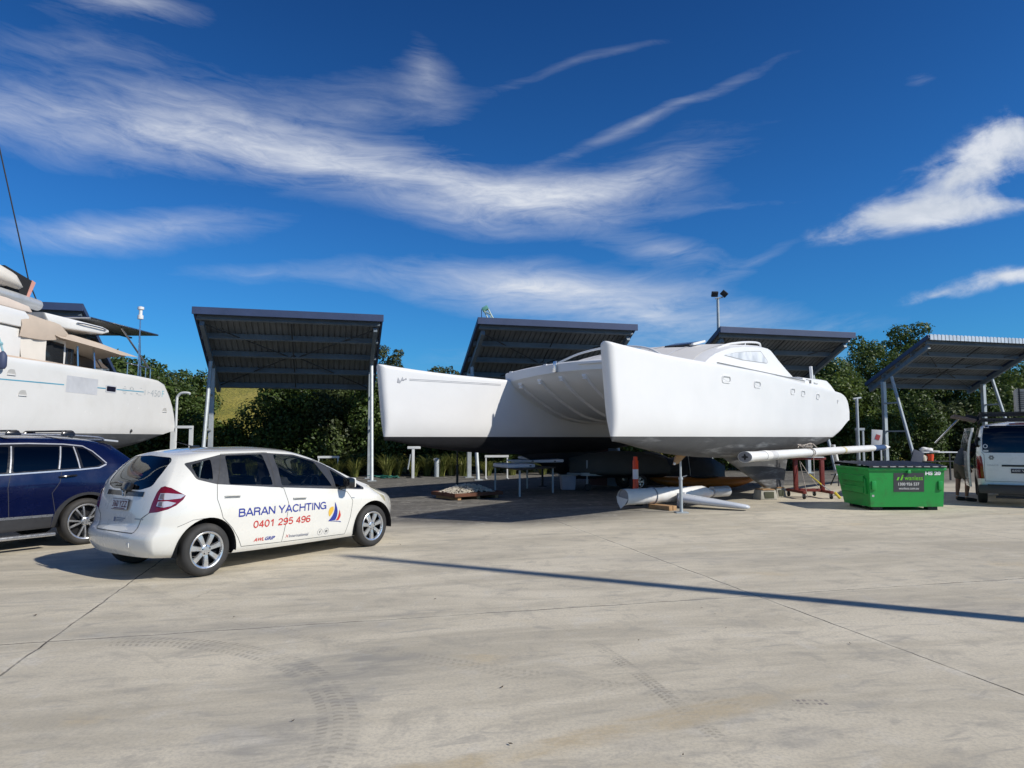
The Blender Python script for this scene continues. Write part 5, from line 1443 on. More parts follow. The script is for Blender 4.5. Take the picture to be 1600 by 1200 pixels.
# white inserts of the near tail lights
for sg in (-1, 1):
    def TD(a, z, off=.004):
        e1 = Vector((1, sg, 0)).normalized(); vd = Vector((-1, sg, 0)).normalized()
        h, n_ = c.hit(e1 * a + EZ * z + vd * 3, -vd)
        return (h + n_ * off) if h is not None else e1 * a + EZ * z + vd * .7
    par = parts['tail_light'][0 if sg < 0 else 1]
    for poly, m_ in (([(.135, .905), (.155, .975), (.24, .978), (.42, .958), (.445, .945), (.40, .915), (.26, .905)], M_clear), ([(.12, .835), (.135, .885), (.25, .89), (.355, .868), (.30, .835), (.22, .822)], M_clear), ([(.155, .915), (.165, .968), (.21, .970), (.205, .915)], mat('lamp_socket', (0.16, 0.14, 0.16), .2)), ([(.145, .838), (.155, .88), (.20, .883), (.20, .835)], mat('lamp_socket', (0.16, 0.14, 0.16), .2))):
        k = .004 if m_ is M_clear else .007
        poly = [(a * .86 - .012, z) for a, z in poly]; n_ = len(poly); dense = []
        for i in range(n_):
            a, b = poly[i], poly[(i + 1) % n_]
            for j in range(3): dense.append((lerp(a[0], b[0], j / 3), lerp(a[1], b[1], j / 3)))
        mb = MB(); mb.poly([TD(a, z, k) for a, z in dense]); bmesh.ops.triangulate(mb.bm, faces=mb.bm.faces[:]); mb.build('lamp_lens', m_, par, smooth=False)
# handles, mirrors, wiper, aerial
for x0, z in ((.31, .905), (1.30, .812)):
    mb = MB(); q = SR(x0, z, .022); mb.tube([SR(x0 - .10, z, .004), SR(x0 - .07, z + .002, .026), q, SR(x0 + .07, z - .004, .026), SR(x0 + .10, z - .008, .004)], .013, 8, squash=.7)
    mb.build('door_handle', M_cream, parts['door:rear_door'][0] if x0 < 1 else parts['door:front_door'][0])
    c.ribbon([(x0 - .11, z - .02), (x0 + .10, z - .028)], .010, SR, 'handle_shade', mat('handle_shadow', (.30, .29, .27), .6), parts['door:rear_door'][0] if x0 < 1 else parts['door:front_door'][0])  # flat grey strip, the shade under each handle put into its colour
for sg in (-1, 1):
    mb = MB(); mb.box((2.06, sg * .955, .965), (.10, .20, .15), Euler((0, 0, sg * .25)), bevel=.035); mb.tube([(2.03, sg * .83, .90), (2.05, sg * .90, .915)], .03, 8)
    mi = mb.build('door_mirror', M_trimblk, HB)
    mb = MB(); mb.box((2.105, sg * .955, .975), (.055, .195, .135), Euler((0, 0, sg * .25)), bevel=.025); mb.build('mirror_cap', M_cream, mi)
mb = MB(); mb.box(RR(-.07, 1.02, .035), (.07, .15, .10), Euler((0, R(25), 0)), bevel=.02); w0 = mb.build('rear_wiper', M_trimblk, HB)
mb = MB(); mb.tube([RR(-.03, 1.045, .05), RR(.16, 1.055, .05), RR(.36, 1.045, .035)], [.016, .012, .006], 8); mb.build('wiper_arm', M_trimblk, w0)
mb = MB(); mb.box((.30, -.02, 1.487), (.12, .05, .03), bevel=.012); mb.tube([(.28, -.02, 1.49), (.05, -.02, 1.55)], [.007, .003], 6); mb.build('roof_aerial', M_trimblk, HB)
mb = MB(); mb.box((-.165, 0, 1.40), (.05, .20, .018), bevel=.005); mb.build('brake_lamp', M_red, HB)
c.ribbon([(.05, 1.440), (.9, 1.445), (1.3, 1.418)], .012, lambda x, z, o: c.on_side(x, z - .005, -1, o), 'roof_gutter', mat('roof_groove', (.45, .44, .41), .5), parts['body'])
# wheels and interior
for x in (0.0, 2.66):
    for sg in (-1, 1): make_wheel(HB, x, sg * .745, sg, .302, .185, .205, 'hatch')
for x, y in ((1.42, -.36), (1.42, .36), (.55, -.36), (.55, .36)): seat(HB, x, y)
mb = MB(); mb.box((1.2, 0, .32), (3.0, 1.4, .08)); mb.box((2.15, 0, .76), (.45, 1.38, .26), bevel=.08); mb.build('dashboard', M_seat, HB)
mb = MB(); Mst = Matrix.Translation((1.86, -.36, .90)) @ Matrix.Rotation(R(-65), 4, 'Y')
mb.tube([Mst @ Vector((.18 * cos(2 * pi * i / 24), .18 * sin(2 * pi * i / 24), 0)) for i in range(25)], .015, 8, False); mb.tube([Mst @ Vector((-.17, 0, 0)), Mst @ Vector((.17, 0, 0))], .014, 6); mb.tube([Mst @ Vector((0, 0, 0)), Mst @ Vector((0, 0, -.2))], .03, 8)
mb.build('steering_wheel', M_dark, HB)
# lettering on the near side
M_blue = mat('signwriting_blue', (0.025, 0.045, 0.30), .35); M_sred = mat('signwriting_red', (0.58, 0.035, 0.03), .35); M_syel = mat('signwriting_yellow', (0.80, 0.50, 0.07), .35); M_sgrey = mat('signwriting_grey', (0.10, 0.12, 0.20), .4); M_sblk = mat('signwriting_black', (0.03, 0.03, 0.035), .4)
SD = parts['door:rear_door'][0]; FD = parts['door:front_door'][0]
def lineo(x0, z0, x1, z1):
    L = hypot(x1 - x0, z1 - z0); ca, sa = (x1 - x0) / L, (z1 - z0) / L
    return lambda x, y, o: SR(x0 + x * ca - y * sa, z0 + x * sa + y * ca, .0032 + o)
def line(x0, z0, x1, z1):
    L = hypot(x1 - x0, z1 - z0); ca, sa = (x1 - x0) / L, (z1 - z0) / L
    return lambda x, y: SR(x0 + x * ca - y * sa, z0 + x * sa + y * ca, .0035)
stroke_words('company_name', 'BARAN YACHTING', lineo(.383, .647, 1.752, .629), 1.37, .096, .0165, M_blue, FD)
stroke_words('phone_number', '0401 295 496', lineo(.603, .488, 1.494, .478), .89, .087, .0145, M_sred, FD)
text_on('sponsor_logo', 'AWL', line(.632, .318, .78, .316), .15, .042, M_sred, SD, .03, .25)
text_on('sponsor_logo', 'GRIP', line(.795, .316, .944, .312), .15, .044, M_blue, SD, .03, .25)
text_on('sponsor_logo', 'X', line(1.104, .314, 1.15, .312), .055, .036, M_sred, FD, .0, .2)
text_on('sponsor_logo', 'International', line(1.165, .308, 1.475, .299), .31, .038, M_sgrey, FD, .004)
for cx_ in (1.675, 1.785):
    for r0, r1 in ((.042, .039),):
        mb = MB(); mb.loft([[SR(cx_ + r_ * cos(2 * pi * i / 24), .322 + r_ * sin(2 * pi * i / 24), .0035) for i in range(24)] for r_ in (r0, r1)], True); mb.build('icon_ring', M_sgrey, FD, smooth=False)
text_on('icon_letter', 'f', line(1.664, .305, 1.69, .305), .022, .036, M_sblk, FD, .02)
mb = MB(); mb.loft([[SR(1.785 + a * k, .322 + b * k, .0035) for a, b in rrect(.036, .030, .008)] for k in (1, .72)], True); mb.loft([[SR(1.785 + .008 * k * cos(i), .322 + .008 * k * sin(i), .0035) for i in [2 * pi * j / 12 for j in range(12)]] for k in (1, .55)], True); mb.build('icon_letter', M_sblk, FD, smooth=False)
c.patch(catmull([(1.876, .651), (1.83, .644), (1.802, .613), (1.796, .57), (1.812, .525), (1.826, .519)], 4) + [Vector((1.861, .554)), Vector((1.886, .606))], lambda x, z, o: SR(x, z, .0035), 'logo_sun', M_syel, FD)
c.patch(catmull([(1.90, .712), (1.934, .646), (1.956, .578), (1.952, .512), (1.928, .46)], 4) + catmull([(1.799, .454), (1.848, .498), (1.887, .557), (1.902, .627), (1.90, .70)], 4), lambda x, z, o: SR(x, z, .0045), 'logo_sail', M_blue, FD)
c.patch(catmull([(1.986, .601), (2.009, .551), (2.019, .506), (1.987, .454)], 4) + catmull([(1.939, .453), (1.971, .50), (1.986, .554), (1.988, .595)], 4), lambda x, z, o: SR(x, z, .0045), 'logo_sail', M_sred, FD)
c.patch([(1.795, .456), (1.921, .449), (2.024, .434), (2.042, .417), (1.995, .431), (1.907, .443)], lambda x, z, o: SR(x, z, .0055), 'logo_wave', M_blue, FD)
c.patch([(2.215, .752), (2.265, .748), (2.265, .738), (2.215, .742)], SR, 'side_badge', mat('badge_grey', (0.35, 0.36, 0.38), .4, .5), HB)
c.bm.free()

# ---- the dark blue SUV, nose out of frame to the left
SV = thing('suv_car', 'dark blue metallic four wheel drive wagon with roof racks, cut off by the left edge', 'car')
M_navy = car_paint('navy_metallic_paint', (0.0025, 0.006, 0.042), 0.2, 0.25, 0.15, dirt=0.08, dirtcol=(0.02, 0.026, 0.06), coat=.6)
G0 = (-6.4967, 10.5971); hdg = Vector((-0.545, -0.84)).normalized(); lft = Vector((-hdg.y, hdg.x))
SV.location = (G0[0] - lft.x * .80, G0[1] - lft.y * .80, 0); SV.rotation_euler = (0, 0, atan2(hdg.y, hdg.x))
sp_ = dict(Xr0=-.40, Xrs=.15, Xf0=3.45, Xfs=2.8, zm=.86, wm=.925, ws=.87, cr=(.34, .7), cw=(.12, .35), bulge=(.06, .10),
           zt=spline([(-.40, 1.545), (-.1, 1.60), (.4, 1.635), (1.2, 1.64), (1.8, 1.60), (2.2, 1.45), (2.6, 1.22), (2.85, 1.12), (3.2, 1.06), (3.45, .98)]),
           zr=spline([(-.40, 1.50), (-.1, 1.545), (.4, 1.575), (1.2, 1.58), (1.75, 1.54), (2.2, 1.37), (2.6, 1.16), (2.9, 1.06), (3.45, .93)]),
           zb=spline([(-.40, 1.20), (-.1, 1.165), (.2, 1.145), (1.2, 1.10), (2.6, 1.04), (3.45, .90)]),
           wr=spline([(-.40, .60), (.2, .645), (1.5, .65), (2.4, .69), (3.45, .70)]), wb=spline([(-.40, .85), (.4, .885), (2.5, .88), (3.45, .83)]),
           z0=spline([(-.4, .36), (.3, .30), (2.5, .28), (3.45, .30)]),
           xr=spline([(.3, -.80), (.45, -.92), (.65, -.95), (.85, -.93), (1.05, -.87), (1.18, -.79), (1.35, -.62), (1.5, -.46), (1.55, -.40)]),
           xf=spline([(.3, 3.55), (.5, 3.68), (.8, 3.66), (.98, 3.45)]))
c = Car(SV, sp_)
dlo = smooth_poly([(2.55, 1.09), (2.05, 1.40), (1.7, 1.495), (1.07, 1.50), (.75, 1.505), (.28, 1.49), (0.02, 1.46), (-.11, 1.375), (-.27, 1.197), (-.155, 1.150), (.112, 1.135), (1.119, 1.098)], .04, 3)
wins = [smooth_poly(w_, .02, 2) for w_ in ([(-.03, 1.425), (-.225, 1.205), (-.14, 1.170), (.065, 1.155), (.10, 1.455)], [(.165, 1.458), (.13, 1.155), (.385, 1.145), (.305, 1.465)], [(.345, 1.468), (.425, 1.143), (.995, 1.118), (.93, 1.472)], [(1.0, 1.474), (1.07, 1.115), (2.35, 1.10), (2.0, 1.38), (1.7, 1.465)])]
sill = [(-1.2, .49), (-1.2, .2), (4, .2), (4, .49)]
for sg in (1, -1):
    fr = c.mark(c.side(dlo, sg), 'window_surround', M_trimblk)
    for i, w_ in enumerate(wins): c.mark(c.side(w_, sg, ids=(fr,)), 'quarter_window' if i == 0 else 'side_window', G_tint)
    for xx in (0.0, 2.79):
        ar = [(xx + .465 * cos(2 * pi * i / 40), .37 + .415 * sin(2 * pi * i / 40)) for i in range(40)]
        c.mark(c.side(ar, sg), 'arch_trim', M_dark)
    c.mark(c.side([(.47, .485), (.47, .2), (2.35, .2), (2.35, .485)], sg), 'sill_trim', M_dark)
    c.mark(c.side(smooth_poly([(.43, .49), (.50, .80), (.40, .95), (.37, 1.10), (.42, 1.13), (1.02, 1.10), (1.06, .9), (1.02, .49)], .04, 2), sg), 'door:rear_door', M_navy)
    c.mark(c.side(smooth_poly([(1.025, .49), (1.065, .9), (1.025, 1.10), (2.35, 1.05), (2.4, .8), (2.25, .49)], .04, 2), sg), 'door:front_door', M_navy)
    c.mark(c.diag([(-.1, .82), (-.06, 1.02), (.05, 1.08), (.3, 1.06), (.28, .95), (.2, .84)], -1, sg), 'tail_light', M_red)
c.mark(c.rear(smooth_poly([(-.62, 1.16), (-.60, 1.30), (-.52, 1.46), (.52, 1.46), (.60, 1.30), (.62, 1.16)], .05, 3), xmax=-.2), 'rear_window', G_tint)
c.mark(c.top([(1.9, -.57), (1.86, 0), (1.9, .57), (2.65, .65), (2.75, 0), (2.65, -.65)]), 'windscreen', G_tint)
wheel_wells(c, ((0.0, .345), (2.79, .345)), .40, .55)
parts = finish_car(c, M_navy, None, None)
SL_ = lambda x, z, off=.002: c.on_side(x, z, 1, off)
c.ribbon([(2.5, 1.08), (1.119, 1.086), (.112, 1.124), (-.165, 1.142), (-.275, 1.19)], .02, SL_, 'chrome_strip', M_chrome, parts['body'], off=.004)
c.ribbon([(-.285, 1.205), (-.115, 1.392), (0.01, 1.472), (.28, 1.503), (.75, 1.517), (1.07, 1.513), (1.7, 1.505)], .016, SL_, 'chrome_strip', M_chrome, parts['body'], off=.004)
for pts_ in ([(.145, 1.465), (.115, 1.14)], [(.325, 1.472), (.405, 1.14)], [(.965, 1.48), (1.03, 1.11)]): c.ribbon(pts_, .018, SL_, 'window_bar', M_chrome, parts['body'], off=.003)
c.ribbon([(.43, .49), (.50, .80), (.40, .95), (.37, 1.12)], .006, SL_, 'door_gap', M_seam, parts['body']); c.ribbon([(1.02, .49), (1.06, .9), (1.02, 1.10)], .006, SL_, 'door_gap', M_seam, parts['body'])
c.ribbon([(.46, .478), (2.3, .492)], .035, SL_, 'sill_strip', M_alloy, parts['body'], off=.006)
mb = MB(); q = [SL_(.17 + .06 * i, 1.04 - .004 * i, .03 if 0 < i < 4 else .004) for i in range(5)]; mb.tube(q, .015, 8); mb.build('door_handle', M_trimblk, parts['door:rear_door'][0])
mb = MB(); mb.box((1.45, .93, .215), (2.0, .12, .05), bevel=.02); mb.build('side_step', M_alloy, SV)
for sg in (1, -1):
    mb = MB(); mb.tube(catmull([(-.35, sg * .60, 1.56), (-.25, sg * .61, 1.605), (.3, sg * .635, 1.64), (1.2, sg * .64, 1.645), (1.8, sg * .63, 1.62), (1.95, sg * .62, 1.57)], 5), .018, 8, squash=.8); mb.build('roof_rail', M_alloy, SV)
for x in (.20, .93):
    mb = MB(); mb.box((x, 0, 1.70), (.09, 1.36, .028), bevel=.012); rb = mb.build('roof_rack', M_dark, SV)
    for sg in (1, -1):
        mb = MB(); mb.box((x, sg * .64, 1.675), (.22, .10, .07), bevel=.025, taper=.6); mb.build('rack_foot', M_trimblk, rb)
mb = MB(); mb.box((-.46, 0, 1.555), (.26, 1.16, .03), Euler((0, R(-6), 0)), bevel=.012); mb.build('roof_spoiler', mat('pale_spoiler', (.42, .44, .47), .3), SV)
mb = MB(); mb.prism([(-.05, -.012, 1.60), (-.16, -.012, 1.605), (-.17, -.012, 1.655)], (0, .024, 0)); mb.build('roof_aerial', M_trimblk, SV)
for x in (0.0, 2.79):
    for sg in (-1, 1): make_wheel(SV, x, sg * .80, sg, .345, .22, .255, 'suv')
c.bm.free()
# ------------------------------------------------------------------ the white van, seen from behind
VN = thing('white_van', 'white van with roof rack and slid open side door at the right edge', 'van')
vh = Vector((0.54, 0.84)).normalized(); vl = Vector((-vh.y, vh.x))
vo = Vector((11.03, 16.50)) - vl * .84 + vh * 1.02
VN.location = (vo.x, vo.y, 0); VN.rotation_euler = (0, 0, atan2(vh.y, vh.x))
M_vanw = car_paint('van_white_paint', (0.70, 0.70, 0.68), dirt=0.35, dirtcol=(0.42, 0.40, 0.36))
vp = dict(Xr0=-.80, Xrs=-.2, Xf0=3.35, Xfs=2.8, zm=.9, wm=.85, ws=.82, cr=(.22, .6), cw=(.09, .25), bulge=(.035, .10),
          zt=spline([(-.8, 1.94), (-.4, 1.985), (1.5, 2.0), (2.4, 1.96), (2.8, 1.75), (3.2, 1.30), (3.35, 1.12)]),
          zr=spline([(-.8, 1.86), (-.4, 1.89), (1.5, 1.90), (2.4, 1.86), (2.8, 1.66), (3.2, 1.22), (3.35, 1.05)]),
          zb=spline([(-.8, 1.24), (2.4, 1.22), (3.35, 1.0)]), wr=spline([(-.8, .73), (2.4, .73), (3.35, .70)]), wb=spline([(-.8, .845), (2.6, .84), (3.35, .76)]),
          z0=spline([(-.8, .36), (3.35, .34)]),
          xr=spline([(.34, -1.0), (.42, -1.03), (.55, -1.02), (1.2, -1.0), (1.6, -.95), (1.85, -.87), (1.94, -.80)]),
          xf=spline([(.34, 3.55), (.6, 3.62), (1.0, 3.45), (1.12, 3.35)]))
c = Car(VN, vp)
c.mark(c.rear(smooth_poly([(-.72, 1.25), (-.71, 1.6), (-.665, 1.885), (.665, 1.885), (.71, 1.6), (.72, 1.25)], .06, 3), xmax=-.4), 'rear_window', G_tint)
for sg in (-1, 1):
    c.mark(c.rear([(sg * .70, .64), (sg * .715, .95), (sg * .735, 1.14), (sg * .76, 1.18), (sg * .85, 1.16), (sg * .86, .64)], xmax=-.5), 'tail_light', M_red)
door_p = smooth_poly([(.62, .42), (.62, 1.0), (.62, 1.86), (1.78, 1.86), (1.80, 1.0), (1.80, .42)], .08, 3)
f0 = c.side(door_p, 1); bmesh.ops.delete(c.bm, geom=f0, context='FACES')
c.mark(c.side(smooth_poly([(-.62, 1.28), (-.58, 1.76), (.5, 1.77), (.5, 1.27)], .05, 3), 1), 'side_window', G_tint)
c.mark(c.side(smooth_poly([(-.62, 1.28), (-.58, 1.76), (2.5, 1.74), (2.9, 1.27)], .05, 3), -1), 'side_window', G_tint)
c.mark(c.side(smooth_poly([(1.95, 1.26), (1.95, 1.74), (2.45, 1.72), (2.85, 1.26)], .05, 3), 1), 'side_window', G_tint)
c.mark(c.top([(2.45, -.66), (2.4, 0), (2.45, .66), (3.25, .68), (3.3, 0), (3.25, -.68)]), 'windscreen', G_tint)
wheel_wells(c, ((0.0, .33), (2.57, .33)), .37, .5)
parts = finish_car(c, M_vanw, None, None)
VR = lambda y, z, off=.003: c.on_rear(y, z, off)
mb = MB(); mb.box((-1.03, 0, .40), (.16, 1.66, .20), bevel=.04); bp_ = mb.build('rear_bumper', M_dark, VN)
mb = MB(); mb.box((-1.08, 0, .505), (.14, 1.30, .02), bevel=.006); mb.build('bumper_step', M_trimblk, bp_)
mb = MB(); mb.tube([(-1.0, -.5, .22), (-1.0, .5, .22)], .03, 8); mb.box((-.98, 0, .28), (.06, .9, .05)); mb.build('tow_bar', M_dark, VN)
c.ribbon([(-.36, .952), (.36, .952)], .045, VR, 'hatch_garnish', M_trimblk, parts['body'], off=.008)
c.ribbon([(-.69, .58), (-.69, 1.20), (-.735, 1.26)], .008, VR, 'hatch_gap', M_seam, parts['body']); c.ribbon([(.69, .58), (.69, 1.20), (.735, 1.26)], .008, VR, 'hatch_gap', M_seam, parts['body']); c.ribbon([(-.69, .585), (.69, .585)], .008, VR, 'hatch_gap', M_seam, parts['body'])
np_ = c.patch([(-.19, .78), (.19, .78), (.19, .885), (-.19, .885)], lambda a, b, o: VR(a, b, .012), 'number_plate', mat('plate_dark', (.02, .02, .03), .4), VN)
for lo_, hi_, nm in ((.02, .022, 'plate'),):
    text_on('plate_number', '600 VJB', lambda x, y: VR(.165 - x, .803 + y, .016), .33, .06, M_platew, np_, .004)
text_on('badge_lettering', 'HIACE', lambda x, y: VR(.63 - x, .945 + y, .004), .21, .03, mat('badge_grey', (0.35, 0.36, 0.38), .4, .5), VN, .01)
mb = MB()
for i in range(6):
    a = i * pi / 3; mb.poly([VR(.55 + .035 * cos(a) + .022 * cos(b), 1.135 + .035 * sin(a) + .022 * sin(b), .004) for b in [j * pi / 5 for j in range(10)]])
mb.build('flower_sticker', mat('sticker_grey', (.20, .20, .19), .6), parts['body'], smooth=False)
for y0, y1, z0, z1 in ((.56, .66, 1.835, 1.865), (.60, .70, 1.27, 1.31)): c.patch([(y0, z0), (y1, z0), (y1, z1), (y0, z1)], lambda a, b, o: VR(a, b, .004), 'window_sticker', M_platew, parts['rear_window'][0])
mb = MB(); mb.loft([[VR(.655 + r_ * cos(i), 1.40 + r_ * sin(i), .004) for i in [2 * pi * j / 16 for j in range(16)]] for r_ in (.048, .03)], True); mb.build('window_sticker', M_platew, parts['rear_window'][0], smooth=False)
mb = MB(); mb.box(VR(0, 1.915, .01), (.03, .34, .035), bevel=.008); mb.build('brake_lamp', M_red, VN)
for sg in (-1, 1):
    c.patch([(sg * .715, .80), (sg * .715, .88), (sg * .84, .88), (sg * .84, .80)], lambda a, b, o: VR(a, b, .004), 'lamp_lens', M_clear, parts['tail_light'][0])
mb = MB(); mb.loft([[VR(.80 + r_ * .5 * cos(i), 1.50 + r_ * sin(i), .004) for i in [2 * pi * j / 16 for j in range(16)]] for r_ in (.13, .001)], True); mb.build('air_vent', M_dark, parts['body'], smooth=False)
# slid-back door standing off the side
mb = MB(); rg = []
for z in (.42, .55, .9, 1.22, 1.5, 1.78, 1.84):
    y = sec_half(vp, .5, 1.0); yy = next((a for a, b in y if b >= z), .75) + .17
    rg.append([Vector((-.62, yy - .03, z)), Vector((-.60, yy, z)), Vector((.76, yy, z)), Vector((.78, yy - .03, z)), Vector((.76, yy - .05, z)), Vector((-.60, yy - .05, z))])
mb.loft(rg, True, True); sdo = mb.build('sliding_door', M_vanw, VN, angle=40)
for v_ in sdo.data.vertices: v_.co.y += (v_.co.x + .62) * .10
mb = MB(); mb.loft([[Vector((x, next((a for a, b in sec_half(vp, .5, 1.0) if b >= z), .75) + .174, z)) for x in (-.50, .66)] for z in (1.27, 1.5, 1.77)], False); dw_ = mb.build('door_window', M_glassd, sdo)
for v_ in dw_.data.vertices: v_.co.y += (v_.co.x + .62) * .10
mb = MB(); mb.box((1.2, 0, .42), (1.6, 1.5, .06)); mb.box((.5, .1, .75), (.06, 1.3, .7)); mb.box((1.2, -.75, .9), (1.4, .05, .9)); mb.build('load_floor', M_seat, VN, smooth=False)
for x in (0.0, 2.57):
    for sg in (-1, 1): make_wheel(VN, x, sg * .735, sg, .325, .195, .19, 'van')
# roof rack
for sg in (-1, 1):
    mb = MB(); mb.box((.9, sg * .70, 2.07), (3.3, .04, .05)); mb.build('rack_rail', M_black, VN, smooth=False)
    mb = MB(); mb.box((.9, sg * .70, 2.20), (3.3, .03, .03)); mb.build('rack_rail', M_black, VN, smooth=False)
for i in range(7):
    mb = MB(); mb.box((-.7 + i * .53, 0, 2.055), (.05, 1.42, .03)); mb.build('rack_bar', M_black, VN, smooth=False)
for x in (-.72, .4, 1.5, 2.5):
    mb = MB(); mb.box((x, -.70, 2.08), (.03, .03, .24)); mb.box((x, .70, 2.08), (.03, .03, .24)); mb.box((x, 0, 2.20), (.03, 1.4, .03)); mb.build('rack_post', M_black, VN, smooth=False)
mb = MB(); mb.prism([(.2, .78, 2.02), (2.6, .78, 2.02), (2.7, 1.35, 2.16), (.6, 1.25, 2.16)], (0, 0, .05)); aw = mb.build('awning_board', mat('dull_brown_board', (.10, .075, .075), .7), VN, smooth=False)
for i in range(3):
    mb = MB(); mb.box((.6 + i * .7, .86, 2.12), (.05, .3, .10), Euler((R(15), 0, 0))); mb.build('awning_bracket', M_black, aw, smooth=False)
mb = MB(); mb.tube([(2.3, 1.15, 2.13), (2.55, 1.75, 1.45)], .022, 6); mb.build('awning_pole', M_inox, aw)
c.bm.free()
AC = thing('roof_box', 'cream slatted box strapped on the van roof rack', 'box')
p_ = vo + vh * .55 - vl * .22; AC.location = (p_.x, p_.y, 2.215); AC.rotation_euler = (0, 0, VN.rotation_euler.z)
mb = MB(); mb.box((0, -.35, .29), (.75, 1.05, .58), bevel=.02); mb.build('casing', mat('cream_plastic', (.52, .48, .40), .6, dirt=.3, dirtcol=(.3, .27, .22)), AC)
mb = MB()
for i in range(9): mb.box((-.38, .02 - i * .0, .10 + i * .05), (.02, .22, .012))
mb.build('louvre', M_dark, AC, smooth=False)
for y in (.10, -.12):
    mb = MB(); mb.box((-.005, y, .30), (.79, .03, .61)); mb.build('strap', M_black, AC, smooth=False)

# ------------------------------------------------------------------ the person leaning into the van
def skin_body(name, chains, material, parent, levels=2):
    """chains: lists of (point, radius); chains that start on an existing point are joined there"""
    vs, es, rs = [], [], []
    def idx(p):
        for i, v in enumerate(vs):
            if (Vector(v) - Vector(p)).length < 1e-4: return i
        return None
    for ch in chains:
        prev = None
        for p, r in ch:
            i = idx(p)
            if i is None: vs.append(tuple(p)); rs.append(r); i = len(vs) - 1
            if prev is not None and prev != i: es.append((prev, i))
            prev = i
    me = bpy.data.meshes.new(name); me.from_pydata(vs, es, []); me.update()
    o = bpy.data.objects.new(name, me); link(o)
    sk = o.modifiers.new('skin', 'SKIN'); sk.use_smooth_shade = True
    for i, r in enumerate(rs):
        rr_ = r if isinstance(r, tuple) else (r, r)
        me.skin_vertices[0].data[i].radius = rr_
        me.skin_vertices[0].data[i].use_root = (i == 0)
    sb = o.modifiers.new('sub', 'SUBSURF'); sb.levels = levels; sb.render_levels = levels
    dg = bpy.context.evaluated_depsgraph_get()
    m2 = bpy.data.meshes.new_from_object(o.evaluated_get(dg), depsgraph=dg)
    bpy.data.objects.remove(o); bpy.data.meshes.remove(me)
    return finish(name, m2, material, parent, True, 180)
M_skin = mat('tanned_skin', (0.25, 0.125, 0.08), 0.55, 0, 0.12, 9)
PX = thing('person', 'person in grey t-shirt and khaki shorts bending into the open van door', 'person', (11.44, 17.75, 0), R(-12))
# local x = leaning direction (to the right, into the van), y = away from the camera
pel = (0.02, 0, .93); chest = (.17, 0, 1.27); neck = (.33, 0, 1.42)
head_c = [(neck, .055), ((.40, 0, 1.435), .055), ((.47, 0, 1.45), (.085, .085)), ((.56, 0, 1.435), (.10, .095)), ((.62, 0, 1.40), (.07, .075))]
chains = [[(pel, (.16, .12)), ((.06, 0, 1.08), (.15, .11)), (chest, (.17, .12)), ((.26, 0, 1.37), (.12, .09)), (neck, .055)], head_c]
for sg in (-1, 1):
    hipj = (.0, sg * .10, .88)
    kx = .10 if sg < 0 else -.02
    chains.append([(pel, (.16, .12)), (hipj, .105), ((kx * .6 + .01, sg * .12, .68), .085), ((kx, sg * .125, .48), .058), ((kx - .01, sg * .125, .36), .060), ((kx - .03, sg * .125, .20), .042), ((kx - .04, sg * .125, .09), .036), ((kx - .02, sg * .13, .045), .042), ((kx + .10, sg * .14, .035), .038), ((kx + .17, sg * .145, .03), .028)])
    sh = (.27, sg * .19, 1.36)
    if sg < 0:
        el = (.02, -.30, 1.12); wr_ = (.10, -.27, .90); hd = (.12, -.26, .82)
    else:
        el = (.50, .26, 1.18); wr_ = (.70, .16, 1.08); hd = (.77, .13, 1.05)
    chains.append([(chest, (.17, .12)), (sh, .065), (tuple(Vector(sh).lerp(Vector(el), .5)), .05), (el, .042), (tuple(Vector(el).lerp(Vector(wr_), .4)), .042), (wr_, .027), (hd, (.036, .022))])
    d = (Vector(hd) - Vector(wr_)).normalized(); sd_ = d.cross(Vector((0, 1, 0))).normalized()
    for k, (o_, L) in enumerate(((-.027, .065), (-.009, .078), (.009, .082), (.027, .070))):
        b0 = Vector(hd) + d * .035 + sd_ * o_; b1 = b0 + d * L * .55; b2 = b1 + (d * .6 + Vector((.0, sg * -.6, 0))).normalized() * L * .5
        chains.append([(hd, (.036, .022)), (tuple(b0), .010), (tuple(b1), .009), (tuple(b2), .007)])
    t0 = Vector(hd) - d * .02 + sd_ * .035
    chains.append([(hd, (.036, .022)), (tuple(t0), .012), (tuple(t0 + (d + sd_).normalized() * .035), .010), (tuple(t0 + (d * 1.4 + sd_).normalized() * .06), .008)])
skin_body('body', chains, M_skin, PX)
# face, ears and short hair on the head
mb = MB(); hc = Vector((.545, 0, 1.45))
mb.ball(hc + Vector((-.02, 0, .025)), .112, 16, (1.0, .88, .85)); mb.build('hair', mat('short_brown_hair', (.05, .035, .025), .8, 0, .3, 40, .4, 120), PX)
for sg in (-1, 1):
    mb = MB(); mb.ball(hc + Vector((.03, sg * .088, -.02)), .03, 10, (.8, .35, 1.0)); mb.build('ear', M_skin, PX)
    mb = MB(); mb.ball(hc + Vector((.075, sg * .033, -.066)), .013, 8); mb.build('eye', mat('eye_white', (.6, .6, .58), .2), PX)
mb = MB(); mb.ball(hc + Vector((.06, 0, -.105)), .018, 8, (1, .8, 1.2)); mb.build('nose', M_skin, PX)
mb = MB(); mb.box(hc + Vector((.005, 0, -.10)), (.012, .05, .012), bevel=.004); mb.build('mouth', mat('lips', (.30, .12, .10), .5), PX)
M_tee = mat('grey_tshirt', (0.05, 0.062, 0.078), 0.9, 0, 0.15, 6, 0.3, 25)
sh_ch = [[((.0, 0, .84), (.205, .165)), ((.02, 0, .95), (.205, .165)), ((.06, 0, 1.08), (.20, .16)), (chest, (.205, .16)), ((.26, 0, 1.37), (.145, .115)), ((.315, 0, 1.41), .08)]]
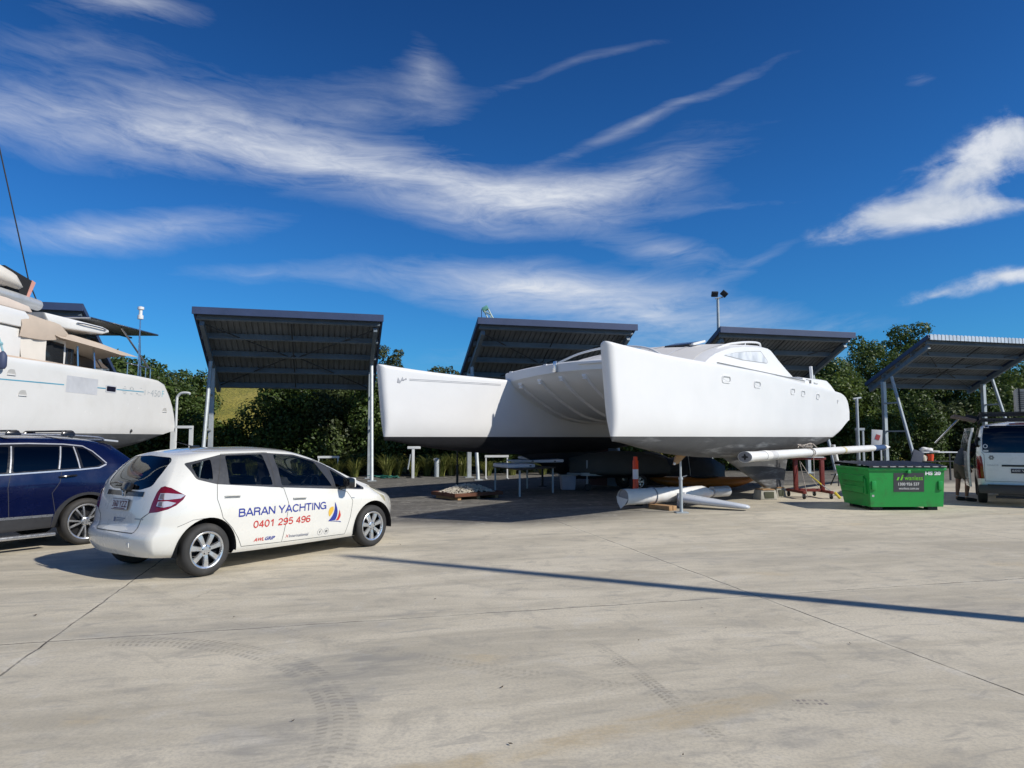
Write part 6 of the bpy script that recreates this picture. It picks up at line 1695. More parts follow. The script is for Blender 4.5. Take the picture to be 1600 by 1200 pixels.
for sg, el in ((-1, (.02, -.30, 1.12)), (1, (.50, .26, 1.18))):
    sh = Vector((.27, sg * .19, 1.36)); sh_ch.append([(chest, (.205, .16)), (tuple(sh), .088), (tuple(sh.lerp(Vector(el), .55)), .078)])
skin_body('t_shirt', sh_ch, M_tee, PX)
sc = [[((.02, 0, .97), (.185, .15)), (pel, (.19, .155)), ((.01, 0, .87), (.17, .15))]]
for sg in (-1, 1):
    kx = .10 if sg < 0 else -.02
    sc.append([((.01, 0, .87), (.17, .15)), ((.005, sg * .105, .80), .125), ((kx * .6 + .01, sg * .12, .66), .112), ((kx * .85, sg * .125, .53), .105)])
skin_body('shorts', sc, mat('khaki_shorts', (0.115, 0.095, 0.065), 0.9, 0, 0.15, 6, 0.3, 25), PX)
for sg in (-1, 1):
    kx = .10 if sg < 0 else -.02
    skin_body('shoe', [[((kx - .07, sg * .128, .06), .045), ((kx - .02, sg * .13, .055), .055), ((kx + .10, sg * .14, .045), .05), ((kx + .19, sg * .145, .038), .038)]], mat('dark_shoes', (.03, .028, .028), .8), PX)
    skin_body('sock', [[((kx - .04, sg * .125, .09), .046), ((kx - .035, sg * .125, .15), .045)]], mat('pale_socks', (.45, .45, .43), .9), PX)

# ------------------------------------------------------------------ the green skip
SK = thing('skip_bin', 'green steel rubbish skip with black lid and company sign', 'skip', (8.72, 15.42, 0), R(1.5))
M_green = mat('green_skip_paint', (0.012, 0.30, 0.050), 0.42, 0, 0.10, 2.0, 0.08, 30, coat=.1, dirt=.65, dirtcol=(.045, .11, .035), dscale=3.4)
W2, H_, D0, D1 = .845, .93, 1.30, 1.55
mb = MB()
fr_b, fr_t, bk_b, bk_t = 0.0, -.05, 1.15, 1.45
sec = [(-W2, .07), (-W2, H_), (W2, H_), (W2, .07)]
outer = {'fbl': (-W2 + .03, fr_b, .08), 'fbr': (W2 - .03, fr_b, .08), 'ftl': (-W2, fr_t, H_), 'ftr': (W2, fr_t, H_), 'bbl': (-W2 + .03, bk_b, .08), 'bbr': (W2 - .03, bk_b, .08), 'btl': (-W2, bk_t, H_), 'btr': (W2, bk_t, H_)}
o = outer
for q in (('fbl', 'fbr', 'ftr', 'ftl'), ('fbr', 'bbr', 'btr', 'ftr'), ('bbr', 'bbl', 'btl', 'btr'), ('bbl', 'fbl', 'ftl', 'btl'), ('fbl', 'bbl', 'bbr', 'fbr')): mb.quad(*[o[k] for k in q])
tub = mb.build('tub', M_green, SK, smooth=False)
mb = MB()
mb.box((0, fr_t - .005, H_ - .02), (2 * W2 + .06, .05, .06), bevel=.008); mb.box((-W2 + .01, (fr_t + bk_t) / 2, H_ - .02), (.05, bk_t - fr_t - .06, .06), bevel=.008); mb.box((W2 + .005, (fr_t + bk_t) / 2, H_ - .02), (.05, bk_t - fr_t - .06, .06), bevel=.008)
mb.build('rim_rail', M_green, SK)
for sg in (-1, 1):
    for z in (.60, .35) if sg < 0 else (.60,):
        mb = MB(); mb.prism([(sg * (W2 - .03), .16, z), (sg * (W2 + .035), .16, z + .02), (sg * (W2 + .035), .16, z + .15), (sg * (W2 - .03), .16, z + .17)], (0, .98, 0)); mb.build('fork_pocket', M_green, SK, smooth=False)
    mb = MB(); mb.box((sg * (W2 + (.0 if sg < 0 else .03)), .12, .52), (.06, .05, .34), bevel=.008); mb.build('pocket_plate', M_green, SK)
    mb = MB(); mb.box((sg * (W2 - .10), fr_t + .015, .55), (.10, .05, .20), bevel=.012); mb.build('corner_gusset', M_green, SK)
for x, y in ((-.62, .15), (.62, .15), (-.62, 1.0), (.62, 1.0)):
    mb = MB(); mb.box((x, y, .04), (.22, .16, .08), bevel=.01); mb.build('foot', M_black, SK)
mb = MB(); rg = []
for i in range(30):
    x = lerp(-W2 - .02, W2 + .02, i / 29); rib = .022 if (i % 3) == 1 else 0
    rg.append([Vector((x, fr_t - .05, H_ + .01)), Vector((x, fr_t - .055, H_ + .045 + rib)), Vector((x, .3, H_ + .075 + rib)), Vector((x, bk_t, H_ + .10 + rib)), Vector((x, bk_t + .03, H_ + .03))])
mb.loft(rg, False); mb.build('lid', mat('black_lid_plastic', (.022, .023, .028), .5, 0, .2, 3, dirt=.4, dirtcol=(.07, .07, .075)), SK, angle=25)
mb = MB()
for i in range(9): mb.box((-W2 + .12 + i * .19, fr_t - .062, H_ + .035), (.13, .012, .022), bevel=.004)
mb.build('lid_lip', mat('scuffed_lid_edge', (.34, .34, .34), .6, 0, .5, 9), SK)
def FK(x, z, d=.004):
    y = lerp(fr_b, fr_t, (z - .08) / (H_ - .08)); return Vector((x, y - d, z))
mb = MB(); mb.quad(FK(-.30, .41), FK(.385, .41), FK(.385, .825), FK(-.30, .825)); sg_ = mb.build('sign', mat('charcoal_sign', (.045, .048, .052), .5, 0, .1, 4, dirt=.3, dirtcol=(.12, .12, .12)), SK, smooth=False)
M_lime = mat('lime_letters', (.16, .55, .03), .5); M_wlet = mat('white_letters', (.78, .78, .76), .6)
text_on('sign_lettering', 'wanless', lambda x, y: FK(-.055 + x, .665 + y, .008), .41, .10, M_lime, sg_, .006)
mb = MB(); mb.poly([FK(-.235, .665, .008), FK(-.195, .665, .008), FK(-.165, .735, .008), FK(-.205, .735, .008)]); mb.build('sign_mark', M_lime, sg_, smooth=False)
mb = MB(); mb.poly([FK(-.155, .665, .008), FK(-.115, .665, .008), FK(-.065, .785, .008), FK(-.105, .785, .008)]); mb.build('sign_mark', M_lime, sg_, smooth=False)
text_on('sign_lettering', '1300 926 537', lambda x, y: FK(-.195 + x, .548 + y, .008), .47, .065, M_wlet, sg_, .010)
text_on('sign_lettering', 'wanless.com.au', lambda x, y: FK(-.185 + x, .462 + y, .008), .45, .05, M_wlet, sg_, .002)
text_on('stencil_lettering', 'HS 20', lambda x, y: FK(.41 + x, .775 + y, .006), .35, .085, M_wlet, SK, .055)
mb = MB(); mb.quad(FK(-W2 + .06, .30), FK(-W2 + .11, .30), FK(-W2 + .11, .345), FK(-W2 + .06, .345)); mb.build('small_sticker', M_primer, SK, smooth=False)
mb = MB(); mb.box((0.03, fr_t - .03, H_ - .075), (.09, .04, .07), bevel=.01, taper=.6); mb.build('lid_catch', M_green, SK)

# ------------------------------------------------------------------ props under and around the boats
M_cloth = mat('white_wrap_cloth', (0.74, 0.73, 0.70), 0.8, 0, 0.06, 3, 0.5, 7)
M_spar = mat('white_spar_paint', (0.78, 0.78, 0.76), 0.35, 0, 0.05, 3)
M_wood = mat('raw_timber', (0.42, 0.25, 0.12), 0.8, 0, 0.3, 5, 0.3, 30)
M_concb = mat('cast_concrete_block', (0.42, 0.40, 0.34), 0.9, 0, 0.2, 5, 0.4, 30)
M_redsteel = mat('red_painted_steel', (0.19, 0.03, 0.024), 0.5, 0, 0.2, 5, dirt=.3, dirtcol=(.10, .04, .03))
M_orange = mat('orange_plastic', (0.78, 0.075, 0.02), 0.45, 0, 0.06, 5)
M_wsteel = mat('white_painted_steel', (0.66, 0.68, 0.68), 0.5, 0, 0.08, 5, dirt=.25, dirtcol=(.4, .38, .34))
M_blkstl = mat('black_steel', (.02, .022, .025), .5)
def jack_stand(label, x, y, ztop, m_=M_steel, lean=(0, 0)):
    t = thing('jack_stand', label, 'boat stand', (x, y, 0), 0, 'props holding up the boat hulls')
    mb = MB(); mb.box((0, 0, .012), (.26, .26, .024), bevel=.006); mb.build('base_plate', m_, t)
    mb = MB(); mb.cyl((0, 0, .02), (lean[0] * .6, lean[1] * .6, ztop * .6), .036, .036, 14); mb.build('pole', m_, t)
    mb = MB(); mb.cyl((lean[0] * .6, lean[1] * .6, ztop * .6), (lean[0], lean[1], ztop - .04), .024, .024, 12); mb.build('screw', m_, t)
    mb = MB(); mb.tube([(lean[0] * .6 - .02, lean[1] * .6, ztop * .6), (lean[0] * .6 + .12, lean[1] * .6 - .05, ztop * .6 + .05)], .011, 6); mb.cyl((lean[0] * .6, lean[1] * .6, ztop * .57), (lean[0] * .6, lean[1] * .6, ztop * .61), .05, .05, 12); mb.build('handle', m_, t)
    mb = MB(); mb.box((lean[0], lean[1], ztop - .025), (.16, .16, .04), bevel=.008); mb.build('pad', M_wood, t)
    return t
jack_stand('grey steel jack stand under the near hull, in front of the wrapped mast', 3.62, 14.95, 1.24)
jack_stand('dark jack stand under the far bow, behind the gravel tray', -1.62, 20.6, 1.3, M_blkstl)
jack_stand('jack stand in shadow under the far hull, beside the white boards', 1.0, 22.9, 1.2, M_blkstl)
W = thing('timber_wedge', 'brown timber wedge pushed under the near hull beside the jack stand', 'wedge', (3.44, 14.85, 1.02))
mb = MB(); mb.prism([(0, -.06, 0), (.10, -.06, .03), (.26, -.06, .19), (.26, -.06, .235), (.06, -.06, .20)], (0, .12, 0)); mb.build('wedge_block', M_wood, W, smooth=False)
mb = MB(); mb.ball((.02, -.05, .03), .03, 8); mb.build('rope_knot', M_cloth, W)
# props at the stern
t = thing('tripod_stand', 'white pipe prop on a black tripod under the near hull stern', 'boat stand', (10.85, 23.2, 0), 0, 'props holding up the boat hulls')
mb = MB(); mb.tube([(0.05, 0, .48), (-.12, 0, 1.36)], .075, 14); mb.build('pole', M_wsteel, t)
for a in (0, 2.1, 4.2):
    mb = MB(); mb.tube([(0.05, 0, .62), (.05 + .32 * cos(a), .32 * sin(a), .02)], .022, 8); mb.build('leg', M_blkstl, t)
mb = MB(); mb.lathe([(.001, .40), (.10, .42), (.11, .5), (.06, .54), (.001, .55)], 14, None, False); mb.build('collar', M_wsteel, t)

def lay(a, b): return Vector(a), Vector(b)
# wrapped mast section lying on timber
t = thing('wrapped_mast', 'short mast section wrapped in white cloth on the ground behind the jack stand', 'mast')
A, B = lay((2.46, 15.5, .28), (5.2, 17.25, .28)); d = (B - A).normalized(); s_ = Vector((-d.y, d.x, 0))
mb = MB(); rg = []; rr = random.Random(2)
for i in range(44):
    f = i / 43; c0 = A.lerp(B, f * .93); r0 = lerp(.19, .165, f) * (1 if f < .86 else lerp(1, .18, (f - .86) / .14))
    if .42 < f < .45 or .51 < f < .53: r0 *= 1.07
    rg.append([c0 + s_ * (r0 * cos(a) * (1 + .03 * rr.uniform(-1, 1))) + Vector((0, 0, r0 * sin(a) * .95 * (1 + .03 * rr.uniform(-1, 1)) - .02 * (f > .86))) for a in [2 * pi * k / 20 for k in range(20)]])
mb.loft(rg, True, False); wp_ = mb.build('wrap', M_cloth, t, angle=180)
mb = MB(); mb.loft([[A - d * .0 + s_ * (.17 * cos(a)) * k + Vector((0, 0, .17 * sin(a) * k)) + d * .03 for a in [2 * pi * j / 20 for j in range(20)]] for k in (1, .01)], True); mb.build('mast_end', mat('dull_alloy', (.30, .31, .34), .5, .4), t)
mb = MB(); mb.poly([A - d * .02 + s_ * .19 + EZ * .02, A - d * .02 - s_ * .19 + EZ * -.03, A - d * .03 - s_ * .10 - EZ * .16, A - d * .05 + s_ * .02 - EZ * .25, A - d * .02 + s_ * .16 - EZ * .12]); mb.build('loose_flap', M_cloth, t, smooth=False)
for f in (.27,):
    mb = MB(); c0 = A.lerp(B, f); mb.tube([c0 + s_ * .193 * cos(a) + EZ * .187 * sin(a) for a in [2 * pi * k / 20 for k in range(21)]], .014, 6, False); mb.build('strap', mat('grey_webbing', (.22, .26, .30), .8), t)
mb = MB(); c0 = A.lerp(B, .88); mb.tube([c0, A.lerp(B, 1.06)], .13, 14); mb.build('bare_tube', mat('dull_alloy_tube', (.50, .51, .52), .45, .3), t)
for i, (x, y, rz, lab) in enumerate(((3.30, 15.75, .6, 'rough timber packers under the wrapped mast, near its middle'), (4.7, 16.7, .6, 'timber packer under the tapered end of the wrapped mast'))):
    t = thing('timber_packer', lab, 'timber', (x, y, 0), rz, 'timber packers under the mast')
    for k in range(2):
        mb = MB(); mb.box((k * .13 - .06, -.12, .05), (.11, .62, .10), bevel=.006); mb.build('block', M_wood, t)
# rudder blade
t = thing('rudder_blade', 'grey white rudder blade lying flat on the concrete beside the jack stand', 'rudder')
A, B = Vector((3.95, 16.15, .20)), Vector((5.22, 15.35, .06)); d = (B - A).normalized(); s_ = Vector((-d.y, d.x, 0)).normalized()
mb = MB(); rg = []
for f, wd, th in ((0, .34, .09), (.05, .36, .10), (.4, .27, .085), (.8, .18, .06), (.97, .13, .045), (1.0, .07, .02)):
    c0 = A.lerp(B, f); rg.append([c0 + s_ * (wd * cos(a)) + EZ * (th * sin(a) * (1 - .35 * cos(a)) + .02) for a in [2 * pi * k / 18 for k in range(18)]])
mb.loft(rg, True, True); mb.build('blade', mat('pale_grey_gelcoat', (.58, .61, .66), .3, 0, .05, 3), t, angle=60)
mb = MB(); mb.box(A - d * .03 + EZ * -.02, (.05, .50, .30), Euler((0, 0, atan2(d.y, d.x))), bevel=.012); mb.build('head_plate', mat('grey_blade_head', (.30, .31, .34), .6), t)
# bollard
t = thing('orange_bollard', 'orange bollard with white reflective bands behind the wrapped mast', 'bollard', (2.95, 16.62, 0))
for nm, z0, z1, r0, m_ in (('base', 0, .06, .17, M_black), ('post', .06, 1.06, .068, M_orange), ('cap', 1.06, 1.15, .05, M_orange), ('reflective_band', .62, .86, .0695, mat('reflective_white', (.72, .70, .74), .35))):
    mb = MB(); mb.lathe([(.001, z0), (r0, z0), (r0, z1 - .01), (r0 * .9, z1), (.001, z1)], 18, None, False); mb.build(nm, m_, t)
# long white mast on a red trolley
t = thing('long_mast', 'long white mast lashed level across a red trolley, blue wrap at its far end', 'mast')
A, B = Vector((5.30, 15.75, 1.165)), Vector((13.3, 24.6, 1.27)); d = (B - A).normalized(); s_ = Vector((-d.y, d.x, 0)).normalized()
def spar(f0, f1, r0, r1, name, m_, par, n=12):
    mb = MB(); rg = []
    for i in range(n + 1):
        f = lerp(f0, f1, i / n); c0 = A.lerp(B, f); r_ = lerp(r0, r1, i / n)
        rg.append([c0 + s_ * (r_ * 1.35 * cos(a)) + EZ * (r_ * sin(a)) for a in [2 * pi * k / 20 for k in range(20)]])
    mb.loft(rg, True, True); return mb.build(name, m_, par, angle=50)
sp0 = spar(0, .84, .118, .105, 'spar', M_spar, t)
spar(.84, .95, .104, .085, 'blue_wrap', mat('navy_wrap', (.02, .06, .16), .7, 0, .2, 6, .4, 20), t); spar(.95, .985, .10, .075, 'wrapped_tip', M_cloth, t, 4); spar(.985, 1.02, .05, .03, 'tip', M_spar, t, 3)
spar(-.004, .012, .126, .126, 'end_collar', M_spar, t, 3); spar(.075, .10, .126, .124, 'band', M_cloth, t, 4); spar(.10, .13, .120, .120, 'label_wrap', mat('dusty_wrap', (.55, .55, .55), .7), t, 3); spar(.565, .58, .113, .112, 'band', mat('masking_tape', (.60, .54, .30), .7), t, 3)
mb = MB()
E_ = A - d * .052
mb.poly([E_ + s_ * (.085 * cos(a)) + EZ * (.024 * sin(a)) for a in [2 * pi * k / 12 for k in range(12)]])
mb.build('end_slot', M_black, t, smooth=False)
mb = MB(); mb.poly([E_ - d * .002 + s_ * (.028 * cos(a)) + EZ * (.075 * sin(a)) for a in [2 * pi * k / 12 for k in range(12)]]); mb.build('end_slot', M_black, t, smooth=False)
mb = MB(); mb.poly([E_ + d * .002 + s_ * (.158 * cos(a)) + EZ * (.117 * sin(a)) for a in [2 * pi * k / 20 for k in range(20)]]); mb.build('end_plate', mat('dull_alloy', (.30, .31, .34), .5, .4), t, smooth=False)
mb = MB(); rr = random.Random(9); c0 = A.lerp(B, .335)
for k in range(16):
    a = rr.random() * 6.28; p0 = c0 + d * rr.uniform(-.22, .22) + EZ * (.12 + rr.random() * .06) + s_ * rr.uniform(-.12, .12)
    mb.tube(catmull([p0, p0 + Vector((rr.uniform(-.1, .1), rr.uniform(-.1, .1), rr.uniform(.02, .09))), p0 + Vector((rr.uniform(-.18, .18), rr.uniform(-.1, .1), rr.uniform(-.05, .05)))], 3), .014, 5)
rb = mb.build('rope_lashing', mat('pale_rope', (.52, .46, .40), .9, 0, .3, 9), t); rb['kind'] = 'stuff'
for off_ in (-.02, .10):
    mb = MB(); c1 = c0 + d * off_; mb.tube([c1 + s_ * (.165 * cos(a)) + EZ * (.128 * sin(a)) for a in [2 * pi * k / 16 for k in range(17)]], .011, 5, False); mb.build('lashing_turn', mat('pale_rope', (.52, .46, .40), .9), t)
t = thing('red_trolley', 'red steel trolley on castors carrying the long white mast', 'trolley', (7.98, 18.72, 0), R(2))
for x in (-.36, .36):
    mb = MB(); mb.box((x, 0, .60), (.10, .10, .84), bevel=.008); mb.build('upright', M_redsteel, t)
    mb = MB(); mb.box((x, 0, .175), (.09, 1.05, .07), bevel=.008); mb.build('foot_beam', M_redsteel, t)
    for y in (-.47, .47):
        mb = MB(); M_ = Matrix.Translation((x, y, .07)) @ Matrix.Rotation(pi / 2, 4, 'Y'); mb.lathe([(.001, -.022), (.066, -.022), (.07, -.012), (.07, .012), (.066, .022), (.001, .022)], 16, M_, False); w_ = mb.build('castor_wheel', M_black, t)
        mb = MB(); mb.box((x - .032, y + .01, .10), (.006, .06, .09)); mb.box((x + .032, y + .01, .10), (.006, .06, .09)); mb.box((x, y + .01, .143), (.08, .09, .012)); mb.build('castor_fork', M_steel, w_, smooth=False)
mb = MB(); mb.box((0, 0, .20), (.62, .08, .08), bevel=.008); mb.build('cross_beam', M_redsteel, t)
mb = MB(); mb.box((0, 0, 1.04), (.92, .12, .06), bevel=.008); mb.build('top_beam', M_redsteel, t)
mb = MB(); mb.box((.1, 0, 1.08), (.6, .16, .02)); mb.build('top_pad', M_spar, t, smooth=False)
for a, b, r_ in (((-.26, -.06, .98), (.25, -.06, .24), .009), ((-.27, -.06, .98), (-.18, -.30, .02), .008), ((.10, -.1, 1.15), (.10, -.1, .55), .009)):
    mb = MB(); mb.tube([a, Vector(a).lerp(Vector(b), .5) + Vector((0, 0, -.03)), b], r_, 5); mb.build('hanging_rope', mat('pale_rope', (.52, .46, .40), .9), t)
t = thing('yellow_lever', 'yellow handled lever leaning through the red trolley', 'lever', (8.05, 18.45, 0), R(2))
mb = MB(); mb.tube([(-.12, .10, .62), (.14, -.02, .36)], .018, 8); mb.build('handle', mat('yellow_paint', (.62, .50, .04), .5), t)
mb = MB(); mb.tube([(.14, -.02, .36), (.42, -.14, .14)], .010, 8); mb.build('shaft', M_steel, t)
mb = MB(); mb.tube([(.42, -.14, .17), (.54, -.19, .02)], .036, 8); mb.build('grip', mat('yellow_paint', (.62, .50, .04), .5), t)
# blocks under the keel
for lab, x, y, sx, sy, sz in (('cream concrete block carrying the near keel', 6.62, 18.25, .50, .40, .245), ('smaller concrete block behind the keel block', 7.22, 18.95, .30, .36, .245)):
    t = thing('keel_block', lab, 'block', (x, y, 0), R(12), 'blocks under the keel')
    mb = MB(); mb.box((0, 0, sz / 2), (sx, sy, sz), bevel=.03, taper=.86); b0 = mb.build('block', M_concb, t)
    mb = MB(); mb.box((0, -sy / 2 + .012, sz * .48), (sx * .55, .03, sz * .7), bevel=.008); mb.build('recess', mat('dark_olive_face', (.075, .08, .05), .9), t)  # dark olive panel in the front of the block
    mb = MB(); mb.box((0, 0, sz + .012), (sx * .7, sy * .9, .024)); mb.build('packing_board', M_wood, t, smooth=False)
# orange kayak
t = thing('kayak', 'orange kayak lying in the shade behind the keel', 'kayak', (5.9, 21.6, 0), R(-4))
mb = MB(); rg = []
for i in range(21):
    f = i / 20; w_ = .36 * (1 - abs(2 * f - 1) ** 2.6) + .006; x = lerp(-1.6, 1.6, f); up = .16 * abs(2 * f - 1) ** 3
    rg.append([Vector((x, w_ * cos(a), .20 + up + (.20 if sin(a) > 0 else .20) * sin(a) * (.25 + .75 * min(1, w_ / .36)))) for a in [2 * pi * k / 16 for k in range(16)]])
mb.loft(rg, True, True); kh = mb.build('hull', mat('orange_kayak_plastic', (.38, .13, .015), .45, 0, .12, 4), t, angle=180)
mb = MB(); mb.loft([[Vector((k * .5 * cos(a), k * .25 * sin(a), .395 + z)) for a in [2 * pi * j / 20 for j in range(20)]] for k, z in ((1, .0), (1, .03), (.86, .03), (.8, -.06))], True); mb.build('cockpit_rim', M_black, t)
# gravel tray
t = thing('gravel_tray', 'rusty low tray holding a heap of pale gravel, under the far bow', 'tray', (-1.2, 18.7, 0), R(38))
M_rust = mat('rusty_steel', (.14, .055, .03), .85, 0, .4, 6, .3, 30)
mb = MB(); mb.box((0, 0, .10), (1.5, 1.1, .03)); mb.build('tray_floor', M_rust, t, smooth=False)
for c_, d_ in (((0, -.56, .13), (1.54, .03, .09)), ((0, .56, .13), (1.54, .03, .09)), ((-.76, 0, .13), (.03, 1.09, .09)), ((.76, 0, .13), (.03, 1.09, .09))):
    mb = MB(); mb.box(c_, d_); mb.build('tray_side', M_rust, t, smooth=False)
for x in (-.6, 0, .6):
    mb = MB(); mb.box((x, 0, .045), (.10, 1.05, .085)); mb.build('bearer', M_wood, t, smooth=False)
rr = random.Random(4); mb = MB()
for k in range(900):
    x, y = rr.uniform(-.66, .66), rr.uniform(-.48, .48); h = .24 * max(0, 1 - (x / .75) ** 2) * max(0, 1 - (y / .58) ** 2)
    r_ = rr.uniform(.022, .045); cc = Vector((x, y, .12 + h * rr.uniform(.75, 1.05)))
    v = [cc + Vector((rr.uniform(.6, 1) * r_ * a, rr.uniform(.6, 1) * r_ * b, rr.uniform(.5, .9) * r_ * c_)) for a, b, c_ in ((1, 0, 0), (-1, 0, 0), (0, 1, 0), (0, -1, 0), (0, 0, 1), (0, 0, -1))]
    vv = [mb.bm.verts.new(q) for q in v]
    for q in ((0, 2, 4), (2, 1, 4), (1, 3, 4), (3, 0, 4), (2, 0, 5), (1, 2, 5), (3, 1, 5), (0, 3, 5)): mb._f([vv[i] for i in q])
gh = mb.build('gravel_heap', mat('pale_gravel', (.62, .56, .45), .9, 0, .35, 25), None, smooth=False); gh.location = t.location; gh.rotation_euler = t.rotation_euler
tag(gh, 'heap of pale cream gravel in the rusty tray', 'gravel', None, 'stuff')
# work table with white boards
tr = Vector((.71, -1.8)); br = Vector((.98, 1.3))
t = thing('work_table', 'long work table with thin steel legs in the shade under the bridgedeck', 'table', (.35, 20.55, 0), 0)
cn = [Vector((-.5, 20.8)), Vector((.21, 19.0)), Vector((1.19, 20.3)), Vector((.48, 22.1))]
for q in cn:
    mb = MB(); mb.box((q.x - .35, q.y - 20.55, .36), (.05, .05, .72)); mb.build('leg', M_steel, t, smooth=False)
mb = MB(); ce = sum(cn, Vector((0, 0))) / 4
mb.prism([((ce + (q - ce) * 1.10).x - .35, (ce + (q - ce) * 1.10).y - 20.55, .72) for q in cn], (0, 0, .035)); mb.build('table_top', mat('dark_ply', (.10, .085, .07), .7), t, smooth=False)
M_panel = mat('white_panel', (.70, .72, .76), .45, 0, .04, 3)
def board(lab, loc, dims, rz, tilt=(0, 0)):
    t = thing('white_board', lab, 'board', loc, rz, 'white boards laid on the work table')
    mb = MB(); mb.box((0, 0, dims[2] / 2), dims, Euler((tilt[0], tilt[1], 0)), bevel=min(.04, dims[2] * .4)); mb.build('panel', M_panel, t)
    mb = MB(); mb.box((dims[0] * .32, -dims[1] / 2 - .002, dims[2] / 2), (.06, .006, .03)); mb.build('latch', M_black, t, smooth=False)
board('thick white hatch lid on the near end of the work table', (.05, 20.0, .757), (.85, 1.1, .11), R(24))
board('wide white board over the far end of the work table', (.75, 20.9, .86), (1.5, .7, .09), R(8), (0, R(-1)))
board('flat white board propped between the lid and the wide board', (.30, 20.6, .90), (.9, .45, .035), R(5), (0, R(2)))
board('small white offcut on top of the wide board', (.38, 20.9, .965), (.36, .30, .07), R(-12), (0, R(5)))
t = thing('storage_tub', 'pale lidded plastic tub on the ground beside the work table', 'tub', (1.72, 21.5, 0), R(5))
mb = MB(); mb.box((0, 0, .22), (.40, .36, .43), bevel=.03, taper=1.15); mb.build('tub', mat('pale_violet_plastic', (.42, .42, .50), .5), t)
mb = MB(); mb.box((0, 0, .455), (.54, .46, .04), bevel=.015); mb.build('lid', mat('pale_grey_lid', (.5, .5, .5), .5), t)
# dinghy under a tarp on a trailer
t = thing('boat_trailer', 'small trailer with jockey wheel standing in deep shade behind the near bow', 'trailer', (3.0, 21.6, 0), R(8))
for y in (-.5, .5):
    mb = MB(); mb.box((.3, y, .50), (2.6, .07, .09)); mb.build('side_rail', M_steel, t, smooth=False)
mb = MB(); mb.tube([(-.9, -.5, .5), (-1.3, 0, .5)], .035, 6); mb.tube([(-.9, .5, .5), (-1.3, 0, .5)], .035, 6); mb.build('draw_bar', M_steel, t)
mb = MB(); mb.tube([(-.80, -.45, .92), (-.80, -.45, .14)], .025, 8); jw_ = mb.build('jockey_leg', M_steel, t)
mb = MB(); mb.lathe([(.001, -.03), (.10, -.03), (.11, 0), (.10, .03), (.001, .03)], 16, Matrix.Translation((-.78, -.45, .11)) @ Matrix.Rotation(pi / 2, 4, 'X'), False); mb.build('jockey_wheel', M_black, jw_)
for y in (-.72, .72): make_wheel(t, .7, y, -1 if y < 0 else 1, .27, .16, .16, 'van')
t = thing('covered_dinghy', 'small boat under a drab grey tarpaulin on the trailer', 'dinghy', (3.0, 21.6, .55), R(8))
mb = MB(); rg = []; rr = random.Random(8)
for i in range(15):
    f = i / 14; x = lerp(-1.25, 1.7, f); w_ = .75 * (1 - (1 - min(1, f / .45)) ** 2.2) + .05; hh = .30 + .32 * sin(pi * clamp(f * .75 + .1))
    rg.append([Vector((x + rr.uniform(-.02, .02), w_ * cos(a) * (1 + rr.uniform(-.03, .03)), hh * max(-.12, sin(a)) * (1 + rr.uniform(-.05, .05)) + .03)) for a in [-0.35 + (pi + .7) * k / 18 for k in range(19)]])
mb.loft(rg, False); mb.build('tarpaulin', mat('drab_tarp', (.075, .075, .065), .8, 0, .15, 3, .5, 9), t, angle=180)
mb = MB()
rgh = []
for i in range(9):
    f = i / 8; x = lerp(-1.2, 1.65, f); w_ = .70 * (1 - (1 - min(1, f / .45)) ** 2.2) + .03
    rgh.append([Vector((x, w_ * cos(a), .02 + .2 * sin(a))) for a in [pi + pi * k / 10 for k in range(11)]])
mb.loft(rgh, False); mb.build('hull', M_dark, t, angle=180)
for lab, x, y, z1, w_, m_ in (('blue grey panel leaning in the shade behind the near bow', 3.35, 23.2, 1.25, .32, mat('blue_grey_panel', (.20, .25, .34), .5)), ('dull maroon panel leaning in the dark behind the near bow', 2.95, 23.5, 1.25, .6, mat('maroon_panel', (.12, .06, .06), .7))):
    t = thing('leaning_panel', lab, 'panel', (x, y, 0), R(4), 'panels leaning under the bridgedeck')
    mb = MB(); mb.box((0, 0, z1 / 2), (w_, .03, z1), Euler((R(-8), R(4), 0)), bevel=.008); mb.build('sheet', m_, t)
    mb = MB(); mb.box((0, .03, z1 * .5), (w_ * .9, .03, .06), Euler((R(-8), R(4), 0))); mb.build('stiffener', M_wood, t, smooth=False)

t = thing('shade_filler', 'dark tarpaulin shape added to fill in the deep shade behind the near hull', 'stack', (5.1, 24.4, 0), R(6))  # made-up dark mass, added where only deep shade lies behind the hull
mb = MB(); rg = []; rr = random.Random(12)
for i in range(15):
    f_ = i / 14; x = lerp(-2.4, 2.4, f_); k = min(1, 8 * min(f_, 1 - f_) + .25); hh = (1.0 + .14 * sin(i * 1.3)) * (0.6 + .4 * k)
    rg.append([Vector((x, -.75 * k, 0)), Vector((x, -.72 * k + rr.uniform(-.05, .05), hh * .5)), Vector((x, -.55 * k, hh * .93)), Vector((x, -.2, hh + rr.uniform(-.04, .04))), Vector((x, .3, hh)), Vector((x, .6 * k, hh * .9)), Vector((x, .75 * k, 0))])
mb.loft(rg, False); mb.build('tarpaulin', mat('filler_black', (.018, .02, .024), .6, 0, .2, 3, .5, 8), t, angle=180)
for x in (-1.2, .9):
    mb = MB(); mb.tube([(x, -.80, .02), (x, -.76, .5), (x, -.58, 1.02), (x, 0, 1.10), (x, .6, 1.0), (x, .8, .02)], .012, 5); mb.build('filler_rope', M_cloth, t)
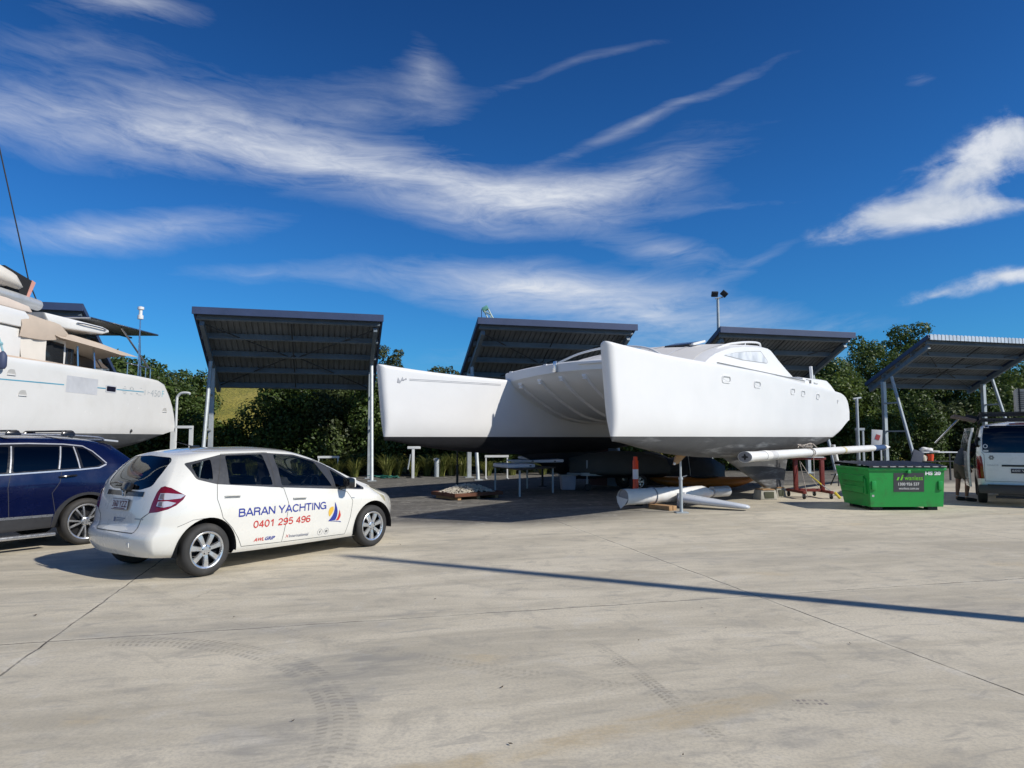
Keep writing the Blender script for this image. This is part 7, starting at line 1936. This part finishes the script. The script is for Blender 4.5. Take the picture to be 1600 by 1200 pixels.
# ------------------------------------------------------------------ stands and small things by the hedge
t = thing('tee_stand', 'white T shaped steel stand right of the pale shed post', 'stand', (-3.93, 27.6, 0), R(12))
mb = MB(); mb.box((0, 0, .58), (.11, .11, 1.16), bevel=.008); mb.build('post', M_wsteel, t)
mb = MB(); mb.box((.03, 0, 1.21), (.52, .14, .10), bevel=.008); mb.build('head', M_wsteel, t)
mb = MB(); mb.tube([(-.2, .02, .35), (-.10, .0, .95)], .03, 8); mb.build('brace', M_steel, t)
t = thing('grey_bollard', 'short grey post among the grass clumps under the far hull', 'bollard', (-3.1, 28.6, 0))
mb = MB(); mb.lathe([(.001, 0), (.10, 0), (.10, .70), (.08, .76), (.001, .78)], 14, None, False); mb.build('post', M_steel, t)
mb = MB(); mb.box((-.07, 0, .70), (.1, .1, .1), bevel=.02); mb.build('cap', M_wsteel, t)
def trestle(lab, x, y, w_, h, rz, m_=M_wsteel, r_=.03):
    t = thing('pipe_trestle', lab, 'trestle', (x, y, 0), rz, 'white pipe trestles')
    for sx in (-w_ / 2, w_ / 2):
        mb = MB(); mb.box((sx, 0, h / 2 - .04), (r_ * 2, r_ * 2, h - .08)); mb.build('leg', m_, t, smooth=False)
        mb = MB(); mb.box((sx, 0, .015), (r_ * 2.2, .4, .03)); mb.build('foot', m_, t, smooth=False)
    mb = MB(); mb.box((0, 0, h - .04), (w_ + .1, r_ * 3, .085)); mb.build('top_rail', m_, t, smooth=False)
trestle('white pipe trestle behind the bonnet of the white hatchback', -7.45, 28.2, .75, .86, R(12), r_=.025)
trestle('taller white trestle under the stern of the left boat', -11.05, 23.2, .58, 2.0, R(10), r_=.055)
trestle('white trestle in the dark behind the work table', -.60, 27.2, .85, .92, R(12), r_=.025)
trestle('slim grey trestle behind the catamaran stern, beside the tall pipe', 12.55, 25.0, .22, 1.95, R(0), M_steel, .03)
t = thing('standing_pipe', 'tall grey pipe standing just behind the catamaran stern', 'pipe', (12.28, 24.6, 0))
mb = MB(); mb.tube([(0, 0, 0), (0, 0, 3.0)], .05, 10); mb.build('pipe', M_steel, t)
mb = MB(); mb.tube([(-.12, 0, 2.98), (.16, 0, 3.02)], .035, 8); mb.build('cross_piece', M_steel, t)
mb = MB(); mb.box((0, 0, .02), (.3, .3, .04)); mb.build('base_plate', M_steel, t, smooth=False)
t = thing('bent_pipe', 'white pipe with a bent arm standing behind the left boat stern', 'pipe', (-11.75, 24.2, 0))
mb = MB(); mb.tube(catmull([(0, 0, 0), (0, 0, 1.6), (0, 0, 2.85), (.03, 0, 3.05), (.16, 0, 3.16), (.35, 0, 3.17), (.46, 0, 3.14)], 5), .045, 10); mb.build('pipe', M_wsteel, t)
mb = MB(); mb.box((0, 0, .02), (.25, .25, .04)); mb.build('base_plate', M_wsteel, t, smooth=False)
# green hose
t = thing('garden_hose', 'tangled green hose at the foot of the shed post', 'hose', (-4.9, 27.2, 0))
rr = random.Random(6); pts_ = [(rr.uniform(-.75, .75), rr.uniform(-.3, .3), .02 + rr.random() * .12) for k in range(22)]
mb = MB(); mb.tube(catmull(pts_, 5), .016, 6); mb.build('hose', mat('teal_hose', (.02, .16, .12), .5), t)
mb = MB(); mb.tube([(.75, .2, .05), (.95, .1, .06)], .022, 6); mb.build('nozzle', M_black, t)
# sign board by the hedge
t = thing('sign_board', 'white board with a red patch standing by the hedge behind the skip', 'sign', (14.15, 26.9, 0), R(-6))
mb = MB(); mb.box((0, 0, 1.55), (.40, .03, .72), Euler((0, R(4), 0)), bevel=.004); sb_ = mb.build('board', M_platew, t)
mb = MB(); mb.box((.03, -.022, 1.62), (.16, .008, .20), Euler((0, R(20), 0))); mb.build('red_patch', mat('faded_red', (.42, .06, .06), .6), sb_, smooth=False)
for x in (-.16, .16):
    mb = MB(); mb.box((x, .04, .65), (.05, .05, 1.3)); mb.build('leg', M_wsteel, t, smooth=False)
# bench with odds and ends
t = thing('work_bench', 'narrow bench by the hedge, seen over the skip lid', 'bench', (15.95, 26.2, 0), R(4))
mb = MB(); mb.box((0, 0, 1.06), (1.55, .5, .04)); mb.build('bench_top', M_wsteel, t, smooth=False)
mb = MB(); mb.box((0, 0, .72), (1.5, .5, .03)); mb.build('shelf', M_dark, t, smooth=False)
for x in (-.72, .72):
    for y in (-.2, .2):
        mb = MB(); mb.box((x, y, .52), (.05, .05, 1.04)); mb.build('leg', M_blkstl, t, smooth=False)
t = thing('cloth_bundle', 'crumpled white cloth bundle on the bench top', 'cloth', (15.55, 26.1, 1.08))
mb = MB(); rr = random.Random(3)
for k in range(5): mb.ball((rr.uniform(-.22, .25), rr.uniform(-.1, .1), .05 + rr.random() * .06), rr.uniform(.07, .12), 10, (1.3, 1, .7))
mb.build('bundle', M_cloth, t); 
mb = MB(); mb.box((.25, -.1, .02), (.3, .25, .04), bevel=.01); mb.build('folded_sheet', M_cloth, t)
t = thing('orange_bucket', 'orange bucket on the bench shelf', 'bucket', (15.68, 26.05, .735))
mb = MB(); mb.lathe([(.001, 0), (.10, 0), (.13, .26), (.12, .26), (.09, .02), (.001, .02)], 18, None, False); mb.build('pail', M_orange, t)
mb = MB(); mb.tube([(.125 * cos(a), 0, .25 + .12 * sin(a)) for a in [pi * k / 10 for k in range(11)]], .006, 5); mb.build('handle', M_steel, t)
t = thing('cream_jug', 'cream plastic jug left of the orange bucket', 'jug', (15.38, 26.0, .735))
mb = MB(); mb.lathe([(.001, 0), (.11, 0), (.12, .05), (.11, .17), (.04, .23), (.035, .28), (.001, .28)], 16, None, False); mb.build('jug', mat('cream_jug_plastic', (.60, .54, .42), .5), t)
mb = MB(); mb.tube([(.1, 0, .06), (.16, 0, .10), (.14, 0, .18), (.07, 0, .2)], .014, 6); mb.build('handle', mat('cream_jug_plastic', (.60, .54, .42), .5), t)
t = thing('folded_chair', 'dark folded chair leaning against the bench', 'chair', (15.05, 25.9, 0), R(3))
mb = MB(); mb.box((0, 0, .70), (.42, .05, .86), Euler((0, R(18), 0)), bevel=.02); mb.build('backrest', mat('slate_fabric', (.06, .07, .10), .8), t)
for x in (-.2, .2):
    mb = MB(); mb.tube([(x - .14, 0, .0), (x + .12, 0, 1.05)], .014, 6); mb.build('leg', M_blkstl, t)
# ------------------------------------------------------------------ light pole, crane, and the pole whose shadow crosses the yard
t = thing('light_pole', 'tall grey pole with two floodlights rising behind the third shed', 'light pole', (10.25, 34.0, 0))
mb = MB(); mb.tube([(0, 0, 0), (0, 0, 5), (0, 0, 8.45)], [.11, .09, .065], 10); mb.build('pole', M_steel, t)
mb = MB(); mb.tube([(-.14, -.05, 8.5), (.26, -.05, 8.58)], .035, 8); mb.tube([(0, 0, 8.4), (0, -.05, 8.55)], .05, 8); mb.build('cross_arm', M_steel, t)
for x, ry, rx, z in ((-.17, 0, R(35), 8.72), (.30, R(40), R(35), 8.74)):
    mb = MB(); Mx = Matrix.Translation((x, -.08, z)) @ Euler((rx, ry, 0)).to_matrix().to_4x4()
    mb.box((0, 0, 0), (.32, .12, .27), Mx, bevel=.02); fl = mb.build('floodlight', M_dark, t)
    mb = MB(); mb.box((0, -.063, 0), (.26, .012, .21), Mx); mb.build('lamp_glass', mat('lamp_glass', (.16, .17, .18), .15), fl)
t = thing('lattice_crane', 'pale green lattice crane tip poking up behind the middle shed', 'crane', (0, 60, 0))
Mcr = mat('pale_green_steel', (.50, .60, .55), .5); A, B = Vector((4.2, 0, 0)), Vector((-2.25, 0, 12.75)); d = (B - A).normalized(); s_ = Vector((d.z, 0, -d.x))
for sx in (-1, 1):
    for sy in (-1, 1):
        mb = MB(); mb.tube([A + s_ * .34 * sx + EY * .3 * sy, B + s_ * .20 * sx + EY * .2 * sy], .05, 6); mb.build('chord', Mcr, t)
mb = MB(); n = 26
for i in range(n):
    f0, f1 = i / n, (i + 1) / n; k = 1 if i % 2 else -1; w0, w1 = lerp(.34, .2, f0), lerp(.34, .2, f1)
    for sy in (-1, 1): mb.tube([A.lerp(B, f0) + s_ * w0 * k + EY * .3 * sy, A.lerp(B, f1) - s_ * w1 * k + EY * .3 * sy], .035, 5)
lc = mb.build('lacing', Mcr, t); lc['kind'] = 'stuff'
mb = MB(); mb.box(B + Vector((-.10, 0, .15)), (.55, .6, .35), Euler((0, R(-30), 0)), bevel=.06); mb.build('boom_head', mat('teal_steel', (.16, .42, .36), .5), t)
mb = MB(); mb.tube([B + Vector((-.42, 0, .1)), B + Vector((-.42, 0, -5))], .03, 5); mb.build('hoist_cable', M_blkstl, t)
mb = MB(); mb.box(B + Vector((-.42, 0, -5.2)), (.3, .2, .5), bevel=.05); mb.build('hook_block', M_blkstl, t)
mb = MB(); mb.box((4.6, 0, 1.2), (2.6, 2.2, 1.6), bevel=.1); mb.box((4.6, 0, .3), (3.4, 2.6, .6), bevel=.15); mb.build('carrier', Mcr, t)
t = thing('yard_pole', 'tall steel yard pole outside the frame, its long shadow crossing the concrete', 'pole', (7.85, 4.60, 0))
mb = MB(); mb.tube([(0, 0, 0), (0, 0, 8.5)], [.125, .105], 16); mb.build('pole', M_steel, t)
mb = MB(); mb.box((0, 0, .02), (.5, .5, .04)); mb.build('base_plate', M_steel, t, smooth=False)
